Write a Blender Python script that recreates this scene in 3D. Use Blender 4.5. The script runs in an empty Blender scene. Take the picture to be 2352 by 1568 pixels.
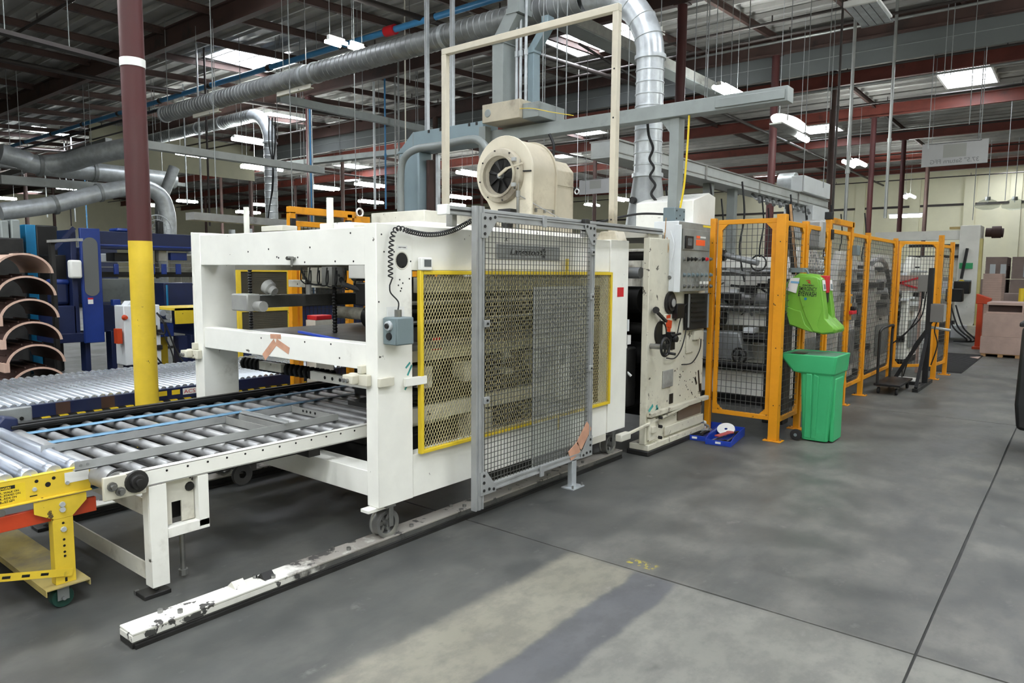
import bpy, math, random
import numpy as np
from mathutils import Vector, Matrix
random.seed(7)
S = bpy.context.scene
COL = S.collection
PI = math.pi

# ------------------------------------------------------------------ camera
F_PX, CX, CY = 1632.0, 1176.0, 784.0          # focal length and centre for a 2352 x 1568 frame
CAM = np.array([0.0, 0.0, 1.6])

def _n(v):
    v = np.array(v, float)
    return v / np.linalg.norm(v)

_yd = _n((1314.0, 150.0, -F_PX))              # the line's running direction, in camera axes
_xd = -_n((-2046.0, 175.0, -F_PX))
_xd = _n(_xd - _yd * _xd.dot(_yd))
_zd = np.cross(_xd, _yd)
ROT = np.array([_xd, _yd, _zd])
cam_data = bpy.data.cameras.new('camera')
cam = bpy.data.objects.new('camera', cam_data)
COL.objects.link(cam)
cam_data.sensor_width = 36.0
cam_data.lens = F_PX / 2352.0 * 36.0
cam_data.clip_end = 300
m4 = Matrix.Identity(4)
for i in range(3):
    for j in range(3):
        m4[i][j] = ROT[i][j]
    m4[i][3] = CAM[i]
cam.matrix_world = m4
S.camera = cam

# ------------------------------------------------------------------ world, exposure
w = bpy.data.worlds.new('world')
S.world = w
w.use_nodes = True
w.node_tree.nodes['Background'].inputs[0].default_value = (0.75, 0.85, 1.0, 1)
w.node_tree.nodes['Background'].inputs[1].default_value = 1.0
S.view_settings.view_transform = 'Standard'
S.view_settings.look = 'None'
S.view_settings.gamma = 1.0
S.view_settings.use_curve_mapping = False
S.view_settings.exposure = -0.05
SKY_E = 22.0       # daylight through a skylight pane
LAMP_E = 92.0      # fluorescent lamps

def ray(px, py):
    return ROT @ np.array([px - CX, CY - py, -F_PX])
def PX(px, py, v):          # point on the plane x = v that the photo shows at (px, py)
    d = ray(px, py); return Vector(CAM + d * (v - CAM[0]) / d[0])
def PY(px, py, v):
    d = ray(px, py); return Vector(CAM + d * (v - CAM[1]) / d[1])
def PZ(px, py, v=0.0):
    d = ray(px, py); return Vector(CAM + d * (v - CAM[2]) / d[2])

# ------------------------------------------------------------------ materials
def lin(c):
    c = c / 255.0
    return c / 12.92 if c <= 0.04045 else ((c + 0.055) / 1.055) ** 2.4
def rgb(r, g, b):
    return (lin(r), lin(g), lin(b), 1.0)

class NT:
    def __init__(s, name):
        s.m = bpy.data.materials.new(name); s.m.use_nodes = True
        s.t = s.m.node_tree; s.n = s.t.nodes
        s.b = s.n['Principled BSDF']; s.out = s.n['Material Output']
    def node(s, kind, **k):
        x = s.n.new(kind)
        for a, v in k.items():
            setattr(x, a, v)
        return x
    def link(s, a, b):
        s.t.links.new(a, b)
    def coord(s, world=False):
        if world:
            return s.node('ShaderNodeNewGeometry').outputs['Position']
        return s.node('ShaderNodeTexCoord').outputs['Object']
    def noise(s, co, scale, detail=4, rough=.55, stretch=None):
        if stretch:
            mp = s.node('ShaderNodeMapping'); mp.inputs['Scale'].default_value = stretch
            s.link(co, mp.inputs['Vector']); co = mp.outputs[0]
        x = s.node('ShaderNodeTexNoise')
        x.inputs['Scale'].default_value = scale; x.inputs['Detail'].default_value = detail
        x.inputs['Roughness'].default_value = rough
        s.link(co, x.inputs['Vector'])
        return x.outputs['Fac']
    def ramp(s, f, a, b, va=0.0, vb=1.0):
        x = s.node('ShaderNodeMapRange'); x.clamp = True
        x.interpolation_type = 'SMOOTHSTEP'
        for i, v in zip((1, 2, 3, 4), (a, b, va, vb)):
            x.inputs[i].default_value = v
        s.link(f, x.inputs[0]); return x.outputs[0]
    def math(s, op, a, b=None):
        x = s.node('ShaderNodeMath', operation=op)
        for i, v in enumerate((a, b)):
            if v is None: continue
            if isinstance(v, (int, float)): x.inputs[i].default_value = v
            else: s.link(v, x.inputs[i])
        return x.outputs[0]
    def mix(s, f, a, b):
        x = s.node('ShaderNodeMix', data_type='RGBA')
        if isinstance(f, (int, float)): x.inputs[0].default_value = f
        else: s.link(f, x.inputs[0])
        for i, v in ((6, a), (7, b)):
            if isinstance(v, tuple): x.inputs[i].default_value = v
            else: s.link(v, x.inputs[i])
        return x.outputs[2]
    def bump(s, h, strength=.3, dist=.002):
        x = s.node('ShaderNodeBump'); x.inputs['Strength'].default_value = strength
        x.inputs['Distance'].default_value = dist
        s.link(h, x.inputs['Height']); s.link(x.outputs[0], s.b.inputs['Normal'])

def mat(name, col, rough=.5, metal=0.0, var=.12, vscale=4.0, dirt=None, chip=None, bump=0.0, stretch=None, dscale=1.6, world=False):
    """paint, metal or plastic with tonal variation; dirt = (colour, amount), chip = (colour, amount, scale)"""
    q = NT(name)
    c = rgb(*col)
    dark = tuple(x * (1 - var * 1.6) for x in c[:3]) + (1,)
    light = tuple(min(1, x * (1 + var)) for x in c[:3]) + (1,)
    co = q.coord(world)
    n1 = q.noise(co, vscale, 5, .6, stretch)
    col_out = q.mix(q.ramp(n1, .3, .7), dark, light)
    if dirt:
        n2 = q.noise(co, dscale, 6, .65)
        a = dirt[1]
        col_out = q.mix(q.ramp(n2, .66 - a * .4, .86 - a * .4), col_out, rgb(*dirt[0]))
    r_out = None
    if chip:
        n3 = q.noise(co, chip[2], 7, .62)
        k = q.ramp(n3, .70 - chip[1] * .35, .715 - chip[1] * .35)
        col_out = q.mix(k, col_out, rgb(*chip[0]))
    q.link(col_out, q.b.inputs['Base Color'])
    q.link(q.ramp(n1, .2, .8, max(0.05, rough - .08), min(1, rough + .08)), q.b.inputs['Roughness'])
    q.b.inputs['Metallic'].default_value = metal
    if bump:
        q.bump(q.noise(co, vscale * 12, 3), bump)
    return q.m

def emit(name, col, e):
    q = NT(name)
    q.b.inputs['Base Color'].default_value = rgb(*col)
    q.b.inputs['Emission Color'].default_value = rgb(*col)
    q.b.inputs['Emission Strength'].default_value = e
    return q.m

def glassy(name, col, alpha, rough=.15):
    q = NT(name)
    tr = q.node('ShaderNodeBsdfTransparent'); tr.inputs[0].default_value = rgb(*col)
    mx = q.node('ShaderNodeMixShader'); mx.inputs[0].default_value = alpha
    q.b.inputs['Base Color'].default_value = rgb(*col); q.b.inputs['Roughness'].default_value = rough
    q.link(tr.outputs[0], mx.inputs[1]); q.link(q.b.outputs[0], mx.inputs[2]); q.link(mx.outputs[0], q.out.inputs[0])
    return q.m

def rail_mat(name, a, b, chip, amt):
    q = NT(name); co = q.coord(True)
    sp = q.node('ShaderNodeSeparateXYZ'); q.link(co, sp.inputs[0])
    n = q.noise(co, 5, 6, .65); n2 = q.noise(co, 10, 7, .62); n3 = q.noise(co, 3, 5, .6)
    wy = q.math('ADD', sp.outputs[1], q.math('MULTIPLY', q.math('SUBTRACT', n, .5), 2.6))
    base = q.mix(q.ramp(wy, 1.9, 2.3), rgb(*a), rgb(*b))
    base = q.mix(q.math('MULTIPLY', q.ramp(n3, .45, .7), .45), base, rgb(112, 106, 98))
    base = q.mix(q.ramp(n2, .70 - amt * .35, .715 - amt * .35), base, rgb(*chip))
    q.link(base, q.b.inputs['Base Color']); q.b.inputs['Roughness'].default_value = .55
    return q.m

# ------------------------------------------------------------------ mesh builder
WL = {}                       # world location of every object that can be a parent

def linked(o, parent=None, loc=(0, 0, 0)):
    COL.objects.link(o)
    if parent is not None:
        o.parent = parent
        o.location = Vector(loc) - WL[parent.name]
    else:
        o.location = Vector(loc)
    WL[o.name] = Vector(loc)
    return o

def tag(o, label=None, cat=None, group=None, kind=None):
    if label: o['label'] = label
    if cat: o['category'] = cat
    if group: o['group'] = group
    if kind: o['kind'] = kind
    return o

def thing(name, label, cat, loc=(0, 0, 0), group=None):
    o = bpy.data.objects.new(name, None)
    o.empty_display_size = .1
    linked(o, None, loc)
    return tag(o, label, cat, group)

class MB:
    def __init__(s):
        s.v = []; s.f = []
    def add(s, vs, fs):
        n = len(s.v)
        s.v.extend(Vector(p) for p in vs)
        s.f.extend(tuple(i + n for i in f) for f in fs)
        return s
    def box(s, x0, x1, y0, y1, z0, z1):
        return s.add([(x0, y0, z0), (x1, y0, z0), (x1, y1, z0), (x0, y1, z0), (x0, y0, z1), (x1, y0, z1), (x1, y1, z1), (x0, y1, z1)],
                     [(0, 3, 2, 1), (4, 5, 6, 7), (0, 1, 5, 4), (1, 2, 6, 5), (2, 3, 7, 6), (3, 0, 4, 7)])
    def bar(s, p, q, w, h=None, up=(0, 0, 1)):
        p = Vector(p); q = Vector(q); h = w if h is None else h
        d = (q - p).normalized(); u = Vector(up)
        if abs(d.dot(u)) > .98: u = Vector((0, 1, 0)) if abs(d.y) < .9 else Vector((1, 0, 0))
        a = d.cross(u).normalized() * (w / 2); b = a.cross(d).normalized() * (h / 2)
        vs = [p - a - b, p + a - b, p + a + b, p - a + b, q - a - b, q + a - b, q + a + b, q - a + b]
        return s.add(vs, [(0, 1, 2, 3), (7, 6, 5, 4), (0, 4, 5, 1), (1, 5, 6, 2), (2, 6, 7, 3), (3, 7, 4, 0)])
    def cyl(s, p, q, r, n=12, r2=None, cap=True):
        p = Vector(p); q = Vector(q); r2 = r if r2 is None else r2
        d = (q - p).normalized()
        u = d.orthogonal().normalized(); v = d.cross(u)
        vs = []; fs = []
        for c, rr in ((p, r), (q, r2)):
            for k in range(n):
                a = 2 * PI * k / n
                vs.append(c + (u * math.cos(a) + v * math.sin(a)) * rr)
        for k in range(n):
            j = (k + 1) % n
            fs.append((k, j, n + j, n + k))
        if cap:
            fs.append(tuple(range(n))[::-1]); fs.append(tuple(range(n, 2 * n)))
        return s.add(vs, fs)
    def tube(s, pts, r, n=8, cap=True):
        pts = [Vector(p) for p in pts]; m = len(pts)
        rs = r if isinstance(r, (list, tuple)) else [r] * m
        vs = []; fs = []; u = None
        for i in range(m):
            d = (pts[min(i + 1, m - 1)] - pts[max(i - 1, 0)])
            d = d.normalized() if d.length > 1e-9 else Vector((0, 0, 1))
            if u is None: u = d.orthogonal().normalized()
            u = (u - d * u.dot(d))
            u = u.normalized() if u.length > 1e-6 else d.orthogonal().normalized()
            v = d.cross(u)
            for k in range(n):
                a = 2 * PI * k / n
                vs.append(pts[i] + (u * math.cos(a) + v * math.sin(a)) * rs[i])
        for i in range(m - 1):
            for k in range(n):
                j = (k + 1) % n
                fs.append((i * n + k, i * n + j, (i + 1) * n + j, (i + 1) * n + k))
        if cap:
            fs.append(tuple(range(n))[::-1]); fs.append(tuple(range((m - 1) * n, m * n)))
        return s.add(vs, fs)
    def prism(s, poly, axis, a, b):
        def P(u, v, t):
            return {'x': (t, u, v), 'y': (u, t, v), 'z': (u, v, t)}[axis]
        n = len(poly)
        area = sum(poly[i][0] * poly[(i + 1) % n][1] - poly[(i + 1) % n][0] * poly[i][1] for i in range(n))
        flip = (area > 0) == (axis == 'y')
        if (b < a): flip = not flip
        vs = [P(u, v, a) for u, v in poly] + [P(u, v, b) for u, v in poly]
        fs = [tuple(range(n))[::-1], tuple(range(n, 2 * n))] + [(i, (i + 1) % n, n + (i + 1) % n, n + i) for i in range(n)]
        if flip: fs = [f[::-1] for f in fs]
        return s.add(vs, fs)
    def lathe(s, prof, c, axis=(0, 0, 1), n=16):
        """prof = [(r, t)...] swept about axis through c"""
        c = Vector(c); d = Vector(axis).normalized(); u = d.orthogonal().normalized(); v = d.cross(u)
        vs = []; fs = []
        for r, t in prof:
            for k in range(n):
                a = 2 * PI * k / n
                vs.append(c + d * t + (u * math.cos(a) + v * math.sin(a)) * r)
        for i in range(len(prof) - 1):
            for k in range(n):
                j = (k + 1) % n
                fs.append((i * n + k, i * n + j, (i + 1) * n + j, (i + 1) * n + k))
        return s.add(vs, fs)
    def build(s, name, m, parent=None, origin=None, at=None, bev=0.0, smooth=True, label=None, kind=None):
        if at is not None:
            org = Vector((0, 0, 0))
        elif parent is not None:
            org = WL[parent.name] if origin is None else Vector(origin)
        elif origin is not None:
            org = Vector(origin)
        else:
            xs = [p.x for p in s.v]; ys = [p.y for p in s.v]; zs = [p.z for p in s.v]
            org = Vector(((min(xs) + max(xs)) / 2, (min(ys) + max(ys)) / 2, min(zs)))
        me = bpy.data.meshes.new(name)
        me.from_pydata([p - org for p in s.v], [], s.f)
        me.validate(); me.update()
        me.materials.append(m)
        if smooth:
            me.polygons.foreach_set('use_smooth', [True] * len(me.polygons))
            me.set_sharp_from_angle(angle=math.radians(38))
        o = bpy.data.objects.new(name, me)
        linked(o, parent, org if at is None else at)
        if bev:
            b = o.modifiers.new('bevel', 'BEVEL'); b.width = bev; b.segments = 2; b.limit_method = 'ANGLE'
        if label: o['label'] = label
        if kind: o['kind'] = kind
        return o

def inst(src, loc, parent=None, rot=None):
    o = src.copy()
    COL.objects.link(o)
    if parent is not None:
        o.parent = parent; o.location = Vector(loc) - WL[parent.name]
    else:
        o.location = Vector(loc)
    if rot is not None: o.rotation_euler = rot
    WL[o.name] = Vector(loc)
    return o

def copy_tree(o, loc, label=None, group=None, rotz=None):
    kids = {}
    for c in bpy.data.objects:
        if c.parent is not None: kids.setdefault(c.parent.name, []).append(c)
    def rec(a, par):
        b = a.copy(); COL.objects.link(b)
        if par is not None: b.parent = par
        for c in kids.get(a.name, []): rec(c, b)
        return b
    r = rec(o, None); r.location = Vector(loc)
    if rotz is not None: r.rotation_euler = (0, 0, rotz)
    if label: r['label'] = label
    if group: r['group'] = group
    WL[r.name] = Vector(loc)
    return r

def mesh_text(body, size, m, parent, origin, right, up, name='lettering', shear=0.0, bold=0.0, align='LEFT', depth=.0008, mirror=False, width=None, height=None):
    cu = bpy.data.curves.new(name, 'FONT')
    cu.body = body; cu.size = size; cu.shear = shear; cu.offset = bold; cu.align_x = align; cu.extrude = depth
    cu.resolution_u = 3
    tmp = bpy.data.objects.new('lettering_curve', cu)
    COL.objects.link(tmp)
    dg = bpy.context.evaluated_depsgraph_get()
    me = bpy.data.meshes.new_from_object(tmp.evaluated_get(dg))
    bpy.data.objects.remove(tmp); bpy.data.curves.remove(cu)
    r = Vector(right).normalized(); u = Vector(up).normalized(); nrm = r.cross(u)
    k = 1.0
    if width:
        xs = [v.co.x for v in me.vertices]
        if xs: k = width / (max(xs) - min(xs))
    ky = 1.0
    if height:
        yy = [v.co.y for v in me.vertices]; ky = height / max(yy)
    org = WL[parent.name]; origin = Vector(origin)
    for v in me.vertices:
        x = v.co.x * k * (-1 if mirror else 1)
        v.co = origin + r * x + u * v.co.y * ky + nrm * v.co.z - org
    if mirror: me.flip_normals()
    me.materials.clear(); me.materials.append(m)
    o = bpy.data.objects.new(name, me)
    linked(o, parent, org)
    return o

ONES = 'zeroth first second third fourth fifth sixth seventh eighth ninth tenth eleventh twelfth thirteenth fourteenth fifteenth sixteenth seventeenth eighteenth nineteenth'.split()
TENS = {2: ('twentieth', 'twenty'), 3: ('thirtieth', 'thirty'), 4: ('fortieth', 'forty'), 5: ('fiftieth', 'fifty')}
def ordinal(n):
    if n < 20: return ONES[n]
    t, o = divmod(n, 10)
    return TENS[t][0] if o == 0 else TENS[t][1] + '-' + ONES[o]

def arc(c, r, a0, a1, n, U, V):
    c = Vector(c); U = Vector(U); V = Vector(V)
    return [c + (U * math.cos(a0 + (a1 - a0) * i / n) + V * math.sin(a0 + (a1 - a0) * i / n)) * r for i in range(n + 1)]

def bez(p, n=8):
    """smooth a list of points (Catmull-Rom)"""
    p = [Vector(a) for a in p]; q = [p[0]] + p + [p[-1]]; out = []
    for i in range(1, len(q) - 2):
        for k in range(n):
            t = k / n; a, b, c, d = q[i - 1], q[i], q[i + 1], q[i + 2]
            out.append(.5 * ((2 * b) + (c - a) * t + (2 * a - 5 * b + 4 * c - d) * t * t + (3 * b - a - 3 * c + d) * t ** 3))
    out.append(p[-1]); return out

def grid_wires(mb, o, u, v, W, H, du, dv, r):
    o = Vector(o); u = Vector(u).normalized(); v = Vector(v).normalized(); nrm = u.cross(v)
    nu = int(round(W / du)); nv = int(round(H / dv))
    for i in range(1, nu):
        p = o + u * (W * i / nu); mb.bar(p, p + v * H, r, r, up=nrm)
    for j in range(1, nv):
        p = o + v * (H * j / nv) + nrm * r * .9; mb.bar(p, p + u * W, r, r, up=nrm)

# ------------------------------------------------------------------ palette
CREAM = (236, 235, 227)
M = {}
M['cream'] = mat('cream_paint', CREAM, .42, 0, .04, 2.5, dirt=((150, 143, 125), .10), chip=((70, 66, 58), .05, 9))
M['cream_dirty'] = mat('cream_paint_grimy', (208, 205, 192), .5, 0, .08, 3, dirt=((124, 116, 100), .30), chip=((58, 54, 48), .10, 10))
M['cream_tan'] = mat('cream_paint_aged_tan', (206, 198, 178), .45, 0, .06, 3, dirt=((150, 140, 120), .25))
M['cream_tan_dark'] = mat('cream_paint_aged_tan_dusty', (186, 177, 156), .5, 0, .08, 3, dirt=((128, 116, 98), .35))
M['cream_grime'] = mat('cream_paint_oily_grime', (172, 164, 146), .5, 0, .1, 5, dirt=((96, 86, 72), .5))
M['rail_top'] = rail_mat('rail_top_worn_paint', (222, 220, 212), (142, 137, 130), (70, 68, 66), .30)
M['rail_edge'] = rail_mat('rail_edge_worn_paint', (214, 212, 204), (72, 72, 70), (60, 60, 58), .34)
M['rail_grey'] = mat('dusty_rail_paint', (150, 146, 139), .6, 0, .1, 5, dirt=((96, 92, 88), .35), chip=((206, 204, 196), .16, 12))
M['rail_side'] = mat('bare_rail_side', (84, 84, 82), .6, 0, .12, 5, dirt=((54, 54, 53), .4), chip=((196, 194, 186), .20, 12))
M['box_grey'] = mat('warm_grey_enclosure_paint', (112, 109, 104), .5, 0, .05, 4)
M['beam_dark'] = mat('dusty_dark_beam', (82, 82, 80), .5, .2, .15, 6, dirt=((130, 128, 124), .2))
M['tool_red'] = mat('faded_red_tool', (180, 84, 84), .5, 0, .06, 6)
M['cream_peel'] = mat('cream_paint_peeling', (205, 201, 184), .5, 0, .07, 2.5, dirt=((125, 116, 98), .28), chip=((84, 78, 70), .20, 12))
M['white_rail'] = mat('white_rail_paint_peeling', (212, 210, 200), .55, 0, .08, 6, dirt=((120, 112, 100), .30), chip=((58, 56, 54), .36, 11))
M['steel'] = mat('worn_steel', (150, 150, 148), .38, .9, .15, 6, stretch=(1, 1, 1))
M['roller'] = mat('roller_steel', (200, 204, 208), .34, .6, .12, 5, dirt=((90, 88, 86), .2))
M['roller_far'] = mat('roller_steel_shiny', (206, 212, 218), .28, .7, .15, 9, stretch=(.3, 1, 1))
M['roller_dull'] = mat('roller_steel_dusty', (164, 164, 164), .42, .45, .15, 5)
M['zinc'] = mat('roller_zinc', (196, 202, 212), .35, .75, .06, 5)
M['alu'] = mat('aluminium', (164, 166, 166), .42, .3, .08, 5, dirt=((110, 108, 104), .2))
M['alu_dull'] = mat('aluminium_dull', (158, 158, 154), .5, .25, .1, 6, dirt=((90, 88, 84), .3))
M['galv'] = mat('galvanised_steel', (196, 201, 204), .36, .45, .12, 7)
M['galv_dark'] = mat('galvanised_steel_dusty', (146, 149, 149), .45, .4, .14, 5)
M['dark'] = mat('dark_machine_steel', (42, 41, 40), .5, .3, .2, 6)
M['darker'] = mat('black_greasy_steel', (24, 23, 23), .45, .2, .2, 8)
M['black'] = mat('black_plastic', (22, 22, 23), .45, 0, .1, 8)
M['rubber'] = mat('black_rubber', (28, 28, 29), .7, 0, .15, 12)
M['yellow'] = mat('yellow_paint', (222, 192, 44), .42, 0, .05, 4, chip=((110, 96, 50), .06, 14))
M['yellow_dirty'] = mat('yellow_paint_scuffed', (222, 190, 52), .5, 0, .07, 5, dirt=((140, 116, 50), .22), chip=((80, 66, 40), .10, 14))
M['mesh_yellow'] = mat('faded_yellow_mesh_paint', (204, 192, 146), .55, 0, .1, 6)
M['orange'] = mat('amber_fence_paint', (222, 148, 20), .4, 0, .06, 4, dirt=((130, 84, 26), .30), chip=((80, 56, 30), .06, 12))
M['red_orange'] = mat('red_orange_paint', (190, 62, 22), .45, 0, .08, 4)
M['oxide'] = mat('red_oxide_primer', (112, 54, 44), .55, 0, .12, 3, dirt=((60, 40, 36), .2))
M['oxide_dark'] = mat('red_oxide_primer_dusty', (76, 56, 51), .65, 0, .14, 2.5, dirt=((50, 42, 40), .35))
M['oxide_col'] = mat('red_oxide_column_paint', (74, 32, 32), .6, 0, .07, 3)
M['yellow_dusty'] = mat('yellow_paint_dusty', (176, 158, 92), .6, 0, .1, 5, dirt=((130, 122, 104), .5))
M['shade'] = emit('hood_skylight_glow', (250, 250, 246), 1.6)  # emission stands in for skylight falling on the white hood
M['olive_mesh'] = mat('dusty_olive_mesh', (72, 68, 54), .7, 0, .1, 5)
M['trough'] = mat('pale_trough_paint', (184, 188, 186), .5, .1, .08, 3, dirt=((130, 130, 126), .2))
M['belt'] = mat('blue_belt', (104, 146, 176), .55, 0, .08, 8, dirt=((70, 90, 104), .25))
M['blue'] = mat('deep_blue_paint', (26, 52, 124), .4, 0, .1, 3)
M['navy'] = mat('navy_paint', (20, 32, 70), .45, 0, .12, 3)
M['teal'] = mat('teal_blue_paint', (16, 118, 164), .4, 0, .08, 3)
M['tray_blue'] = mat('blue_tray_plastic', (28, 62, 168), .35, 0, .06, 6)
M['pipe_blue'] = mat('blue_pipe_paint', (62, 128, 178), .4, 0, .08, 3)
M['greenbin'] = mat('green_bin_plastic', (60, 174, 112), .42, 0, .05, 4, dirt=((48, 130, 80), .2))
M['greenbin_dark'] = mat('green_bin_plastic_dirty', (92, 132, 108), .6, 0, .1, 6)
M['lime'] = mat('lime_plastic', (114, 172, 60), .33, 0, .05, 4)
M['grey_box'] = mat('blue_grey_enclosure_paint', (112, 126, 130), .42, 0, .05, 4)
M['grey_paint'] = mat('grey_steel_paint', (140, 146, 144), .45, .1, .08, 3, dirt=((92, 94, 92), .25))
M['duct_blue'] = mat('blue_grey_duct_paint', (134, 152, 158), .45, .1, .05, 3)
M['panel_steel'] = mat('brushed_panel_steel', (142, 144, 140), .45, .25, .15, 5, dirt=((80, 80, 76), .3))
M['white'] = mat('white_plastic', (236, 236, 232), .4, 0, .03, 4)
M['white_paint'] = mat('white_cabinet_paint', (222, 226, 228), .42, 0, .04, 3)
M['red'] = mat('red_sticker', (196, 30, 40), .45, 0, .05, 5)
M['orange_label'] = mat('orange_sticker', (240, 96, 44), .5, 0, .05, 5)
M['screen'] = mat('grey_display', (92, 96, 98), .25, 0, .04, 6)
M['plate_grey'] = mat('grey_nameplate', (166, 168, 170), .4, .3, .05, 4)
M['ink'] = mat('black_ink', (22, 22, 24), .5, 0, .05, 9)
M['ink_grey'] = mat('faded_grey_ink', (128, 128, 126), .6, 0, .05, 9)
M['tape'] = mat('salmon_tape', (196, 148, 122), .65, 0, .1, 12)
M['sticker_white'] = mat('white_sticker', (226, 226, 222), .5, 0, .03, 6)
M['sticker_blue'] = mat('light_blue_print', (120, 176, 214), .5, 0, .03, 6)
M['cardboard'] = mat('cardboard_sheets', (174, 150, 140), .75, 0, .08, 3)
M['cardboard_dark'] = mat('cardboard_sheets_greyer', (138, 122, 116), .8, 0, .08, 3)  # darker, greyer cardboard for rear stacks and stack cores
M['plywood'] = mat('die_board_plywood', (202, 170, 152), .6, 0, .07, 4, stretch=(1, 6, 1))
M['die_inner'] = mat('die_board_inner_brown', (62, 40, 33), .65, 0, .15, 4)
M['cream_wall'] = mat('cream_block_wall_paint', (230, 226, 198), .7, 0, .04, .6, world=True)
M['curtain'] = mat('grey_draft_curtain_board', (100, 104, 104), .7, 0, .1, .5, world=True)
M['curtain_beige'] = mat('beige_draft_curtain_board', (128, 125, 106), .7, 0, .1, .5, world=True)
M['wire'] = mat('dark_wire', (84, 84, 81), .5, .2, .1, 8)
M['deck'] = mat('foil_roof_deck', (176, 174, 170), .5, .15, .12, 1.2, world=True)
M['pipe_dark'] = mat('dark_sprinkler_pipe', (58, 52, 50), .5, .3, .1, 3)
M['pipe_grey'] = mat('grey_conduit', (158, 160, 158), .4, .6, .08, 4)
M['wood'] = mat('raw_timber', (176, 136, 92), .7, 0, .12, 4, stretch=(1, 8, 8))
M['teal_scuff'] = mat('teal_scuff_paint', (62, 150, 146), .55, 0, .1, 9)
M['poly'] = glassy('clear_scuffed_polycarbonate', (236, 238, 236), .16, .25)
M['door_glass'] = glassy('grey_window_glazing', (112, 114, 114), .8, .2)
M['shrink'] = glassy('clear_shrink_wrap', (230, 236, 240), .55, .2)
M['skylight'] = emit('skylight_daylight', (242, 247, 255), SKY_E)
M['lamp'] = emit('fluorescent_lamp_glow', (246, 252, 250), LAMP_E)
M['green_wheel'] = mat('dark_green_wheel', (22, 62, 52), .45, 0, .1, 8)
M['amber_glass'] = mat('amber_label', (226, 196, 40), .5, 0, .04, 6)
M['red_led'] = emit('red_indicator_glow', (255, 40, 30), 4)
# ================================================================== SETTING
X0, X1, Y0, Y1 = -62.0, 8.7, -14.5, 45.0
def zg(y):                                    # underside of the girders: the roof rises gently along the line
    return 5.95 + (6.72 - 5.95) * min(1, max(0, (y - 7.1) / 14.1))
def zdeck(y): return zg(y) + .55
def at_deck(px, py, dz=0.0):
    z = 6.8
    for _ in range(12):
        p = PZ(px, py, z); z = zdeck(p.y) + dz
    return p

# ---- concrete floor
q = NT('concrete_floor')
pos = q.coord(True)
sep = q.node('ShaderNodeSeparateXYZ'); q.link(pos, sep.inputs[0])
fx, fy = sep.outputs[0], sep.outputs[1]
big = q.noise(pos, .45, 5, .55); mid = q.noise(pos, 1.9, 6, .65); fine = q.noise(pos, 26, 5, .6)
smear = q.noise(pos, 1.1, 6, .6, (1.6, .45, 1))
c = q.mix(q.ramp(mid, .3, .72), rgb(98, 99, 95), rgb(142, 140, 131))
c = q.mix(q.math('MULTIPLY', q.ramp(smear, .5, .70), .7), c, rgb(90, 92, 90))
wob = q.math('ADD', fx, q.math('MULTIPLY', q.math('SUBTRACT', mid, .5), .16))
# worn darker working strip beside the machines, an old sealed strip and a bare patch before the first joint
wobb = q.math('ADD', fx, q.math('MULTIPLY', q.math('SUBTRACT', mid, .5), .9))
strip = q.ramp(wob, -2.12, -2.22)
c = q.mix(q.math('MULTIPLY', strip, .42), c, rgb(70, 73, 73))
near = q.ramp(fy, 3.34, 3.26)
patch = q.math('MULTIPLY', near, q.math('MULTIPLY', q.ramp(wob, -2.24, -2.16), q.ramp(wob, -1.74, -1.78)))
c = q.mix(q.math('MULTIPLY', patch, .65), c, rgb(182, 176, 156))
band = q.math('MULTIPLY', near, q.math('MULTIPLY', q.ramp(wob, -1.78, -1.74), q.ramp(wob, -1.50, -1.54)))
c = q.mix(q.math('MULTIPLY', band, .8), c, rgb(112, 113, 116))
rest = q.math('MULTIPLY', near, q.ramp(wob, -1.54, -1.50))
c = q.mix(q.math('MULTIPLY', rest, .5), c, rgb(178, 176, 164))
spots = q.noise(pos, 3.4, 3, .5)
c = q.mix(q.math('MULTIPLY', q.ramp(spots, .70, .78), .5), c, rgb(66, 66, 64))
scuff = q.noise(pos, 7.5, 9, .68, (1.0, .6, 1)); c = q.mix(q.math('MULTIPLY', q.ramp(scuff, .40, .62), .30), c, rgb(74, 75, 74)); c = q.mix(q.math('MULTIPLY', q.ramp(scuff, .60, .74), .30), c, rgb(190, 188, 180))
c = q.mix(q.math('MULTIPLY', q.ramp(fine, .55, .8), .25), c, rgb(84, 85, 84))
flake = q.math('MULTIPLY', q.ramp(fine, .5, .56), q.math('MULTIPLY', q.math('MULTIPLY', q.ramp(fx, -1.90, -1.86), q.ramp(fx, -1.70, -1.74)),
               q.math('MULTIPLY', q.ramp(fy, 3.36, 3.38), q.ramp(fy, 3.46, 3.43))))
c = q.mix(flake, c, rgb(206, 190, 70))
mul = q.node('ShaderNodeMix', data_type='RGBA', blend_type='MULTIPLY'); mul.inputs[0].default_value = 1.0
q.link(c, mul.inputs[6]); mul.inputs[7].default_value = (.57, .57, .58, 1)
q.link(mul.outputs[2], q.b.inputs['Base Color'])
q.link(q.ramp(mid, .3, .7, .42, .6), q.b.inputs['Roughness'])
q.bump(fine, .12, .002)
M['concrete'] = q.m
M['joint'] = mat('dark_joint_filler', (62, 62, 60), .8, 0, .2, 6, world=True)

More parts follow.
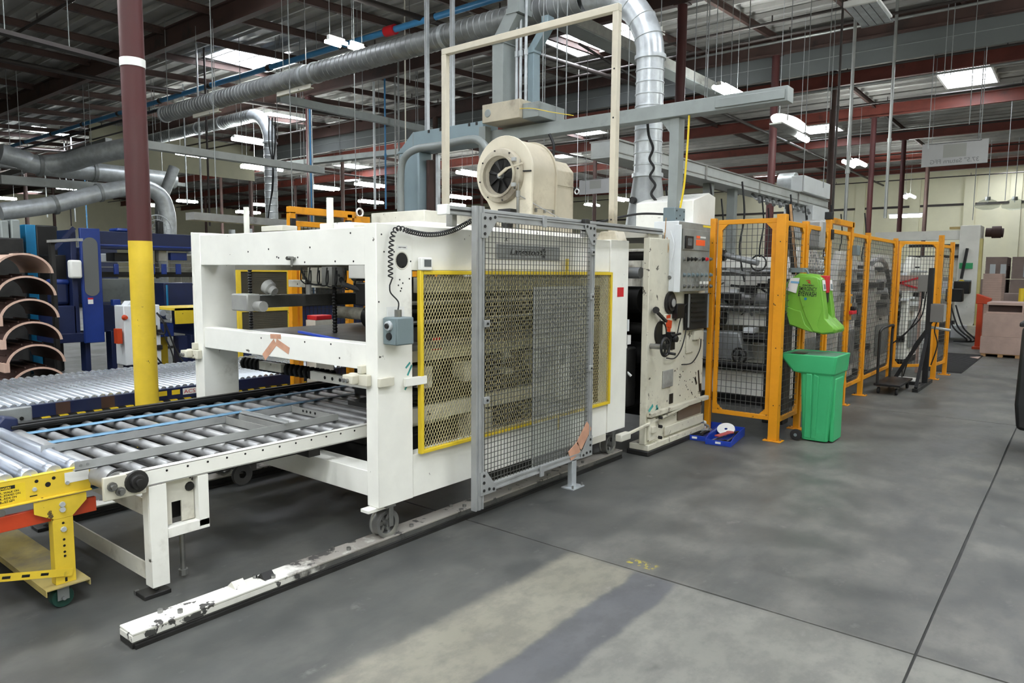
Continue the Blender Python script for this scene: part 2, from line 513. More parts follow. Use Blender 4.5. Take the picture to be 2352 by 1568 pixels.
floor = MB().box(X0, X1, Y0, Y1, -.3, -.012).build('floor', M['joint'], origin=(0, 0, 0), smooth=False)
tag(floor, 'grey concrete floor of the factory hall, cut into slabs by joints', kind='structure')
jx = [X0] + [-.45 + 4.6 * k for k in range(-13, 2)] + [X1]
jy = [Y0] + [3.31 + 5.94 * k for k in range(-2, 8)] + [Y1]
def jag(a, b, fixed, ax, edge):
    """one slab edge with slightly ragged points"""
    pts = []
    n = 10
    for i in range(n):
        t = a + (b - a) * i / n
        o = fixed + (0 if (i == 0 or edge) else random.uniform(-.004, .004))
        pts.append((t, o) if ax == 'x' else (o, t))
    return pts
g = .006
for i in range(len(jx) - 1):
    for j in range(len(jy) - 1):
        a, b, c0, d = jx[i] + g, jx[i + 1] - g, jy[j] + g, jy[j + 1] - g
        far = (i < 10 or j > 6)
        poly = jag(a, b, c0, 'x', far) + jag(c0, d, b, 'y', far) + jag(b, a, d, 'x', far) + jag(d, c0, a, 'y', far)
        m = MB().prism(poly, 'z', -.0119, 0)
        m.f = [f[::-1] for f in m.f] if False else m.f
        m.build('slab', M['concrete'], floor, smooth=False)

# ---- walls
def wall(name, m, *b):
    return tag(MB().box(*b).build(name, m, smooth=False), kind='structure')
wf = wall('wall_far', M['cream_wall'], X0, X1, Y1, Y1 + .2, -.01, 8)
wl = wall('wall_left', M['cream_wall'], X0 - .2, X0, Y0, Y1, -.01, 8)
wall('wall_right', M['cream_wall'], X1, X1 + .2, Y0, Y1, -.01, 8)
wall('wall_near', M['cream_wall'], X0, X1, Y0 - .2, Y0, -.01, 8)
for px in (2225, 2330, 1975, 2100):           # pilasters of the far wall
    p = PY(px, 500, Y1)
    MB().box(p.x - .25, p.x + .25, Y1 - .14, Y1 - .001, 0, 6.9).build('pilaster', M['cream_wall'], wf, smooth=False)
MB().box(X0, X1, Y1 - .05, Y1 - .001, 5.3, 5.42).build('wall_band', M['pipe_dark'], wf, smooth=False)

# ---- roof deck (corrugated across the line), girders, purlins
m = MB(); vs = []; fs = []
ys = []; y = Y0; k = 0
while y < Y1:
    for dy, dz in ((0, 0), (.16, 0), (.20, .05), (.36, .05)):
        ys.append((min(Y1, y + dy), dz))
    y += .40
for i, (y, dz) in enumerate(ys):
    vs += [(X0, y, zdeck(y) + dz), (X1, y, zdeck(y) + dz)]
    if i: fs.append((2 * i - 2, 2 * i - 1, 2 * i + 1, 2 * i))
m.add(vs, [f[::-1] for f in fs])
ceiling = m.build('ceiling', M['deck'], origin=(0, 0, 0), smooth=False)
tag(ceiling, 'foil faced metal roof deck on red girders, with skylights', kind='structure')
GY = [-11.6, -6.9, -2.2, 2.5, 7.1, 11.75, 16.5, 21.2, 26.0, 31.0, 36.4, 41.0]
for y in GY:
    z = zg(y); h = .36 if y < 20 else .34
    b = MB().box(X0, X1, y - .07, y + .07, z, z + .03).box(X0, X1, y - .012, y + .012, z + .03, z + h).box(X0, X1, y - .07, y + .07, z + h, z + h + .03)
    b.build('girder', M['oxide'] if y > 18 else M['oxide_dark'], ceiling, smooth=False)
PXS = [-5.7 + 1.783 * k for k in range(-31, 8)]
for i_, x in enumerate(PXS):
    m = MB()
    for j in range(len(GY) - 1):
        if GY[j] > 16 and (i_ - 31) % 3: continue
        a, b = GY[j] + .02, GY[j + 1] - .02
        za, zb = zg(a) + .22, zg(b) + .22
        p, q2 = Vector((x, a, za + .14)), Vector((x, b, zb + .14))
        m.bar(p, q2, .018, .13)
        for o in (-.065, .065): m.bar(p + Vector((0, 0, o)), q2 + Vector((0, 0, o)), .075, .014)
    m.build('purlin', M['oxide_dark'], ceiling, smooth=False)
m = MB()
y = Y0 + .3
while y < Y1:
    m.box(X0, X1, y - .02, y + .02, zdeck(y) - .09, zdeck(y) - .005); y += .61
m.build('sub_purlin', M['deck'], ceiling, smooth=False, kind='stuff')

# ---- skylights: a raised curb with a daylit pane
sky_px = [(575, 138), (1420, 72), (1335, 100), (2222, 178), (645, 272), (120, 302), (1885, 297), (150, 362), (250, 362), (810, 382),
          (790, 412), (1340, 302), (1768, 408), (2065, 412), (2335, 368), (1290, 356), (60, 440), (1590, 445), (980, 470)]
spots = []
for px, py in sky_px:
    p = at_deck(px, py, -.12)
    spots.append((p.x, p.y))
spots += [(x, y) for x in (-14.0, -7.0, -1.4, 4.0) for y in (-9.0, -4.2, .3)] + [(.6, 5.0), (5.0, 5.0), (.8, 9.6), (5.4, 14.2), (1.2, 18.8), (-3.6, 4.8), (-10.5, 4.8)]
tagn = 0
for x, y in spots:
    z = zdeck(y) - .12; hx, hy = .62, (.8 if x < -8 else 1.1)
    m = MB()
    for a in ((x - hx - .05, x - hx, y - hy - .05, y + hy + .05), (x + hx, x + hx + .05, y - hy - .05, y + hy + .05),
              (x - hx, x + hx, y - hy - .05, y - hy), (x - hx, x + hx, y + hy, y + hy + .05)):
        m.box(a[0], a[1], a[2], a[3], z, z + .16)
    cb = m.build('skylight_curb', M['white'], ceiling, smooth=False)
    MB().box(x - hx, x + hx, y - hy, y + hy, z + .06, z + .07).build('pane', M['skylight'], cb, smooth=False)

# ---- draft curtains under the roof
cur = MB().box(-27, X1, 16.64, 16.68, 5.97, zg(16.6) + .42).build('trim_1', M['curtain'], smooth=False)
tag(cur, 'long grey draft curtain hanging across the hall under the roof', kind='structure')
for z in (6.25, 6.62):
    MB().box(-27, X1, 16.625, 16.64, z, z + .012).build('seam', M['grey_paint'], cur, smooth=False)
cur2 = MB().box(-27.05, -27.01, 10.4, 16.64, 5.25, zg(12) + .42).build('trim_2', M['curtain_beige'], smooth=False)
tag(cur2, 'beige draft curtain joining the grey one at a corner', kind='structure')

# ---- columns
def column(name, x, y, label, r=.084, ring=None, yellow=None, dark=False, group=None):
    t = thing(name, label, 'column', (x, y, 0), group)
    z1 = zg(y)
    z0 = yellow or 0
    MB().cyl((x, y, z0), (x, y, z1), r, 20).build('shaft', M['oxide_dark'] if dark else M['oxide_col'], t)
    if yellow: MB().cyl((x, y, .02), (x, y, yellow), r + .001, 20).build('painted_base', M['yellow_dirty'], t, label='yellow painted lower part')
    MB().box(x - .15, x + .15, y - .15, y + .15, 0, .02).build('base_plate', M['oxide_dark'], t)
    MB().box(x - .13, x + .13, y - .09, y + .09, z1 - .02, z1 - .001).build('cap_plate', M['oxide_dark'], t)
    if ring: MB().lathe([(r, ring - .03), (r + .005, ring - .03), (r + .005, ring + .03), (r, ring + .03)], (x, y, 0), n=20).build('band', M['white'], t, label='white strap')
    return t
column('column', -5.7, 2.52, 'red oxide column with a yellow painted base and white strap, beside the roller conveyor', yellow=1.815, ring=3.14)
lab = {7.1: 'red oxide column behind the grey twin ducts above the machine', 11.75: 'red oxide column just behind the tall vertical spiral duct',
       16.5: 'red oxide column in front of the draft curtain, behind the white shade lamp', 21.2: 'dark red column rising above the white end box of the trough',
       26.0: 'red oxide column with white strap behind the last fence panels', 31.0: 'red oxide column with pale lamp tube at its foot',
       36.4: 'darkest red column, furthest down the aisle row'}
for y, l in lab.items():
    column('column', -5.7, y, l, ring=1.93 if y == 26.0 else None, dark=(y in (21.2, 36.4)))
n = 0; far_cols = []
for x in (-16.4, -27.1, -37.8, -48.5):
    for y in (7.1, 11.75, 16.5, 21.2, 26.0, 31.0):
        if x == -16.4 and y == 11.75:
            c = column('column', x, y, 'pale red column with conduits strapped to it, behind the yellow cage'); cc = c
        else:
            n += 1; far_cols.append(column('column', x, y, 'x', dark=True, group='distant columns across the hall'))
p = Vector((-16.4, 11.75, 0))
for k, mm in ((0, 'pipe_grey'), (1, 'pipe_blue'), (2, 'galv')):
    MB().cyl((p.x + .10 + .045 * k, p.y - .09 + .02 * k, .5), (p.x + .10 + .045 * k, p.y - .09 + .02 * k, 6.0), .018, 8).build('conduit', M[mm], cc)

def pix(P):
    c = ROT.T @ (np.array(P) - CAM); return CX + F_PX * c[0] / -c[2], CY - F_PX * c[1] / -c[2]
far_cols.sort(key=lambda o: pix(WL[o.name])[0])
for i, o in enumerate(far_cols): o['label'] = 'distant dark red column, ' + ordinal(i + 1) + ' of the row counted from the blue machine side'
# ================================================================== MAIN MACHINE (delivery frame)
A = -3.03                  # outer plane of its near side
FY = 2.59                  # its open end
T = thing('stacker_frame', 'large cream painted machine frame with yellow mesh guard, rolling on the floor rails', 'machine', (-4.0, 4.0, 0))
# near side panel: two columns, header and sill round the guarded opening
MB().box(A - .10, A, FY, 2.855, .257, 1.862).build('side_column', M['cream'], T, bev=.004)
MB().box(A - .10, A, 5.07, 5.365, .262, 1.868).build('side_column', M['cream'], T, bev=.004)
MB().box(A - .10, A - .012, 2.856, 5.069, 1.605, 1.862).build('side_header', M['cream'], T, bev=.003)
MB().box(A - .10, A - .012, 2.856, 5.069, .255, .515).build('side_sill', M['cream'], T, bev=.003)
MB().box(A - .0995, A - .0125, 4.55, 5.069, .20, .255).build('sill_skirt', M['cream_dirty'], T)
MB().box(-3.24, A - .101, FY + .02, 5.3, 1.80, 1.858).build('top_flange', M['cream_dirty'], T)
# far side
F2 = -4.93
MB().box(F2 - .09, F2, FY, 2.86, .20, 1.862).build('side_column', M['cream'], T, bev=.004)
MB().box(F2 - .09, F2, 5.07, 5.365, .20, 1.862).build('side_column', M['cream_dirty'], T, bev=.004)
MB().box(F2 - .09, F2 - .01, 2.86, 5.07, 1.60, 1.862).build('side_header', M['cream_dirty'], T)
MB().box(F2 - .09, F2 - .01, 2.86, 5.07, .20, .46).build('side_sill', M['cream_dirty'], T)
MB().box(F2 - .115, F2 - .088, FY - .004, 2.62, .2, 1.866).build('edge_strip', M['cream'], T)
# cross beams of the open end
MB().box(F2, A - .04, FY + .004, 2.73, 1.632, 1.842).build('upper_beam', M['cream'], T, bev=.003)
MB().box(F2, A - .05, FY + .012, 2.70, 1.040, 1.186).build('middle_beam', M['cream'], T, bev=.003)
MB().box(F2, A - .05, FY + .012, 2.74, .308, .455).build('lower_beam', M['cream'], T, bev=.003)
MB().box(F2, A - .10, 4.9, 5.0, .5, .62).build('rear_beam', M['cream_dirty'], T)
MB().box(F2, A - .10, 5.22, 5.34, 1.0, 1.18).build('rear_beam', M['cream_dirty'], T)
MB().box(F2, A - .10, 5.22, 5.34, 1.64, 1.85).build('rear_beam', M['cream_dirty'], T)
# salmon tape marks on the middle beam
m = MB()
def strip(m, pts, wd, yy):
    for a, b in zip(pts[:-1], pts[1:]):
        p, r2 = PY(a[0], a[1], yy), PY(b[0], b[1], yy)
        m.bar(p, r2, .0012, wd, up=(0, 0, 1)) if abs((r2 - p).normalized().z) < .9 else m.bar(p, r2, wd, .0012, up=(0, 1, 0))
strip(m, [(606, 820), (632, 785)], .05, FY + .0108); strip(m, [(634, 785), (664, 806)], .045, FY + .0104); strip(m, [(621, 772), (645, 773)], .03, FY + .0106)
m.build('tape_patch', M['tape'], T, smooth=False, label='salmon coloured torn tape')
# clamp blocks on the end columns
def clamp(x, z, sx):
    m = MB().box(x - .11, x + .05, FY - .035, FY - .001, z - .03, z + .035).box(x - .11, x - .02, FY - .08, FY - .035, z - .02, z + .03)
    m.box(x - .035, x + .0, FY - .034, FY + .02, z + .036, z + .085)
    o = m.build('clamp_block', M['cream_peel'], T, bev=.005)
    for k in (0, 1):
        MB().cyl((x - .09 + .03 * k, FY - .095, z), (x - .09 + .03 * k, FY - .08, z), .012, 6).build('bolt', M['steel'], o)
clamp(-3.13, .985, 1); clamp(-5.00, .985, 1)
MB().box(A + .001, A + .028, FY - .004, FY + .10, .955, 1.005).build('latch_bar', M['cream_peel'], T, bev=.003)
MB().box(A + .001, A + .025, 2.78, 2.95, .935, .985).build('latch_bar', M['cream'], T, bev=.003)
MB().box(A - .09, A - .02, FY - .06, FY + .12, .236, .256).build('foot_plate', M['cream'], T, bev=.003)
# teal scuffs
m = MB()
for (a, b, c0, d) in ((932, 845, 942, 832), (936, 862, 946, 838), (930, 895, 938, 880)):
    p, r2 = PX(a, b, A + .0006), PX(c0, d, A + .0006); m.bar(p, r2, .001, .012)
m.build('scuff', M['teal_scuff'], T, smooth=False, label='teal paint scuff')
# hole, rating plate, thermostat, red square
p = PX(923, 598, A)
MB().lathe([(.0, .0012), (.044, .0012), (.044, -.0)], p, (1, 0, 0), 20).build('cable_hole', M['darker'], T, label='black round hole')
MB().lathe([(.044, .0), (.049, .0018), (.053, .0)], p, (1, 0, 0), 24).build('hole_rim', M['cream_dirty'], T)
a, b = PX(911, 563, A), PX(935, 573, A)
pl = MB().box(A + .0002, A + .0014, a.y, b.y, b.z, a.z).build('rating_plate', M['sticker_white'], T, smooth=False)
MB().box(A + .0014, A + .0018, a.y + .02, b.y - .02, a.z - .012, a.z - .008).box(A + .0014, A + .0018, a.y + .012, a.y + .03, b.z + .008, b.z + .014).box(A + .0014, A + .0018, b.y - .03, b.y - .01, b.z + .008, b.z + .014).build('print_line', M['ink_grey'], pl, smooth=False)
a, b = PX(959, 591, A), PX(984, 621, A)
th = MB().box(A + .0, A + .035, a.y, b.y, b.z, a.z).build('thermostat', M['white'], T, bev=.006, label='white wall thermostat with grey screen')
MB().box(A + .0352, A + .037, a.y + .020, b.y - .012, b.z + .022, a.z - .012).build('display', M['screen'], th, smooth=False)
def decal(par, mm, px0, py0, px1, py1, v, name, label=None, t=.0012):
    a, b = PX(px0, py0, v), PX(px1, py1, v)
    return MB().box(v + .0003, v + .0003 + t, min(a.y, b.y), max(a.y, b.y), min(a.z, b.z), max(a.z, b.z)).build(name, M[mm], par, smooth=False, label=label)
decal(T, 'red', 1418, 660, 1432, 681, A, 'red_sticker', 'square red sticker')
# maker's nameplate behind the sliding gate
a, b = PX(1140, 560, A - .011), PX(1285, 597, A - .011)
npz0, npz1 = 1.683, 1.784
npl = MB().box(A - .011, A - .006, a.y, b.y, npz0, npz1).build('nameplate', M['plate_grey'], T, bev=.002, label='grey nameplate with black lettering and a flower emblem')
MB().box(A - .0060, A - .0052, a.y + .012, b.y - .012, npz0 + .010, npz0 + .013).box(A - .0060, A - .0052, a.y + .012, b.y - .012, npz1 - .013, npz1 - .010).build('print_line', M['ink'], npl, smooth=False)
y0 = PX(1172, 580, A).y; y1 = PX(1239, 580, A).y
mesh_text('Langston', .062, M['ink'], npl, (A - .0056, y0, 1.716), (0, 1, 0), (0, 0, 1), shear=.28, bold=.0016, width=y1 - y0)
m = MB(); cc2 = Vector((A - .0052, PX(1249, 580, A).y, 1.734))
for k in range(8):                                 # the emblem: eight petals
    an = PI / 8 + k * PI / 4
    d = Vector((0, math.cos(an), math.sin(an))); e = Vector((0, -math.sin(an), math.cos(an)))
    m.add([cc2 + d * .008, cc2 + d * .026 + e * .010, cc2 + d * .041, cc2 + d * .026 - e * .010], [(0, 3, 2, 1)])
for f in range(len(m.f)): m.f[f] = m.f[f][::-1]
m.build('emblem', M['ink'], npl, smooth=False)
# screw heads and drilled holes peppered over the column
m = MB()
for px, py in ((876, 538), (882, 578), (905, 578), (943, 600), (925, 612), (940, 640), (918, 642), (870, 693), (915, 655), (922, 662), (925, 650), (920, 668)):
    p = PX(px, py, A); m.cyl(p, p + Vector((.0012, 0, 0)), .005, 8)
m.build('screw_hole', M['darker'], T, kind='stuff')
m = MB()
for px, py in ((570, 578), (617, 572), (636, 590), (712, 568), (640, 592), (684, 591), (700, 602), (770, 600), (812, 600), (805, 535), (600, 776), (620, 793), (700, 785), (760, 790), (780, 822)):
    p = PY(px, py, FY + .004 if py < 650 else FY + .012); m.cyl(p, p + Vector((0, -.0012, 0)), .006, 8)
m.build('screw_hole', M['darker'], T, kind='stuff')
p = PY(672, 593, FY); m = MB().cyl(p + Vector((0, .004, 0)), p + Vector((0, -.04, 0)), .012, 8).box(p.x - .03, p.x + .03, p.y - .03, p.y + .003, p.z - .006, p.z + .006).cyl(p + Vector((.02, -.02, .0)), p + Vector((.02, -.02, -.05)), .008, 6)
m.build('beam_catch', M['steel'], T)
# yellow expanded-metal guard over the opening
gx = A + .012
gd = MB()
for b in ((2.90, 2.926, .515, 1.604), (5.045, 5.07, .515, 1.604), (2.926, 5.045, .515, .538), (2.926, 5.045, 1.580, 1.604)):
    gd.box(gx - .018, gx + .012, b[0], b[1], b[2], b[3])
gf = gd.build('guard_frame', M['yellow'], T, bev=.003, label='yellow guard frame')
gm = MB(); pw = .0119; ph = .0215; r = .0019
ny = int(2.119 / pw); nz = int(1.042 / ph)
for j in range(nz + 1):                            # zigzag strands that touch at their knuckles
    z = .538 + j * ph
    for i in range(ny):
        za = z + (ph * .5 if (i + j) % 2 else -ph * .5); zb = z + (ph * .5 if (i + 1 + j) % 2 else -ph * .5)
        za = min(1.580, max(.538, za)); zb = min(1.580, max(.538, zb))
        ya, yb = 2.926 + i * pw, 2.926 + (i + 1) * pw
        n = len(gm.v)
        gm.v += [Vector((gx, ya, za - r)), Vector((gx, ya, za + r)), Vector((gx, yb, zb + r)), Vector((gx, yb, zb - r)),
                 Vector((gx - .003, ya, za - r)), Vector((gx - .003, ya, za + r)), Vector((gx - .003, yb, zb + r)), Vector((gx - .003, yb, zb - r))]
        gm.f += [(n, n + 3, n + 2, n + 1), (n + 4, n + 5, n + 6, n + 7), (n + 1, n + 2, n + 6, n + 5), (n, n + 4, n + 7, n + 3)]
gm.build('expanded_mesh', M['mesh_yellow'], gf, smooth=False, kind='stuff')
for yy, zz in ((4.40, 1.61), (4.32, .515)):
    s = 1 if zz > 1 else -1
    MB().box(gx + .012, gx + .017, yy - .018, yy + .018, zz - .03, zz + .09) .build('hinge_tab', M['yellow'], gf, bev=.002) if s > 0 else MB().box(gx + .012, gx + .017, yy - .015, yy + .015, zz - .09, zz + .03).build('hinge_tab', M['yellow'], gf, bev=.002)
# running wheels
def wheel(x, y, z, fork=True, rr=.074, top=.255):
    m = MB().lathe([(.056, -.020), (.058, -.030), (rr - .006, -.034), (rr + .008, -.036), (rr + .008, -.028), (rr, -.022), (rr, .022), (rr + .008, .028), (rr + .008, .036), (rr - .006, .034), (.058, .030), (.056, .020), (.056, -.020)], (x, y, z), (1, 0, 0), 28)
    for k in range(6):
        a = k * PI / 3
        m.bar((x, y, z), (x, y + math.cos(a) * .055, z + math.sin(a) * .055), .02, .02)
    m.cyl((x - .03, y, z), (x + .045, y, z), .02, 14)
    o = m.build('wheel', M['steel'], T, label='grey flanged steel wheel')
    MB().box(x - .058, x + .058, y - .025, y + .04, top - .008, top + .001).build('fork_head', M['steel'], T)
    for s in (-.05, .05): MB().bar((x + s, y + .01, z - .015), (x + s, y + .01, top - .009), .032, .008, up=(1, 0, 0)).build('fork_plate', M['steel'], T, bev=.003)
    return o
wheel(-3.08, 2.67, .146); wheel(-3.08, 5.16, .146); wheel(-4.95, 2.73, .146, top=.21); wheel(-4.95, 5.16, .146, top=.21)

# ---- interior of the machine
yb0 = 2.62
MB().box(-4.46, -4.34, yb0, 5.2, 1.345, 1.43).build('carriage_beam', M['beam_dark'], T, bev=.006)
MB().box(-4.50, -4.30, yb0 - .05, yb0 + .05, 1.325, 1.44).build('carriage_head', M['alu_dull'], T, bev=.01)
MB().cyl((-4.36, yb0 + .02, 1.36), (-4.22, yb0 + .02, 1.36), .035, 12).build('head_knob', M['alu_dull'], T)
p = PY(615, 660, 2.72)
MB().lathe([(0, 0), (.03, 0), (.032, .03), (.046, .04), (.05, .08), (.04, .09), (0, .09)], p + Vector((.05, .02, -.03)), (-.8, -.2, .5), 16).build('sensor_cap', M['alu_dull'], T)
def screw(px, z0, z1, y=3.2):
    x = PY(px, 600, y).x; m = MB(); n = int((z1 - z0) / .022)
    prof = []
    for i in range(n):
        prof += [(.013, i * .022), (.019, i * .022 + .011)]
    m.lathe([(0, 0)] + prof + [(0, n * .022)], (x, y, z0), n=10).build('lead_screw', M['darker'], T)
screw(573, 1.06, 1.63); screw(767, 1.02, 1.63)
# drive boxes hanging from the upper beam
def ibox(name, mm, px0, py0, px1, py1, y, dy, bev=.004):
    a, b = PY(px0, py0, y), PY(px1, py1, y)
    return MB().box(a.x, b.x, y, y + dy, b.z, a.z).build(name, M[mm], T, bev=bev)
ibox('drive_box', 'cream_dirty', 706, 614, 752, 648, 3.25, .12); ibox('drive_box', 'alu_dull', 738, 612, 762, 655, 3.15, .1)
ibox('drive_box', 'cream', 800, 600, 842, 640, 3.0, .12); ibox('cross_tie', 'cream_dirty', 662, 642, 770, 662, 3.6, .06)
ibox('blue_strip_rest', 'dark', 700, 640, 706, 700, 3.3, .03)
p, r2 = PY(682, 762, 2.73), PY(770, 780, 2.73)
MB().bar(p + Vector((0, .02, 0)), r2 + Vector((0, .02, 0)), .03, .014).build('blue_strip', M['tray_blue'], T, bev=.002, label='blue flat bar lying behind the middle beam')
MB().box(F2 + .02, A - .12, 2.76, 5.0, 1.115, 1.15).build('sheet_deck', M['beam_dark'], T)
MB().tube(bez([(-4.35, 3.3, 1.6), (-4.1, 3.2, 1.52), (-3.8, 3.0, 1.5), (-3.5, 3.1, 1.42)]), .018, 8).build('hose', M['rubber'], T)
MB().tube(bez([(-4.6, 3.2, 1.60), (-4.4, 3.15, 1.5), (-4.3, 3.3, 1.52), (-4.15, 3.2, 1.57)]), .008, 6).build('hose', M['rubber'], T)
MB().cyl((-3.86, 3.1, 1.60), (-3.80, 3.4, 1.60), .07, 20).build('drive_pulley', M['beam_dark'], T)
a, b = PY(815, 648, 3.0), PY(856, 704, 3.0); MB().box(a.x, b.x, 3.0, 3.25, b.z, a.z).build('dark_gearbox', M['darker'], T, bev=.01)
for k_ in range(6): MB().tube(bez([(-4.45 + .1 * k_, 3.1, 1.62), (-4.43 + .1 * k_, 3.08, 1.53 - .01 * k_), (-4.38 + .1 * k_, 3.12, 1.50), (-4.34 + .1 * k_, 3.1, 1.6)]), .005, 5).build('loom_cable', M['rubber'], T)
MB().cyl((-4.3, 3.05, 1.43), (-4.3, 3.05, 1.50), .02, 10).build('beam_fitting', M['alu_dull'], T)
MB().box(-3.75, -3.45, 3.2, 4.9, 1.40, 1.56).build('drive_housing', M['dark'], T, bev=.01)
p, r2 = PY(775, 716, 3.3), PY(850, 722, 3.3)
MB().cyl(p, r2, .045, 14).build('air_pipe', M['cream_dirty'], T); MB().cyl(p + Vector((.36, 0, -.02)), p + Vector((.42, 0, -.02)), .08, 16).build('pipe_flange', M['darker'], T)
# row of black wheels on a shaft under the middle beam
x0, x1 = PY(562, 832, 2.95).x, PY(800, 846, 2.95).x
m = MB().cyl((x0 - .05, 2.95, .89), (-3.2, 2.95, .89), .014, 8); m.build('wheel_shaft', M['steel'], T)
src = MB().lathe([(.014, -.014), (.036, -.014), (.044, -.008), (.044, .008), (.036, .014), (.014, .014)], (0, 0, 0), (1, .45, 0), 14).build('rubber_wheel', M['rubber'], T, at=(x0, 2.95, .89))
for k in range(1, 20): inst(src, (x0 + (x1 - x0) * k / 22, 2.95, .89), T)
MB().box(PY(595, 840, 2.9).x, PY(645, 840, 2.9).x, 2.9, 2.94, .87, .93).build('wheel_bracket', M['cream_dirty'], T)
MB().box(PY(712, 840, 2.88).x, -3.2, 2.88, 2.91, .86, .92).build('wheel_bracket', M['cream'], T)
m = MB()
for k in range(9): m.cyl((-3.9 + .08 * k, 2.8795, .89), (-3.9 + .08 * k, 2.8785, .89), .012, 10)
m.build('bracket_hole', M['darker'], T, kind='stuff')
# cross bars, rollers and beams that show through the mesh
def ybar(name, mm, x, y0, y1, z0, z1, wd=.05, bev=.0):
    return MB().box(x - wd / 2, x + wd / 2, y0, y1, z0, z1).build(name, M[mm], T, bev=bev)
ybar('inner_beam', 'cream_dirty', -3.32, 2.87, 5.06, 1.02, 1.12, .04, .003)
ybar('inner_beam', 'cream_dirty', -3.40, 2.87, 5.06, .60, .70, .05, .003)
ybar('inner_beam', 'cream_dirty', -3.36, 3.2, 5.06, 1.46, 1.56, .05, .003)
ybar('inner_beam', 'dark', -3.55, 2.87, 5.06, .74, .77, .2)
for k, (z, mm) in enumerate(((1.40, 'steel'), (1.345, 'dark'), (1.27, 'steel'), (.86, 'dark'), (.80, 'dark'))):
    MB().cyl((-3.28 - .03 * k, 2.87, z), (-3.28 - .03 * k, 5.06, z), .014, 8).build('guide_rod', M[mm], T)
for y in (3.95, 4.4, 4.85):
    MB().cyl((F2 + .02, y, 1.23), (-3.25, y, 1.23), .045, 12).build('pull_roller', M['dark'], T)
    MB().cyl((F2 + .02, y + .12, .93), (-3.25, y + .12, .93), .04, 12).build('pull_roller', M['darker'], T)
for y in (3.15, 3.55, 4.0, 4.35, 4.7):
    MB().box(-3.38, -3.28, y, y + .07, 1.12, 1.24).build('bearing_block', M['dark'], T, bev=.006)
    MB().box(-3.42, -3.30, y + .05, y + .14, .84, .98).build('bearing_block', M['cream_dirty'], T, bev=.006)
decal(T, 'red', 992, 776, 1014, 802, -3.30, 'red_sticker', 'square red sticker on the inner beam')
decal(T, 'sticker_white', 1156, 800, 1170, 834, -3.30, 'white_tag', 'white paper tag')
MB().box(-3.5, -3.3, 3.75, 3.9, .3, .6).build('inner_post', M['cream_dirty'], T)
MB().box(-3.9, -3.86, 3.6, 5.0, .3, 1.55).build('inner_shade_panel', M['dark'], T)  # dark sheet added in place of the shade inside the machine
MB().box(-3.6, -3.3, 4.72, 4.9, .55, 1.0).build('inner_post', M['cream'], T, bev=.01)
# top deck covers
MB().box(-4.8, -4.15, 4.05, 5.3, 1.863, 2.09).build('top_cover', M['cream_dirty'], T, bev=.006)
MB().box(-4.5, -4.151, 3.3, 4.049, 1.863, 1.95).box(-4.14, -3.45, 3.3, 5.3, 1.863, 1.93).build('top_cover', M['cream'], T, bev=.006)
MB().box(-4.92, -3.14, 2.9, 5.3, 1.858, 1.8625).build('top_shade_sheet', M['cream_dirty'], T)  # added sheet that keeps light from above out of the interior
for k_ in range(7): MB().box(-3.75 - .01 * k_, -3.42, 3.0 + .3 * k_, 3.2 + .3 * k_, .78 + .06 * (k_ % 3), 1.0 + .05 * (k_ % 2)).build('inner_shade_block', M['darker'], T, bev=.01)  # added dark blocks that deepen the shade behind the mesh
a = PY(758, 490, 2.85); MB().cyl((a.x, 2.85, 1.862), (a.x, 2.85, 2.06), .022, 12).build('top_post', M['cream'], T)
a = PY(566, 500, 2.85); MB().cyl((a.x, 2.85, 1.842), (a.x, 2.85, 2.05), .02, 12).build('top_post', M['cream'], T)
MB().box(-4.45, -4.2, 2.78, 2.9, 1.862, 1.90).build('top_cover', M['cream_dirty'], T, bev=.005)
for px in (808, 830):
    a = PY(px, 508, 3.2); MB().box(a.x - .02, a.x + .02, 3.28, 3.299, 1.88, 1.92).build('hinge', M['alu_dull'], T, bev=.004)
# pendant control box on the column, with its coiled cord
bx = A
a, b = PX(872, 713, bx + .1), PX(922, 775, bx + .1)
cb = MB().box(bx + .001, bx + .11, 2.635, 2.765, 1.19, 1.345).build('control_box', M['grey_box'], T, bev=.008, label='blue grey two button control box')
MB().box(bx + .004, bx + .106, 2.630, 2.6345, 1.195, 1.340).build('lid', M['grey_box'], cb, bev=.002)
MB().lathe([(.016, .016), (.026, .014), (.029, 0)], (bx + .055, 2.630, 1.298), (0, -1, 0), 20).build('button_ring', M['galv'], cb, label='chrome button ring'); MB().lathe([(0, .026), (.014, .024), (.016, .010)], (bx + .055, 2.630, 1.298), (0, -1, 0), 18).build('button', M['black'], cb, label='black button in a chrome ring')
MB().lathe([(0, .008), (.020, .008), (.022, 0)], (bx + .055, 2.630, 1.240), (0, -1, 0), 18).build('button', M['black'], cb, label='flat black button')
MB().cyl((bx + .05, 2.70, 1.345), (bx + .05, 2.70, 1.385), .02, 8).build('cord_gland', M['steel'], cb)
MB().box(bx + .001, bx + .003, 2.66, 2.79, 1.33, 1.40).build('tag_card', M['sticker_white'], cb)
path = [Vector((bx + .05, 2.70, 1.385)), Vector((bx + .05, 2.702, 1.43))]
xc = bx + .035
top = [PX(897, 640, xc), PX(897, 600, xc), PX(899, 560, xc), PX(905, 532, xc), PX(918, 524, xc), PX(940, 531, xc), PX(975, 538, xc), PX(1010, 537, xc), PX(1045, 527, xc), PX(1084, 506, xc)]
path = bez(path + [PX(897, 672, xc), PX(895, 655, xc)], 5)
sp = bez(top, 40)
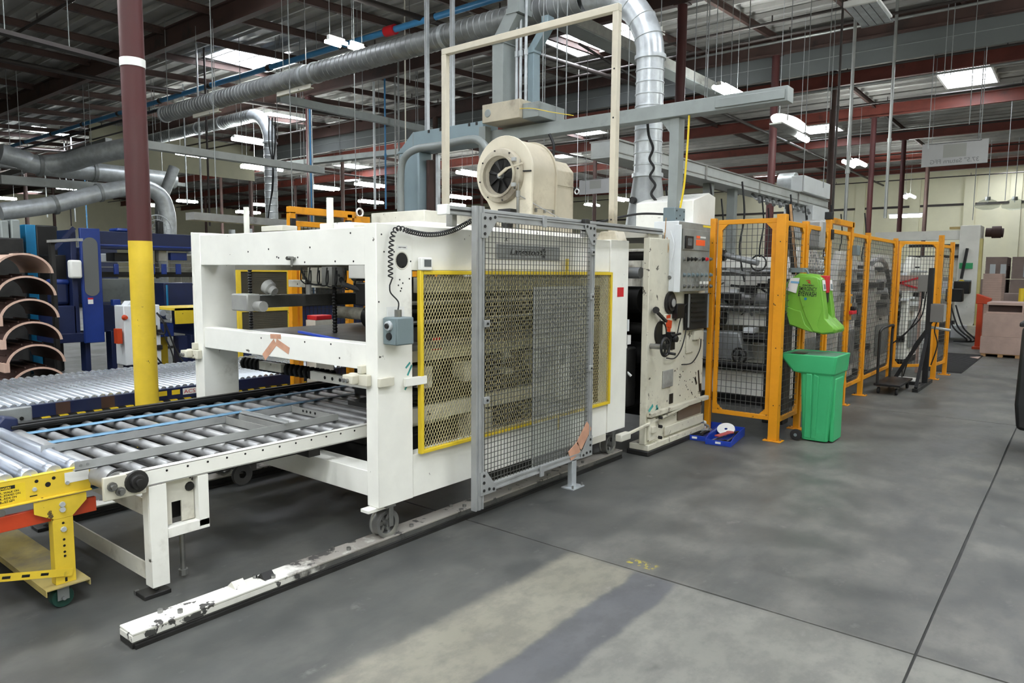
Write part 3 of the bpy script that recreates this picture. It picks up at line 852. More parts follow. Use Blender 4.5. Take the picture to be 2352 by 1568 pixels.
# the helix is drawn with even steps of angle along the path
pts = list(path); acc = 0; ang = 0; i = 0
cum = [0]
for a, b in zip(sp[:-1], sp[1:]): cum.append(cum[-1] + (b - a).length)
s_ = 0
while s_ < cum[-1]:
    while cum[i + 1] < s_ and i < len(sp) - 2: i += 1
    f = (s_ - cum[i]) / max(1e-9, cum[i + 1] - cum[i]); c0 = sp[i].lerp(sp[i + 1], f)
    t = (sp[i + 1] - sp[i]).normalized(); u = Vector((1, 0, 0)); v = t.cross(u).normalized()
    pts.append(c0 + (u * math.cos(ang) + v * math.sin(ang)) * .0125)
    pitch = .026 if s_ < .36 else .0165
    ang += 2 * PI / 9; s_ += pitch / 9
MB().tube(pts, .0042, 5).build('coiled_cord', M['black'], T, label='black coiled cord')

# ================================================================== TALL PORTAL FRAME on the machine
yf = 5.35
P = thing('portal_frame', 'tall cream square tube portal frame standing across the machine top', 'frame', (-4.2, yf, 1.86))
xl, xr, zt = -5.17, -3.185, 3.765
MB().box(xl - .03, xl + .03, yf - .03, yf + .03, 1.865, zt).build('post', M['cream_tan'], P, bev=.004)
MB().box(xr - .028, xr + .028, yf - .03, yf + .03, 1.93, zt).build('post', M['cream_tan'], P, bev=.004)
MB().box(xl - .03, xr + .028, yf - .03, yf + .03, zt, zt + .06).build('cross_bar', M['cream_tan'], P, bev=.004)
MB().prism([(xr - .12, 1.869), (xr + .10, 1.869), (xr + .07, 1.95), (xr - .07, 1.95)], 'y', yf - .08, yf + .08).build('foot', M['cream_tan'], P, bev=.006)
m = MB()
for z in (2.05, 2.9, 3.3): m.cyl((xr, yf - .0315, z), (xr, yf - .030, z), .008, 8)
m.build('bolt_hole', M['darker'], P)

# ================================================================== BLOWER on top
B = thing('blower', 'cream centrifugal blower with a round dark fan inlet, on top of the machine', 'blower', (-3.8, 4.9, 1.93))
cx, cz, R0 = -3.80, 2.415, .262
def volute(grow):
    pts = [(cx + .275 + grow, 1.94)]
    for k in range(0, 29):
        a = math.radians(-8 + k * 8.6)
        rr = R0 + grow + .028 * (1 - k / 28)
        pts.append((cx + rr * math.cos(a), cz + rr * math.sin(a)))
    pts.append((cx - .02, 1.94))
    return pts
MB().prism(volute(0), 'y', 4.63, 4.95).build('scroll_housing', M['cream_tan_dark'], B, bev=.003)
MB().prism(volute(.018), 'y', 4.605, 4.629).build('front_plate', M['cream_tan'], B, bev=.003)
MB().prism(volute(.014), 'y', 4.951, 4.968).build('rear_plate', M['cream_tan_dark'], B, bev=.003)
ic = Vector((cx + .0, 4.605, cz - .03))
inlet = MB().lathe([(.225, .0), (.225, -.012), (.215, -.045), (.204, -.050), (.178, -.052), (.172, -.040), (.150, -.020), (.142, .0)], ic, (0, 1, 0), 36)
inl = inlet.build('inlet_ring', M['cream_grime'], B)
MB().lathe([(.178, -.053), (.178, -.068), (.158, -.068), (.158, -.035)], ic, (0, 1, 0), 32).build('inlet_lip', M['cream_grime'], inl)
MB().lathe([(0, .0), (.143, .0)], ic + Vector((0, -.0035, 0)), (0, 1, 0), 32).build('inlet_shadow_plate', M['darker'], inl)
fan = MB()
for k in range(8):
    a = k * PI / 4 + .3; d = Vector((math.cos(a), 0, math.sin(a))); e = Vector((-math.sin(a), 0, math.cos(a)))
    c0 = ic + Vector((0, -.008, 0))
    fan.add([c0 + d * .03, c0 + d * .138 + e * .004, c0 + d * .132 + e * .034 + Vector((0, -.012, 0)), c0 + d * .04 + e * .012 + Vector((0, -.022, 0))], [(0, 1, 2, 3), (3, 2, 1, 0)])
fan.build('fan_blades', M['dark'], inl, smooth=False)
MB().cyl(ic + Vector((0, -.006, 0)), ic + Vector((0, -.045, 0)), .022, 12).build('fan_hub', M['galv_dark'], inl)
MB().bar(ic + Vector((0, -.052, .0)), ic + Vector((.11, -.08, .045)), .012, .022).bar(ic + Vector((.11, -.08, .045)), ic + Vector((.235, -.03, .085)), .010, .016).build('bearing_arm', M['cream_tan_dark'], B)
m = MB()
for k in range(8):
    a = k * PI / 4 + .2; p = ic + Vector((math.cos(a) * .204, -.046, math.sin(a) * .204)); m.cyl(p, p + Vector((0, -.012, 0)), .007, 6)
m.build('rim_bolt', M['dark'], inl)
for z in (2.50, 2.30):
    MB().box(ic.x + .15, ic.x + .185, 4.53, 4.56, z - .015, z + .015).build('inlet_clip', M['alu'], inl, bev=.003)
MB().prism([(cx - .12, 1.94), (cx + .24, 1.94), (cx + .24, 2.47), (cx + .16, 2.56), (cx - .12, 2.56)], 'y', 4.969, 5.30).build('motor_cover', M['cream_tan_dark'], B, bev=.008)
MB().box(cx + .2405, cx + .246, 4.98, 5.29, 2.34, 2.35).box(cx + .2405, cx + .2425, 4.98, 5.29, 2.325, 2.329).build('cover_seam', M['cream_tan_dark'], B)
MB().box(cx + .05, cx + .12, 4.53, 4.60, 1.935, 2.10).box(cx + .02, cx + .15, 4.52, 4.605, 2.07, 2.11).build('rubber_mount', M['rubber'], B, bev=.004)
MB().cyl((cx + .20, 4.56, 1.94), (cx + .20, 4.56, 2.24), .012, 8).cyl((cx + .20, 4.56, 2.20), (cx + .20, 4.56, 2.25), .018, 8).build('gas_strut', M['steel'], B)
MB().tube([(cx + .20, 4.56, 2.24), (cx + .205, 4.575, 2.50)], .003, 5).tube([(cx + .20, 4.56, 2.22), (cx + .36, 4.75, 2.09), (cx + .40, 5.1, 1.99)], .004, 5).build('guy_wire', M['steel'], B)
MB().bar((cx + .14, 4.59, 2.41), (cx + .30, 4.60, 2.405), .01, .012).build('strap', M['darker'], B)
m = MB().bar((cx + .30, 4.66, 2.115), (cx + .30, 4.93, 2.115), .004, .006)
for y in (4.68, 4.80, 4.92): m.box(cx + .286, cx + .30, y - .008, y + .008, 2.085, 2.115)
m.build('latch_row', M['steel'], B)

# ================================================================== SLIDING MESH GATE (aluminium extrusion)
G = -2.89
gy0, gy1, gz0, gz1 = 3.235, 4.575, .205, 1.955
gate = thing('sliding_mesh_gate', 'aluminium framed wire mesh gate with a clear panel, hanging before the yellow guard', 'gate', (G, 3.9, .2))
def extr(name, y0, y1, z0, z1, par=gate, x=G):
    """a slotted aluminium profile"""
    v = (z1 - z0) > (y1 - y0); m = MB().box(x - .02, x + .014, y0, y1, z0, z1)
    wdt = (y1 - y0) if v else (z1 - z0); n = 2 if wdt > .06 else 1
    for k in range(n + 1):
        t0 = k * wdt / (n); hw = .011
        lo, hi = max(0, t0 - hw), min(wdt, t0 + hw)
        if v: m.box(x + .014, x + .02, y0 + lo, y0 + hi, z0, z1)
        else: m.box(x + .014, x + .02, y0, y1, z0 + lo, z0 + hi)
    return m.build(name, M['alu'], par, smooth=False)
extr('upright', gy0, gy0 + .075, gz0 - .10, gz1 + .04); extr('upright', gy1 - .04, gy1, gz0 - .0, gz1)
extr('top_bar', gy0 + .075, gy1 - .04, gz1 - .045, gz1); extr('bottom_bar', gy0 + .075, gy1 - .04, gz0, gz0 + .045)
m = MB(); grid_wires(m, (G - .004, gy0 + .075, gz0 + .04), (0, 1, 0), (0, 0, 1), gy1 - gy0 - .115, gz1 - gz0 - .08, .0335, .0335, .0034)
m.build('wire_mesh', M['wire'], gate, smooth=False, kind='stuff')
MB().box(G - .012, G - .007, 3.86, gy1 - .03, .26, 1.50).build('clear_panel', M['poly'], gate, smooth=False, label='clear scuffed plastic panel')
MB().box(G - .014, G - .006, 3.852, 3.86, .23, 1.50).build('panel_edge', M['alu'], gate, smooth=False)
def gusset(y, z, sy, sz):
    pts = [(y, z), (y + .15 * sy, z), (y + .15 * sy, z + .035 * sz), (y + .055 * sy, z + .15 * sz), (y, z + .15 * sz)]
    o = MB().prism(pts, 'x', G + .0205, G + .026).build('corner_plate', M['alu'], gate, smooth=False)
    m = MB()
    for dy, dz in ((.03, .03), (.08, .03), (.125, .02), (.03, .08), (.03, .125)):
        m.cyl((G + .026, y + dy * sy, z + dz * sz), (G + .031, y + dy * sy, z + dz * sz), .010, 8)
    m.build('bolt', M['dark'], o)
gusset(gy0 + .04, gz1 + .0, 1, -1); gusset(gy0 + .04, gz0 - .01, 1, 1); gusset(gy1, gz1, -1, -1); gusset(gy1, gz0, -1, 1)
for y, z in ((gy0 + .085, 1.28), (gy0 + .085, .80), (gy1 - .05, 1.42), (gy1 - .05, .88), (gy1 - .05, 1.75)):
    c0 = MB().box(G + .0205, G + .034, y - .02, y + .03, z - .022, z + .022).build('mesh_clip', M['alu'], gate, bev=.003)
    MB().cyl((G + .034, y + .005, z), (G + .04, y + .005, z), .008, 8).build('bolt', M['dark'], c0)
for y, z in ((3.92, gz1 - .01), (3.92, gz0 + .02)):
    MB().box(G + .0205, G + .034, y - .02, y + .02, z - .045, z + .035).build('mesh_clip', M['alu'], gate, bev=.003)
m = MB(); ty = [(4.28, .245), (4.40, .30), (4.50, .40), (4.54, .44)]
for (ya, za), (yb_, zb) in zip(ty[:-1], ty[1:]): m.bar((G + .016, ya, za), (G + .016, yb_, zb), .006, .09)
m.build('tape_patch', M['tape'], gate, smooth=False, label='salmon coloured torn tape in the corner')
tr = thing('gate_track', 'long slotted aluminium track along the machine top carrying the mesh gate', 'track', (G, 4.6, 1.97))
MB().box(G - .075, G - .025, 3.05, 5.75, 1.935, 1.985).build('profile', M['alu'], tr, bev=.003)
MB().box(G - .0245, G - .022, 3.05, 5.75, 1.955, 1.965).build('slot', M['dark'], tr, smooth=False)
MB().box(G - .10, G - .02, 3.02, 3.05, 1.93, 1.99).build('end_cap', M['white'], tr, bev=.004)
for y in (3.15, 4.62): MB().box(G - .13, G - .08, y - .02, y + .02, 1.87, 1.98).build('bracket', M['alu_dull'], tr)
MB().box(G - .02, G + .02, 4.44, 4.50, 1.90, 1.99).build('latch_switch', M['dark'], tr, bev=.004)
ft = thing('gate_guide_post', 'short steel post bolted to the floor guiding the mesh gate bottom', 'post', (G, 4.34, 0))
MB().box(G - .02, G + .02, 4.31, 4.37, .008, .215).build('post', M['galv'], ft, bev=.003)
MB().box(G - .05, G + .06, 4.27, 4.42, 0, .008).build('base_plate', M['galv'], ft)
for y in (4.285, 4.405): MB().cyl((G + .045, y, .008), (G + .045, y, .03), .008, 6).build('anchor_bolt', M['steel'], ft)

# ================================================================== FLOOR RAILS
def rail(name, x0, x1, y0, y1, label, detail=True):
    t = thing(name, label, 'rail', ((x0 + x1) / 2, (y0 + y1) / 2, 0))
    MB().box(x0, x1, y0, y1, .028, .058).build('web', M['dark'] if not detail else M['rail_edge'], t, bev=.004)
    MB().box(x0 + .001, x1 - .001, y0 + .001, y1, .0, .0279).build('bare_foot', M['dark'] if detail else M['darker'], t, bev=.004)
    MB().box(x0 - .002, x1 + .002, y0 + .002, y1, .0585, .07).build('running_face', M['rail_top'], t, bev=.003)
    MB().box(x0 - .02, x1 + .012, y0 + .01, y1 - .02, 0, .018).build('flange', M['dark'], t)
    if detail:
        for k in range(9):
            y = y0 + .15 + k * .47
            for x in (x0 + .02, x1 - .03):
                MB().cyl((x, y + (x - x0) * .8, .07), (x, y + (x - x0) * .8, .086), .012, 6).build('bolt', M['steel'], t)
    return t
near_rail = rail('floor_rail', -3.15, -3.03, 1.235, 5.33, 'peeling white and black floor rail with bolts, near side under the machine wheels')
rail('floor_rail', -5.02, -4.90, 1.6, 5.33, 'dark floor rail under the far machine wheels', False)
for px, py in ((545, 1345), (612, 1325)):
    p = PZ(px, py, .07); MB().prism([(p.x - .035, .0705), (p.x + .035, .0705), (p.x, .10)], 'y', p.y - .03, p.y + .03).build('rail_stop', M['white_rail' if px < 600 else 'dark'], near_rail)
# ================================================================== WHITE ROLLER CONVEYOR feeding the machine
XN, XF = -3.45, -4.93
W = thing('roller_conveyor', 'cream roller conveyor with blue belts running into the open end of the machine', 'conveyor', (-4.2, 2.3, 0))
def chan(name, x, y0, y1, z0, z1, mm, face=1):
    m = MB().box(x - .006, x, y0, y1, z0, z1).box(x - .04, x, y0, y1, z1 - .006, z1 + .001).box(x - .04, x, y0, y1, z0 - .001, z0 + .006)
    return m.build(name, M[mm], W, bev=.0015)
chan('side_channel', XN, 1.40, 3.6, .560, .640, 'cream'); chan('side_channel', XF + .03, 1.30, 4.2, .560, .650, 'dark')
rsrc = MB().lathe([(0, -.70), (.008, -.70), (.008, -.685), (.024, -.685), (.026, -.68), (.026, .68), (.024, .685), (.008, .685), (.008, .70), (0, .70)], (0, 0, 0), (1, 0, 0), 14).build('roller', M['roller_dull'], W, at=(-4.19, 1.52, .620))
for k in range(1, 21): inst(rsrc, (-4.19, 1.52 + .125 * k, .620), W)
for y in (1.39,):
    MB().lathe([(0, -.70), (.05, -.70), (.055, -.66), (.055, .66), (.05, .70), (0, .70)], (-4.19, y, .60), (1, 0, 0), 20).build('end_drum', M['roller_dull'], W)
for i in range(3): MB().box(-4.8 + .5 * i, -4.72 + .5 * i, 1.45, 4.0, .47, .55).build('under_beam', M['darker'], W)
for k in range(5): MB().box(XF + .03, XN - .05, 1.62 + .42 * k, 1.70 + .42 * k, .50, .56).build('under_tie', M['dark'], W)
m = MB()
for k in range(20):
    y = 1.50 + .105 * k
    m.cyl((XN, y, .618), (XN + .0012, y, .618), .006, 8)
m.build('channel_hole', M['darker'], W, kind='stuff')
def belt(x, y1, wdt=.062):
    y0 = 1.38; zc, rr = .586, .064
    pts = [Vector((x, y1, zc + rr))] + [Vector((x, y0 - math.sin(a) * rr, zc + math.cos(a) * rr)) for a in [PI * i / 10 for i in range(11)]] + [Vector((x, 1.75, zc - rr))]
    m = MB()
    for a, b in zip(pts[:-1], pts[1:]):
        m.add([a + Vector((-wdt / 2, 0, 0)), a + Vector((wdt / 2, 0, 0)), b + Vector((wdt / 2, 0, 0)), b + Vector((-wdt / 2, 0, 0))], [(0, 1, 2, 3), (3, 2, 1, 0)])
    o = m.build('belt', M['belt'], W, label='blue drive belt')
    so = o.modifiers.new('thick', 'SOLIDIFY'); so.thickness = .004; so.offset = 1
    return o
belt(-4.70, 3.9); belt(-4.36, 3.9); belt(-3.76, 1.62)
# black chain guide on the far side
MB().box(-4.895, -4.855, 1.33, 4.0, .642, .69).box(-4.85, -4.83, 1.36, 4.0, .66, .68).build('chain_guide', M['black'], W, bev=.004)
MB().prism([(1.24, .56), (1.40, .56), (1.40, .72), (1.33, .74), (1.24, .64)], 'x', -4.93, -4.84).build('chain_end', M['navy'], W, bev=.01)
MB().box(-5.02, -4.99, 1.05, 1.52, .62, .76).build('end_bracket', M['galv_dark'], W, bev=.01)
for y in (1.10, 1.46): MB().cyl((-4.9895, y, .69), (-4.986, y, .69), .012, 8).build('bracket_hole', M['darker'], W)
# aluminium angle guides and cross frames lying on the belts
al = thing('guide_frame', 'long aluminium angle guides with cross bars lying over the conveyor rollers', 'guide rails', (-3.9, 2.0, .668))
def angle(x, y0, y1, z=.655, h=.045, s=-1):
    return MB().box(x - .004, x, y0, y1, z, z + h).box(x + (s * .03 if s < 0 else 0), x + (0 if s < 0 else .03), y0, y1, z + .0005, z + .004).build('angle_rail', M['alu'], al)
r1 = angle(-3.62, 1.26, 2.77); r2 = angle(-4.08, 1.27, 2.28)
for x, y in ((-3.62, 1.285), (-3.62, 1.315), (-4.08, 1.295), (-4.08, 1.325)): MB().cyl((x, y, .68), (x + .003, y, .68), .007, 8).build('rivet', M['galv_dark'], r1 if x > -4 else r2)
angle(-4.08, 2.36, 2.80)
for y, mm in ((2.27, 'alu_dull'), (2.36, 'alu_dull'), (2.41, 'alu_dull'), (2.74, 'alu_dull')):
    MB().box(-4.079, -3.625, y, y + .004, .6555, .699).build('cross_plate', M[mm], al)
MB().box(-4.10, -3.60, 2.375, 2.397, .701, .707).box(-4.10, -3.60, 2.39, 2.396, .7071, .72).build('cross_channel', M['alu'], al)
m = MB()
for x in (-3.95, -3.91, -3.87, -3.82): m.cyl((x, 2.7445, .68), (x, 2.7385, .68), .009, 8)
m.build('plate_hole', M['darker'], al, kind='stuff')
# bearing, sprocket end
bp = MB().box(XN - .01, XN + .012, 1.31, 1.50, .535, .645).build('bearing_plate', M['cream_peel'], W, bev=.004)
MB().lathe([(0, .05), (.018, .05), (.018, .03), (.032, .03), (.036, .012), (.052, .012), (.055, 0)], (XN + .0122, 1.455, .60), (1, 0, 0), 20).build('bearing', M['dark'], bp)
for y, z in ((1.345, .60), (1.38, .57)): MB().lathe([(0, .03), (.012, .03), (.014, .012), (.022, .012), (.022, 0)], (XN + .0122, y, z), (1, 0, 0), 10).build('bolt', M['steel'], bp)
MB().lathe([(.02, -.006), (.058, -.006), (.064, 0), (.058, .006), (.02, .006)], (XN - .05, 1.40, .60), (1, 0, 0), 24).build('sprocket', M['dark'], W)
# legs and drive housing
MB().box(XN - .012, XN, 1.515, 1.60, .045, .555).box(XN - .075, XN - .012, 1.515, 1.527, .045, .555).build('leg', M['cream'], W, bev=.002)
MB().box(XN - .06, XN, 1.76, 1.815, .29, .555).build('leg', M['cream'], W, bev=.002)
MB().box(XN - .06, XN, 1.601, 1.815, .275, .325).build('leg_tie', M['cream'], W, bev=.002)
MB().prism([(1.602, .33), (1.64, .33), (1.64, .44), (1.69, .44), (1.69, .33), (1.755, .33), (1.755, .555), (1.602, .555)], 'x', XN - .05, XN - .04).build('gear_guard', M['cream_dirty'], W)
MB().box(XN - .30, XN - .1, 1.62, 1.76, .33, .53).build('drive_motor', M['darker'], W, bev=.02)
MB().lathe([(0, .01), (.02, .01), (.025, 0)], (XN - .04, 1.735, .50), (1, 0, 0), 12).build('shaft_end', M['dark'], W)
MB().box(-4.95, -4.87, 1.515, 1.60, .045, .555).build('leg', M['cream_dirty'], W, bev=.002)
MB().cyl((-3.56, 1.72, .05), (-3.56, 1.72, .28), .014, 8).cyl((-3.56, 1.72, .02), (-3.56, 1.72, .05), .024, 8).build('levelling_screw', M['steel'], W)
for z, mm in ((.40, 'cream_dirty'), (.075, 'cream_dirty')):
    MB().box(-4.87, XN - .076, 1.515, 1.523, z, z + .085).box(-4.87, XN - .076, 1.523, 1.575, z, z + .008).build('cross_brace', M[mm], W)
for x in (XN - .04, -4.91):
    o = MB().box(x - .05, x + .05, 1.47, 1.60, .0, .022).build('foot', M['dark'], W, bev=.003)
    MB().cyl((x, 1.55, .022), (x, 1.55, .09), .012, 8).build('foot_bolt', M['steel'], o); MB().cyl((x - .06, 1.47, .012), (x - .06, 1.49, .012), .012, 6).build('foot_bolt', M['steel'], o)
MB().lathe([(.02, -.008), (.055, -.012), (.06, 0), (.055, .012), (.02, .008)], (XN - .03, 2.02, .50), (1, 0, 0), 20).build('hand_wheel', M['darker'], W)
MB().box(XN - .6, XN - .05, 2.9, 3.5, .3, .5).build('lower_gearbox', M['darker'], W, bev=.02)

# ================================================================== YELLOW ROLLER CONVEYOR
YX = -3.68; YL = -4.86
Yc = thing('wheeled_roller_conveyor', 'yellow framed roller conveyor on castors with a danger sticker, beside the cream conveyor end', 'conveyor', (-4.2, .9, 0))
for x, s in ((YX, 1), (YL, -1)):
    MB().box(x - .005, x, -.6, 1.345, .545, .655).box(x - .035 if s > 0 else x, x if s > 0 else x + .035, -.6, 1.345, .652, .657).box(x - .035 if s > 0 else x, x + (.018 if s > 0 else .035), -.6, 1.345, .540, .546).build('side_rail', M['yellow_dirty'] if s > 0 else M['yellow'], Yc, bev=.001)
ysrc = MB().lathe([(0, -.582), (.010, -.582), (.010, -.560), (.0335, -.560), (.036, -.555), (.036, -.50), (.035, -.495), (.036, -.49), (.036, .49), (.035, .495), (.036, .50), (.036, .555), (.0335, .560), (.010, .560), (.010, .582), (0, .582)], (0, 0, 0), (1, 0, 0), 18).build('roller', M['zinc'], Yc, at=(-4.27, 1.30, .648))
for k in range(1, 18): inst(ysrc, (-4.27, 1.30 - .098 * k, .648), Yc)
m = MB()
for y, z, rr in ((1.12, .63, .008), (1.03, .628, .007), (.98, .63, .007), (.965, .63, .007), (1.19, .63, .008), (1.27, .632, .008), (1.165, .605, .012)): m.cyl((YX, y, z), (YX + .001, y, z), rr, 10)
m.box(YX, YX + .001, 1.09, 1.12, .563, .568)
m.build('rail_hole', M['darker'], Yc, kind='stuff')
for y in (1.11, 1.245): MB().lathe([(0, .006), (.009, .006), (.010, 0)], (YX + .0002, y, .595), (1, 0, 0), 12).build('rivet', M['galv'], Yc)
# danger sticker
st = MB().box(YX + .0003, YX + .0012, .90, 1.075, .555, .637).build('danger_sticker', M['amber_glass'], Yc, smooth=False, label='yellow and black danger sticker')
MB().box(YX + .0012, YX + .0018, .945, 1.035, .618, .634).build('sticker_header', M['ink'], st, smooth=False)
mesh_text('DANGER!', .0135, M['amber_glass'], st, (YX + .0020, .99, .6205), (0, 1, 0), (0, 0, 1), align='CENTER', bold=.0003, depth=.0003)
for i, tx in enumerate(('NEVER...WALK ON', 'NEVER...STAND ON', 'NEVER...RIDE ON', 'NEVER...SIT ON')):
    mesh_text(tx, .0125, M['ink'], st, (YX + .0016, .945, .602 - .0135 * i), (0, 1, 0), (0, 0, 1), depth=.0003, bold=.0002)
mesh_text('CONVEYOR AT ANY TIME!', .0065, M['ink'], st, (YX + .0016, .945, .5585), (0, 1, 0), (0, 0, 1), depth=.0003)
MB().box(YX + .0003, YX + .0012, 1.235, 1.34, .592, .643).build('shipping_sticker', M['sticker_white'], Yc, smooth=False, label='white address sticker')
m = MB()
MB().box(YX - .034, YX - .010, -.6, 1.37, .425, .495).build('lower_beam', M['red_orange'], Yc, bev=.002, label='red orange lower beam')
MB().box(YL + .01, YL + .034, -.6, 1.37, .425, .495).build('lower_beam', M['red_orange'], Yc, bev=.002, label='red orange lower beam')
MB().cyl((YX - .02, .98, .51), (YX - .3, .98, .51), .02, 12).build('drive_coupling', M['steel'], Yc)
def ystand(yc):
    for x, s in ((YX, 1), (YL, -1)):
        o = x + (.006 if s > 0 else -.006)
        MB().prism([(yc - .115, .535), (yc + .105, .535), (yc + .105, .50), (yc + .04, .435), (yc - .035, .435), (yc - .115, .48)], 'x', o, o + .006 * s).build('gusset', M['yellow_dirty'], Yc)
        lg = MB().box(min(o, o + .005 * s), max(o, o + .005 * s), yc - .043, yc + .043, .118, .434).box(min(o, o - .05 * s), max(o, o - .05 * s), yc - .043, yc - .038, .118, .434).build('leg', M['yellow_dirty'], Yc, bev=.001)
        if s > 0:
            for z in (.50, .475, .38, .165): MB().lathe([(0, .008), (.012, .008), (.014, 0)], (o + .006, yc, z), (1, 0, 0), 8).build('bolt', M['galv'], lg)
            m = MB()
            for z in (.33, .30, .27, .25, .41): m.cyl((o + .0052, yc, z), (o + .0062, yc, z), .006, 8)
            m.box(o + .0052, o + .0062, yc - .005, yc + .005, .125, .145); m.build('leg_hole', M['darker'], lg, kind='stuff')
            MB().bar((o + .012, yc + .025, .165), (o + .012, yc - .55, .30), .004, .035).build('slotted_brace', M['yellow_dirty'], Yc)
            m = MB()
            for k in range(6):
                f0 = .2 + .13 * k; a = Vector((o + .0145, yc + .025 - .575 * f0, .165 + .135 * f0)); d = Vector((0, -.575, .135)).normalized()
                m.bar(a - d * .016, a + d * .016, .001, .012)
            m.build('brace_slot', M['darker'], Yc, kind='stuff')
    MB().box(YL - .03, YX + .04, yc - .095, yc + .095, .110, .117).box(YL - .03, YX + .04, yc - .095, yc - .09, .085, .110).box(YL - .03, YX + .04, yc + .09, yc + .095, .085, .110).build('base_channel', M['yellow_dusty'], Yc, bev=.001)
    for x in (YX - .02, YL + .02):
        o = MB().lathe([(0, -.022), (.03, -.022), (.046, -.024), (.05, -.016), (.05, .016), (.046, .024), (.03, .022), (0, .022)], (x, yc - .015, .05), (1, 0, 0), 22).build('castor_wheel', M['green_wheel'], Yc, label='dark green castor wheel')
        MB().box(x - .032, x - .028, yc - .04, yc + .01, .04, .108).box(x + .028, x + .032, yc - .04, yc + .01, .04, .108).cyl((x - .045, yc - .015, .05), (x + .045, yc - .015, .05), .009, 8).build('castor_fork', M['galv_dark'], o)
ystand(1.215); ystand(-.25)

# ================================================================== LONG ROLLER CONVEYOR with hazard stripes, behind the column
AX0, AX1 = -7.55, -6.0; ay0, ay1 = .35, 5.2
Ac = thing('long_roller_conveyor', 'low silvery roller conveyor with black and yellow hazard stripes, behind the yellow footed column', 'conveyor', (-6.8, 2.8, 0))
MB().box(AX1 - .03, AX1, ay0, ay1, .498, .592).build('side_frame', M['navy'], Ac, bev=.002)
MB().box(AX0, AX0 + .03, ay0, ay1, .498, .592).build('side_frame', M['navy'], Ac, bev=.002)
asrc = MB().lathe([(0, -.74), (.026, -.74), (.0275, -.735), (.0275, .735), (.026, .74), (0, .74)], (0, 0, 0), (1, 0, 0), 12).build('roller', M['roller_far'], Ac, at=(-6.775, ay0 + .04, .585))
n = int((ay1 - ay0) / .0605)
for k in range(1, n): inst(asrc, (-6.775, ay0 + .04 + .0605 * k, .585), Ac)
MB().box(AX1 - .02, AX1 + .02, ay0, ay1, .44, .497).build('foot_ledge', M['black'], Ac)
hz = MB(); y = ay0
while y < ay1 - .1:
    hz.add([(AX1 + .0205, y, .44), (AX1 + .0205, y + .06, .44), (AX1 + .0205, y + .025, .497), (AX1 + .0205, y - .035, .497)], [(0, 1, 2, 3)])
    hz.add([(AX1 - .0, y - .035, .4976), (AX1 + .02, y - .035, .4976), (AX1 + .02, y + .025, .4976), (AX1 - .0, y + .025, .4976)], [(0, 1, 2, 3)]); y += .12
hz.build('hazard_stripe', M['yellow'], Ac, smooth=False, kind='stuff')
for y in (.6, 2.0, 3.4, 4.8):
    MB().box(AX1 - .07, AX1 - .02, y, y + .05, 0, .44).box(AX0 + .02, AX0 + .07, y, y + .05, 0, .44).build('leg', M['navy'], Ac)
lb = MB().box(AX1 + .0002, AX1 + .001, 2.955, 3.12, .525, .578).build('maker_label', M['sticker_white'], Ac, smooth=False, label='white sticker with red lettering')
mesh_text('ACS', .045, M['red'], lb, (AX1 + .0014, 2.965, .535), (0, 1, 0), (0, 0, 1), depth=.0003, width=.10)
for y in (2.70, 2.86): MB().box(AX1 + .0002, AX1 + .001, y, y + (.12 if y < 2.8 else .07), .535, .575).build('warning_label', M['amber_glass'], Ac, smooth=False, label='yellow warning label')
lb2 = MB().box(AX1 + .0002, AX1 + .001, 4.72, 4.86, .525, .578).build('maker_label', M['sticker_white'], Ac, smooth=False)
mesh_text('ACS', .045, M['red'], lb2, (AX1 + .0014, 4.73, .535), (0, 1, 0), (0, 0, 1), depth=.0003, width=.10)
for y in (1.98, 2.30): MB().box(AX1 + .0002, AX1 + .001, y, y + .10, .50, .59).build('worn_patch', M['die_inner'], Ac, smooth=False)

# ================================================================== RACK OF CURVED DIE BOARDS
rk = thing('die_rack', 'grey steel rack holding the pile of curved die boards', 'rack', (-9.0, 2.5, 0))
for x in (-9.45, -9.40):
    for y in (2.0, 3.16):
        MB().box(x - .02, x + .02, y - .02, y + .02, 0, 1.92).build('post', M['dark'], rk)
for z in (.10, 1.9):
    MB().box(-9.48, -8.59, 1.97, 3.19, z, z + .03).build('rack_frame', M['dark'], rk) if z < 1 else MB().box(-9.48, -8.59, 1.97, 2.03, z, z + .03).box(-9.48, -8.59, 3.13, 3.19, z, z + .03).build('rack_frame', M['alu_dull'], rk)
dy0 = [(8, 560, 2.0), (8, 625, 0), (12, 680, 0), (17, 735, 0), (22, 785, 0), (28, 838, 0), (45, 880, 0), (52, 905, 0)]
names = ['topmost', 'second from the top', 'third from the top', 'fourth from the top', 'fifth from the top', 'sixth from the top, yellow tape under it', 'seventh from the top', 'lowest']
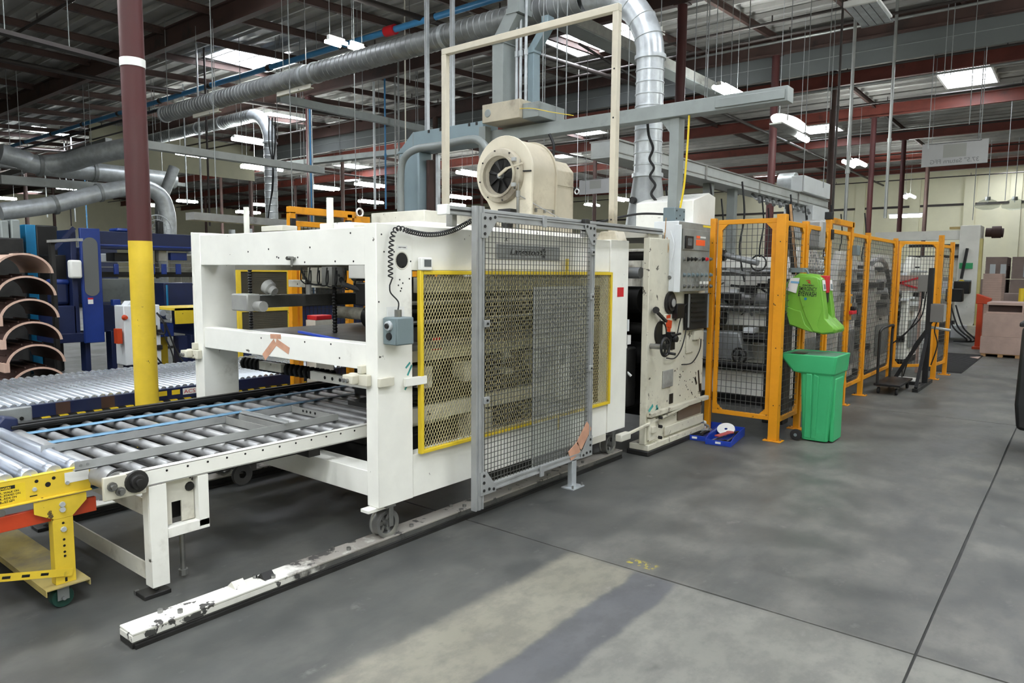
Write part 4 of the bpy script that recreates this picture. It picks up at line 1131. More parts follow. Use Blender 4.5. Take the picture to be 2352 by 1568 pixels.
for i in range(8):
    cxp = 55 + 7.5 * i; topy = 575 + 52 * i + (0 if i < 6 else -8 * (i - 5))
    c0 = PX(cxp, topy + 55, -8.45)
    Rr, tk, Ln = .27, .020, .95
    t = thing('curved_die_board', 'half-round plywood die board, ' + names[i] + ' of the pile', 'die board', (-8.9, c0.y, c0.z - .02), 'curved die boards in the rack')
    vs = []; fs = []; N = 18
    sag = (0, .35 if i == 0 else 0)
    for j in range(N + 1):
        a = PI * (.02 + .96 * j / N)
        for rr in (Rr, Rr - tk):
            for xx in (-8.45, -8.45 - Ln):
                vs.append((xx, c0.y - math.cos(a) * rr, c0.z + math.sin(a) * rr * .80))
    for j in range(N):
        b = 4 * j
        fs += [(b, b + 1, b + 5, b + 4), (b + 2, b + 6, b + 7, b + 3), (b, b + 4, b + 6, b + 2), (b + 1, b + 3, b + 7, b + 5)]
    fs += [(0, 2, 3, 1), (4 * N, 4 * N + 1, 4 * N + 3, 4 * N + 2)]
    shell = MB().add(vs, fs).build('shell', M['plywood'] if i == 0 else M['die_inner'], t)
    rim = []; rf = []
    for j in range(N + 1):
        a = PI * (.02 + .96 * j / N)
        for rr in (Rr + .002, Rr - tk - .002):
            rim.append((-8.448, c0.y - math.cos(a) * rr, c0.z + math.sin(a) * rr * .80)); rim.append((-8.462, c0.y - math.cos(a) * rr, c0.z + math.sin(a) * rr * .80))
    for j in range(N):
        b = 4 * j; rf += [(b, b + 4, b + 6, b + 2), (b, b + 1, b + 5, b + 4), (b + 2, b + 6, b + 7, b + 3)]
    MB().add(rim, rf).build('plywood_edge', M['plywood'], t, label='pale plywood edge')
    lo = PI * .02
    MB().box(-8.60, -8.447, c0.y - Rr - .02, c0.y - Rr + .03, c0.z - .055, c0.z + .04).build('end_block', M['plywood'], t, bev=.003)
    rb = MB()
    for j in range(1, N):
        a = PI * j / N
        if j % 2: rb.box(-8.95 - .2 * (j % 3), -8.55, c0.y - math.cos(a) * (Rr + .008) - .006, c0.y - math.cos(a) * (Rr + .008) + .006, c0.z + math.sin(a) * (Rr + .006) * .8 - .004, c0.z + math.sin(a) * (Rr + .006) * .8 + .014)
    rb.build('cutting_rule', M['die_inner'] if i else M['dark'], t)

# ================================================================== BLUE BUNDLING MACHINE in the back
bxp = -11.2
BM = thing('bundling_machine', 'deep blue machine with a tall glazed door and long cross beam, beyond the die boards', 'machine', (-11.6, 5.0, 0))
def bbox(name, mm, px0, py0, px1, py1, x, dx, par=None, bev=.008, label=None):
    a, b = PX(px0, py0, x), PX(px1, py1, x)
    return MB().box(x - dx, x, min(a.y, b.y), max(a.y, b.y), min(a.z, b.z), max(a.z, b.z)).build(name, M[mm], par or BM, bev=bev, label=label)
a, b, c0, d = PX(183, 523, bxp), PX(229, 521, bxp), PX(229, 786, bxp), PX(194, 780, bxp)
door = MB().box(bxp - .06, bxp, a.y, b.y, c0.z, a.z).build('door', M['blue'], BM, bev=.008, label='tall blue door with an oval grey window')
wy, wz0, wz1 = (a.y + b.y) / 2 - .01, PX(205, 680, bxp).z, PX(205, 545, bxp).z
hw = .10; ov = []
for k in range(24):
    an = 2 * PI * k / 24
    ov.append((wy + hw * math.cos(an), (wz0 + hw if math.sin(an) < 0 else wz1 - hw) + hw * math.sin(an)))
MB().prism(ov, 'x', bxp + .0005, bxp + .006).build('door_window', M['door_glass'], door)
p = PX(208, 690, bxp); MB().box(bxp + .0005, bxp + .002, p.y - .035, p.y + .035, p.z - .05, p.z + .04).build('warning_label', M['sticker_white'], door, smooth=False)
MB().box(bxp + .002, bxp + .003, p.y - .035, p.y + .035, p.z + .015, p.z + .04).build('label_red_band', M['red'], door, smooth=False)
bbox('end_frame', 'navy', 160, 527, 186, 770, bxp - .1, .5); bbox('cross_beam', 'navy', 226, 530, 452, 577, bxp - .1, .3)
bbox('beam_rib', 'blue', 226, 560, 452, 572, bxp - .095, .05); bbox('top_motor', 'blue', 268, 523, 300, 533, bxp - .1, .3, bev=.03)
for k, (y0, y1, mm) in enumerate(((601, 605, 'alu_dull'), (612, 616, 'alu_dull'), (624, 636, 'darker'))): bbox('guide_bar', mm, 228, y0, 446, y1, bxp - .15 - .06 * k, .05, bev=.002)
for px in (262, 345, 372, 405): bbox('bar_bracket', 'blue', px, 606, px + 12, 630, bxp - .12, .04)
bbox('upper_clutter', 'dark', 262, 580, 300, 600, bxp - .3, .3); bbox('white_panel_behind', 'white_paint', 226, 582, 300, 602, bxp - .7, .05)
bbox('control_plate', 'alu_dull', 364, 575, 384, 600, bxp - .2, .1); bbox('hose_block', 'blue', 392, 580, 430, 598, bxp - .2, .1)
bbox('backing_curtain', 'grey_paint', 230, 640, 372, 690, bxp - .9, .04, label='dull grey backing sheet'); bbox('side_cabinet', 'navy', 122, 703, 178, 770, bxp - .1, .6)
bbox('side_tray', 'navy', 125, 768, 196, 785, bxp - .05, .7); bbox('pump_motor', 'navy', 122, 645, 162, 700, bxp - .2, .3, bev=.05); bbox('motor_cap', 'blue', 121, 641, 163, 655, bxp - .19, .32, bev=.04)
bbox('dark_cabinet', 'darker', 118, 585, 168, 645, bxp - .3, .5)
bbox('infeed_bed', 'navy', 376, 650, 452, 707, bxp - .0, .6); bbox('bed_edge', 'teal', 381, 654, 388, 707, bxp + .005, .02)
bbox('roller_housing', 'navy', 232, 700, 280, 760, bxp - .3, .4); bbox('blue_bracket', 'blue', 260, 688, 278, 702, bxp + .0, .1)
for px in (195, 255, 292, 335, 438): bbox('leg', 'navy', px, 760, px + 16, 853, bxp - .15, .2)
MB().bar(PX(124, 572, bxp - .05), PX(170, 523, bxp - .05), .04, .05).build('diagonal_brace', M['navy'], BM)
p = PX(168, 618, bxp - .05); MB().box(p.x, p.x + .12, p.y - .08, p.y + .08, p.z - .13, p.z + .13).build('hanging_bottle', M['white'], BM, bev=.03, label='white plastic bottle')
for py in (772, 775): pass
# teal control cabinet and black unit behind it
tc = thing('teal_cabinet', 'teal edged dark cabinet standing behind the blue machine, above the die boards', 'cabinet', (-12.6, 4.3, 0))
a, b = PX(57, 515, -12.4), PX(135, 562, -12.4)
MB().box(-13.2, -12.41, a.y + .14, b.y, 0, a.z).build('body', M['darker'], tc, bev=.02); MB().box(-13.2, -12.4, a.y, a.y + .139, 0, a.z).build('side', M['teal'], tc, bev=.01)
# grey column machinery at the frame edge
gm_ = thing('grey_hopper', 'dull grey square hoppers standing behind the die rack', 'hopper', (-13.0, 3.4, 0))
for px0, px1, py in ((0, 22, 505), (24, 48, 503)):
    a, b = PX(px0, py, -12.0), PX(px1, 545, -12.0); MB().box(-12.6, -12.0, a.y, b.y, 1.0, a.z).build('hopper_box', M['grey_paint'], gm_, bev=.02)
a, b = PX(-60, 540, -12.0), PX(52, 560, -12.0); MB().box(-12.7, -11.95, a.y, b.y, 0, a.z - .02).build('base', M['dark'], gm_, bev=.02)
# white electrical cabinet on legs
ec = thing('electrical_cabinet', 'white electrical cabinet on dark legs with an orange switch, partly behind the yellow column', 'cabinet', (-9.2, 4.0, 0))
a, b = PX(283, 702, -9.0), PX(372, 832, -9.0)
bd = MB().box(-9.26, -9.0, a.y, b.y, b.z, a.z).build('body', M['white_paint'], ec, bev=.01)
MB().prism([(a.y + .06, a.z), (b.y - .06, a.z), (b.y - .10, a.z + .05), (a.y + .10, a.z + .05)], 'x', -9.2, -9.03).build('lid', M['white_paint'], ec)
MB().lathe([(0, .05), (.02, .05), (.035, 0)], PX(286, 729, -9.0), (1, 0, 0), 10).build('switch', M['red_orange'], bd, label='red orange rotary switch')
p = PX(277, 772, -9.0); MB().box(-9.1, -9.0, p.y - .035, p.y + .02, p.z - .09, p.z + .09).build('side_switch', M['red_orange'], bd)
for px, py in ((352, 752), (360, 762), (364, 797)):
    p = PX(px, py, -9.0); MB().box(-9.0, -8.96, p.y - .035, p.y + .035, p.z - .03, p.z + .03).build('socket', M['dark'], bd, bev=.005)
MB().tube(bez([PX(360, 718, -8.97), PX(376, 740, -8.9), PX(378, 765, -8.92), PX(362, 765, -8.95)]), .012, 6).tube(bez([PX(347, 800, -8.97), PX(360, 820, -8.9), PX(372, 835, -8.92)]), .010, 6).build('cable', M['rubber'], bd)
for px in (296, 365): p = PX(px, 832, -9.1); MB().box(-9.16, -9.1, p.y - .03, p.y + .03, 0, b.z).build('leg', M['navy'], ec)
# yellow topped blue roller table
yt = thing('yellow_topped_table', 'blue roller table with a yellow top plate and roller ends, beside the white cabinet', 'table', (-9.6, 5.2, 0))
a, b = PX(403, 708, -9.4), PX(470, 735, -9.4); zt = a.z
MB().box(-10.2, -9.4, a.y, a.y + 3.2, zt - .03, zt).box(-9.43, -9.4, a.y, a.y + .28, zt - .21, zt).build('top_plate', M['yellow'], yt)
MB().box(-10.1, -9.44, a.y + .28, a.y + 3.2, zt - .38, zt - .032).build('bed', M['navy'], yt, bev=.01)
for k in range(4): MB().cyl((-9.45, a.y - .28 + .07 * k, zt - .06 - .05 * (k % 2)), (-10.2, a.y - .28 + .07 * k, zt - .06 - .05 * (k % 2)), .04, 10).build('roller', M['zinc'], yt)
MB().box(-10.1, -9.5, a.y - .35, a.y + .02, zt - .38, zt - .2).build('front_frame', M['blue'], yt, bev=.01)
for y in (a.y + .05, a.y + 1.0): MB().box(-9.6, -9.45, y, y + .12, 0, zt - .38).build('leg', M['navy'], yt)
MB().box(-9.75, -9.7, a.y - .28, a.y + .02, .25, zt - .4).build('yellow_panel', M['yellow_dirty'], yt)
MB().tube(bez([(-9.5, a.y - .1, .9), (-9.4, a.y, .5), (-9.3, a.y + .1, .3), (-9.4, a.y + .4, .2)]), .012, 6).tube(bez([(-9.5, a.y - .2, .9), (-9.3, a.y - .1, .4), (-9.4, a.y - .3, .1)]), .01, 6).build('cable', M['rubber'], yt)
# dark grey slatted guard with yellow post, seen through the open end
sg = thing('mesh_guard_screen', 'dark fine mesh guard screen with yellow edge posts, seen through the machine opening', 'guard', (-8.2, 5.4, 0))
a = PX(546, 640, -7.8); b = PX(664, 850, -7.8)
for k, (zz0, zz1) in enumerate(((1.15, 1.58), (.70, 1.10))):
    o = MB().box(-7.83, -7.81, a.y + .03, b.y, zz0, zz1).build('dark_mesh_panel', M['olive_mesh'], sg, smooth=False)
    s_ = MB(); z = zz0 + .01
    while z < zz1 - .01: s_.box(-7.808, -7.804, a.y + .03, b.y, z, z + .008); z += .022
    s_.build('mesh_rib', M['olive_mesh'], sg, smooth=False, kind='stuff')
for z in (1.58, 1.10): MB().box(-7.84, -7.79, a.y, b.y, z, z + .04).build('top_rail', M['yellow_dirty'], sg)
MB().box(-7.84, -7.78, a.y - .02, a.y + .03, 0, 1.62).build('edge_post', M['yellow_dirty'], sg)
MB().box(-7.85, -7.79, b.y, b.y + .05, 0, 1.62).build('edge_post', M['yellow_dirty'], sg)
# amber safety cage behind the machine
cg = thing('amber_cage', 'amber safety cage gate with a double top bar rising behind the machine', 'fence', (-5.8, 4.6, 0))
xg = -5.80
a, b = PX(668, 478, xg), PX(845, 470, xg)
yl, yr = a.y, a.y + .89
for y, zt in ((yl, 2.14), (yl + .66, 2.16), (yr, 2.09)): MB().box(xg - .03, xg + .03, y - .03, y + .03, 0, zt).build('post', M['orange'], cg, bev=.003)
MB().box(xg - .03, xg + .03, yl - .03, yl + .74, 2.125, 2.19).build('top_bar', M['orange'], cg, bev=.003)
MB().box(xg - .02, xg + .02, yl + .03, yl + .64, 2.01, 2.06).box(xg - .02, xg + .02, yl + .06, yl + .09, .2, 2.01).build('gate_frame', M['orange'], cg, bev=.003)
MB().box(xg - .03, xg + .03, yl + .72, yr + .03, 2.04, 2.15).build('junction_box', M['orange'], cg, bev=.004)
MB().box(xg + .031, xg + .05, yl - .035, yl + .02, 1.95, 2.08).build('hinge', M['black'], cg, bev=.004)
MB().box(xg + .0, xg + .05, yl + .62, yl + .67, 1.95, 2.1).build('hinge', M['black'], cg, bev=.004)
m = MB(); grid_wires(m, (xg, yl + .09, .2), (0, 1, 0), (0, 0, 1), .55, 1.81, .045, .06, .005); grid_wires(m, (xg, yl + .69, .2), (0, 1, 0), (0, 0, 1), yr - yl - .69, 1.81, .045, .06, .005)
m.build('wire_mesh', M['black'], cg, smooth=False, kind='stuff')
MB().tube(arc((xg, yl + .81, 2.19), .04, 0, 2 * PI, 14, (0, 1, 0), (0, 0, 1)), .01, 6).build('ring_clip', M['white'], cg)
for k in range(5):
    y = yr + .35 + .35 * k
    t2 = thing('amber_cage_post', 'amber post seen low through the machine opening, ' + ordinal(k + 1) + ' behind the amber cage', 'post', (xg, y, 0), 'amber cage posts')
    MB().box(xg - .03, xg + .03, y - .03, y + .03, .01, 1.9).build('shaft', M['orange'], t2, bev=.003); MB().box(xg - .06, xg + .06, y - .06, y + .06, 0, .01).build('foot_plate', M['orange'], t2)
rbx = thing('red_case', 'small red case standing on the far side behind the middle beam', 'case', (-5.6, 4.6, 0))
p = PX(745, 742, -5.6); MB().box(-5.75, -5.6, p.y - .10, p.y + .10, 0, p.z + .03).build('stand', M['cream_dirty'], rbx); MB().box(-5.75, -5.6, p.y - .09, p.y + .09, p.z + .031, p.z + .075).build('body', M['red'], rbx, bev=.008)
# ================================================================== PRINTING UNIT with control cabinet
Q = -2.90; q0, q1 = 5.49, 6.66
U = thing('printing_unit', 'heavily chipped cream machine unit carrying a control cabinet, hand wheel and cables', 'machine', (-3.4, 6.1, 0))
MB().box(Q - .06, Q, q0, q1, .10, 1.90).build('side_plate', M['cream_peel'], U, bev=.006)
MB().box(Q - .18, Q + .035, q0 + .0, q1 + .02, 0, .045).build('base_flange', M['dark'], U, bev=.008)
MB().box(Q - .16, Q + .03, q0 + .01, q1 + .02, .046, .10).build('base_flange_top', M['cream_peel'], U, bev=.006)
MB().box(Q + .001, Q + .02, q0 + .35, q1 + .01, .12, .205).build('base_rib', M['cream_peel'], U, bev=.004)
MB().box(Q + .001, Q + .014, q0 + .62, q1 - .04, .22, .33).build('rib_plate', mat('brown_worn_plate', (112, 98, 84), .5, .3, .1, 6), U, bev=.003)
MB().box(Q + .001, Q + .05, q0 + .02, q1 + .06, .345, .385).build('slide_rail', M['cream_peel'], U, bev=.004)
MB().box(-4.9, -4.76, q0, q1, .0, 1.90).build('side_plate', M['cream_dirty'], U, bev=.006)
MB().box(Q + .001, Q + .03, q0 + .03, q0 + .14, .13, .33).box(Q + .001, Q + .05, q0 + .05, q0 + .12, .20, .26).build('bearing_block', M['cream_peel'], U, bev=.006)
for dz in (.14, .24, .32): MB().cyl((Q + .03, q0 + .2, dz), (Q + .06, q0 + .2, dz), .016, 6).build('bolt', M['dark'], U)
# alignment bar that reaches back to the first machine
MB().bar((Q + .0, q0 - .42, .245), (Q + .045, q0 + .75, .355), .022, .022).build('tie_bar', M['cream_peel'], U, bev=.004)
MB().box(Q - .03, Q + .03, q0 - .46, q0 - .30, .215, .275).build('tie_block', M['cream_dirty'], U, bev=.008)
# black edges of missing paint, cable loops, chips
m = MB()
for a, b in (((1604, 850), (1607, 900)), ((1609, 880), (1611, 930)), ((1596, 866), (1600, 882))):
    m.bar(PX(a[0], a[1], Q + .001), PX(b[0], b[1], Q + .001), .0012, .03, up=(0, 1, 0))
m.build('bare_metal_patch', M['darker'], U, smooth=False)
m = MB()
for i in range(26):
    p = PX(random.uniform(1560, 1608), random.uniform(850, 930), Q + .0005); m.cyl(p, p + Vector((.001, 0, 0)), random.uniform(.003, .009), 6)
m.build('paint_chip', M['darker'], U, smooth=False, kind='stuff')
m = MB()
for a, b in (((1490, 945), (1500, 930)), ((1500, 950), (1512, 938)), ((1508, 930), (1510, 945))):
    m.bar(PX(a[0], a[1], Q + .0015), PX(b[0], b[1], Q + .0015), .001, .03, up=(0, 1, 0))
m.build('scuff', M['teal_scuff'], U, smooth=False, label='teal paint scuff')
def qbox(name, mm, px0, py0, px1, py1, v=Q, d=.03, bev=.004, label=None, par=None):
    a, b = PX(px0, py0, v + d), PX(px1, py1, v + d)
    return MB().box(v + .001, v + d, min(a.y, b.y), max(a.y, b.y), min(a.z, b.z), max(a.z, b.z)).build(name, M[mm], par or U, bev=bev, label=label)
qbox('cover_frame', 'alu_dull', 1524, 852, 1546, 886, d=.012); qbox('slot_plate', 'darker', 1538, 905, 1546, 925, d=.006)
qbox('red_patch_plate', 'cream_peel', 1524, 722, 1552, 764, d=.01)
m = MB()
for a, b, w_ in (((1530, 742), (1543, 745), .07), ((1532, 755), (1540, 758), .04), ((1531, 728), (1540, 726), .03)): m.bar(PX(a[0], a[1], Q + .0115), PX(b[0], b[1], Q + .0115), .001, w_)
m.build('red_paint_splash', M['red_orange'], U, smooth=False, label='red orange paint splash')
p = PX(1537, 695, Q)
MB().lathe([(.10, 0), (.10, .02), (.075, .02), (.075, .035), (.045, .035), (.045, .045), (0, .045)], p, (1, 0, 0), 24).build('dial', M['dark'], U); MB().lathe([(0, .002), (.035, .002), (.037, 0)], p + Vector((.0455, 0, 0)), (1, 0, 0), 18).build('dial_face', M['alu'], U)
p = PX(1516, 765, Q); MB().lathe([(.11, 0), (.11, .012), (.09, .014), (.09, .002), (0, .002)], p, (1, 0, 0), 24).build('gear_opening', M['darker'], U)
MB().bar(PX(1508, 715, Q + .04), PX(1530, 738, Q + .04), .025, .02).build('lever', M['dark'], U); MB().cyl(PX(1507, 712, Q + .01), PX(1507, 712, Q + .06), .03, 10).build('lever_hub', M['dark'], U)
# hand wheel
p = PX(1528, 797, Q + .14)
hw = MB().tube(arc(p, .075, 0, 2 * PI, 24, (0, 1, 0), (0, 0, 1)), .013, 8)
for k in range(3):
    a = k * 2 * PI / 3 + .3; hw.bar(p, p + Vector((0, math.cos(a) * .075, math.sin(a) * .075)), .016, .016)
hw.cyl(p - Vector((.02, 0, 0)), p + Vector((.02, 0, 0)), .022, 10); hw.cyl(p + Vector((0, .05, -.055)), p + Vector((.07, .055, -.06)), .012, 8)
hw.build('hand_wheel', M['black'], U); MB().cyl((Q, p.y, p.z), p - Vector((.02, 0, 0)), .024, 12).build('wheel_shaft', M['wood'] if False else M['steel'], U)
# second clamp handle
a, b = PX(1542, 778, Q + .05), PX(1555, 770, Q + .05)
MB().box(Q + .001, Q + .06, a.y - .02, a.y + .06, a.z - .10, a.z + .06).bar(a + Vector((.02, -.04, .03)), a + Vector((.02, .14, .04)), .02).cyl(a + Vector((-.02, .02, .0)), a + Vector((.05, .02, .0)), .03, 10).build('clamp_handle', M['darker'], U, bev=.004)
qbox('cable_box', 'darker', 1556, 698, 1572, 730, d=.06)
for pts in ([(1562, 715), (1575, 700), (1590, 690), (1600, 680)], [(1566, 722), (1560, 745), (1554, 775), (1551, 785)], [(1575, 720), (1575, 760), (1565, 800), (1550, 822), (1531, 822)], [(1610, 760), (1608, 800), (1590, 832), (1566, 837)], [(1558, 700), (1555, 720), (1551, 735)]):
    MB().tube(bez([PX(x, y, Q + .03) for x, y in pts]), .006, 6).build('cable', M['rubber'], U)
gr = qbox('terminal_grille', 'dark', 1583, 675, 1627, 752, d=.05)
for k in range(6):
    a, b = PX(1588, 684 + 11 * k, Q + .052), PX(1620, 682 + 11 * k, Q + .052); MB().bar(a, b, .01, .012).build('terminal_row', M['darker'], gr)
for px in (1583, 1627): MB().bar(PX(px, 675, Q + .055), PX(px - 2, 752, Q + .055), .012, .012).build('grille_edge', M['alu'], gr)
qbox('fitting_plate', 'cream_peel', 1578, 770, 1594, 808, d=.015); qbox('bracket', 'cream_peel', 1596, 760, 1612, 778, d=.04)
# control cabinet
kx0, kx1, ky0, ky1, kz0, kz1 = -3.06, -2.81, 5.86, 6.53, 1.435, 2.06
K = MB().box(kx0, kx1 - .01, ky0, ky1, kz0, kz1).build('control_cabinet', M['white_paint'], U, bev=.006, label='white control cabinet with a steel operator panel')
MB().box(kx1 - .0099, kx1, ky0 + .004, ky1 - .004, kz0 + .004, kz1 - .004).build('operator_panel', M['panel_steel'], K, bev=.002)
MB().box(kx1 + .0002, kx1 + .008, ky0 + .06, ky1 - .03, kz0 + .375, kz0 + .56).build('display_plate', M['panel_steel'], K, bev=.002)
a, b = PX(1574, 541, kx1 + .01), PX(1590, 571, kx1 + .01)
MB().box(kx1 + .0082, kx1 + .022, a.y, b.y, b.z, a.z).build('display_bezel', M['black'], K, bev=.002); MB().box(kx1 + .0222, kx1 + .024, a.y + .03, b.y - .03, b.z + .025, a.z - .02).build('display', M['screen'], K, smooth=False)
for px0, py0, px1, py1, mm in ((1599, 550, 1619, 565, 'orange_label'), (1600, 541, 1608, 548, 'orange_label'), (1609, 543, 1621, 548, 'sticker_white')):
    a, b = PX(px0, py0, kx1 + .009), PX(px1, py1, kx1 + .009); MB().box(kx1 + .0082, kx1 + .0095, a.y, b.y, b.z, a.z).build('panel_sticker', M[mm], K, smooth=False)
a, b = PX(1615, 517, kx1), PX(1632, 524, kx1); MB().box(kx1 + .0002, kx1 + .0014, a.y, b.y, b.z, a.z).build('yellow_sticker', M['amber_glass'], K, smooth=False)
for i, (py, mm, n) in enumerate(((595, 'dark', 8), (631, 'grey_box', 7), (657, 'steel', 7))):
    for k in range(n):
        p = PX(1571 + (1631 - 1571) * k / (n - 1), py, kx1)
        bt = 'red' if (i == 0 and k == 6) else ('steel' if (i, k) in ((0, 0), (0, 4), (0, 7), (2, 3), (2, 5)) else mm)
        MB().lathe([(0, .022), (.013, .022), (.014, .006), (.020, .005), (.020, 0)], p, (1, 0, 0), 12).build('button', M[bt], K)
        if i == 1: MB().box(kx1 + .0003, kx1 + .0012, p.y - .02, p.y + .02, p.z - .06, p.z - .03).build('button_label', M['grey_paint'], K, smooth=False)
for px in (1607, 1615, 1622):
    a, b = PX(px, 646, kx1), PX(px + 5, 652, kx1); MB().box(kx1 + .0003, kx1 + .0012, a.y, b.y, b.z, a.z).build('button_label', M['sticker_white'], K, smooth=False)
def fbox(name, mm, px0, py0, px1, py1, d, bev=.003, label=None):
    a, b = PY(px0, py0, ky0), PY(px1, py1, ky0)
    return MB().box(a.x, b.x, ky0 - d, ky0 - .001, min(a.z, b.z), max(a.z, b.z)).build(name, M[mm], K, bev=bev, label=label)
fbox('cable_duct', 'alu_dull', 1515, 540, 1526, 632, .05); fbox('red_tag', 'red', 1523, 600, 1534, 622, .012, label='red lock-out tag'); fbox('yellow_tag', 'orange', 1521, 572, 1527, 588, .01); fbox('actuator', 'alu_dull', 1508, 636, 1530, 654, .06)
fbox('cabinet_door', 'white_paint', 1552, 516, 1562, 671, .01)
p = PY(1538, 637, ky0); MB().lathe([(0, .012), (.016, .012), (.018, 0)], p + Vector((0, -.002, 0)), (0, -1, 0), 12).build('key_switch', M['steel'], K)
for pts in ([(1530, 500), (1528, 530), (1524, 560), (1524, 575)], [(1532, 545), (1535, 570), (1531, 590), (1529, 602)], [(1540, 530), (1548, 560), (1545, 585), (1541, 600), (1541, 625)]):
    MB().tube(bez([PY(x, y, ky0 - .03) for x, y in pts]), .004, 5).build('lead', M['wood'] if pts[0][0] != 1540 else M['white_paint'], K)
# grey pendant box on top and tall white cover behind
a = PX(1573, 505, -2.95); MB().box(-3.02, -2.90, 5.95, 6.16, 2.065, 2.19).build('pendant_box', M['grey_box'], U, bev=.008)
m = MB()
for dy, dz in ((5.98, 2.16), (6.13, 2.16), (5.98, 2.09), (6.13, 2.09), (6.05, 2.12)): m.cyl((-2.9, dy, dz), (-2.897, dy, dz), .008, 8)
m.build('box_screw', M['darker'], U)
MB().prism([(6.50, 1.905), (7.02, 1.905), (7.02, 2.37), (6.86, 2.40), (6.50, 2.30)], 'x', -3.6, -2.98).build('top_cover', M['cream'], U, bev=.006)
MB().box(-4.7, -2.95, 5.55, 6.6, 1.905, 1.96).build('top_deck', M['cream_dirty'], U)
MB().tube(bez([(-2.98, 6.0, 2.13), (-3.2, 5.8, 2.13), (-3.4, 5.5, 2.05), (-3.5, 5.3, 2.0)]), .01, 6).build('cable', M['rubber'], U)
# rollers and dark gearing in the gap between the two machines
for k, (y, z, rr, mm) in enumerate(((5.62, 1.60, .05, 'roller'), (5.68, 1.36, .12, 'darker'), (5.75, 1.1, .05, 'dark'), (5.8, .85, .12, 'darker'), (5.7, 1.75, .04, 'dark'))):
    MB().cyl((-4.75, y, z), (Q - .15, y, z), rr, 18).build('cylinder', M[mm], U)
MB().box(-4.7, Q - .2, 5.95, 6.55, .25, 1.4).build('gear_case', M['darker'], U, bev=.02)
MB().box(-3.4, Q - .16, 5.42, 5.6, .42, .95).build('side_bracket', M['dark'], U, bev=.02)
MB().tube([(-3.08, 5.44, 1.0), (-3.08, 5.44, .75), (-3.04, 5.47, .70)], .012, 8).box(-3.11, -3.05, 5.41, 5.47, .98, 1.06).build('air_line', M['white'], U)
for x in (-4.2, -3.7): MB().box(x - .05, x + .05, 5.38, 5.9, .06, .14).build('lower_link', M['darker'], U)
m = MB()
for i in range(40):
    x, z = random.uniform(-4.7, -3.15), random.uniform(.3, 1.3); m.cyl((x, 5.5, z), (x, 5.9, z), random.uniform(.01, .04), 8)
m.build('gear_shafts', M['dark'], U, kind='stuff')
MB().box(-3.05, -3.03, 5.372, 5.40, 1.1, 1.2).build('sensor', M['white_paint'], U)

# ================================================================== AMBER MESH FENCE
FX_ = -2.23
def fpost(x, y, h, label, w_=.07, group=None, plate=True):
    t = thing('fence_post', label, 'fence post', (x, y, 0), group)
    MB().box(x - w_ / 2, x + w_ / 2, y - w_ / 2, y + w_ / 2, .010, h).build('shaft', M['orange'], t, bev=.003)
    if plate:
        pl = MB().box(x - .085, x + .085, y - .06, y + .06, 0, .010).build('foot_plate', M['orange'], t, bev=.002)
        for dx in (-.065, .065): MB().cyl((x + dx, y, .010), (x + dx, y, .032), .009, 6).build('anchor_bolt', M['steel'], pl)
    m = MB()
    for z in (.35, .9, 1.4, 1.9):
        if z < h: m.cyl((x + w_ / 2, y, z), (x + w_ / 2 + .002, y, z), .006, 6)
        m.cyl((x, y - w_ / 2, z), (x, y - w_ / 2 - .002, z), .006, 6)
    m.build('post_screw', M['dark'], t, kind='stuff')
    return t
def fpanel(p0, p1, z0, z1, label, du=.052, dv=.062, inset=.05):
    p0 = Vector((p0[0], p0[1], 0)); p1 = Vector((p1[0], p1[1], 0)); d = (p1 - p0).normalized(); W_ = (p1 - p0).length
    a = p0 + d * inset; b = p1 - d * inset
    t = thing('mesh_fence', label, 'fence', ((p0 + p1) / 2 + Vector((0, 0, z0))))
    for nm, z in (('bottom_rail', z0 + .02), ('top_rail', z1 - .02)):
        MB().bar(a + Vector((0, 0, z)), b + Vector((0, 0, z)), .03, .045).build(nm, M['orange'], t, bev=.003)
    for q_ in (a + d * .02, b - d * .02):
        MB().bar(q_ + Vector((0, 0, z0 + .043)), q_ + Vector((0, 0, z1 - .043)), .04, .03, up=(d.y, -d.x, 0)).build('stile', M['orange'], t, bev=.003)
    for q_, s in ((a, 1), (b, -1)):
        for z, sz in ((z0 + .043, 1), (z1 - .043, -1)):
            c0 = q_ + d * (.038 * s); nn = Vector((d.y, -d.x, 0)) * .014
            v = [c0 + Vector((0, 0, z)), c0 + d * (.06 * s) + Vector((0, 0, z)), c0 + Vector((0, 0, z + .06 * sz))]
            MB().add([x + nn for x in v] + [x - nn for x in v], [(0, 1, 2), (5, 4, 3), (0, 3, 4, 1), (1, 4, 5, 2), (2, 5, 3, 0)]).build('corner_web', M['orange'], t, smooth=False)
    m = MB(); grid_wires(m, a + d * .03 + Vector((0, 0, z0 + .03)), d, (0, 0, 1), (b - a).length - .06, z1 - z0 - .06, du, dv, .0046)
    m.build('wire_mesh', M['wire'], t, smooth=False, kind='stuff')
    return t
posts = [('amber corner post of the mesh fence, nearest the blue trays', 6.82, 2.155, .085), ('amber fence post directly behind the green eyewash tank', 7.53, 2.13, .06),
         ('amber fence post with a black hinge block, hidden below by the bin', 8.36, 2.20, .06), ('amber gate post with the red lock handle', 9.30, 2.22, .06),
         ('amber fence post between lock post and folding trolley', 10.20, 2.14, .06), ('amber corner post behind the black folding trolley', 11.95, 2.14, .06)]
for l, y, h, w_ in posts: fpost(FX_, y, h, l, w_)
fpost(-2.90, 6.82, 2.14, 'amber fence post beside the chipped machine unit, behind the trays', .055)
fpanel((-2.90, 6.82), (FX_, 6.82), .20, 2.12, 'amber framed wire panel facing the blue trays')
pl = ['narrow wire panel behind the eyewash tank', 'wire panel behind the green bin', 'wire gate panel with the lock, past the green bin', 'wire panel between lock post and next post', 'wide wire panel behind the folding trolley']
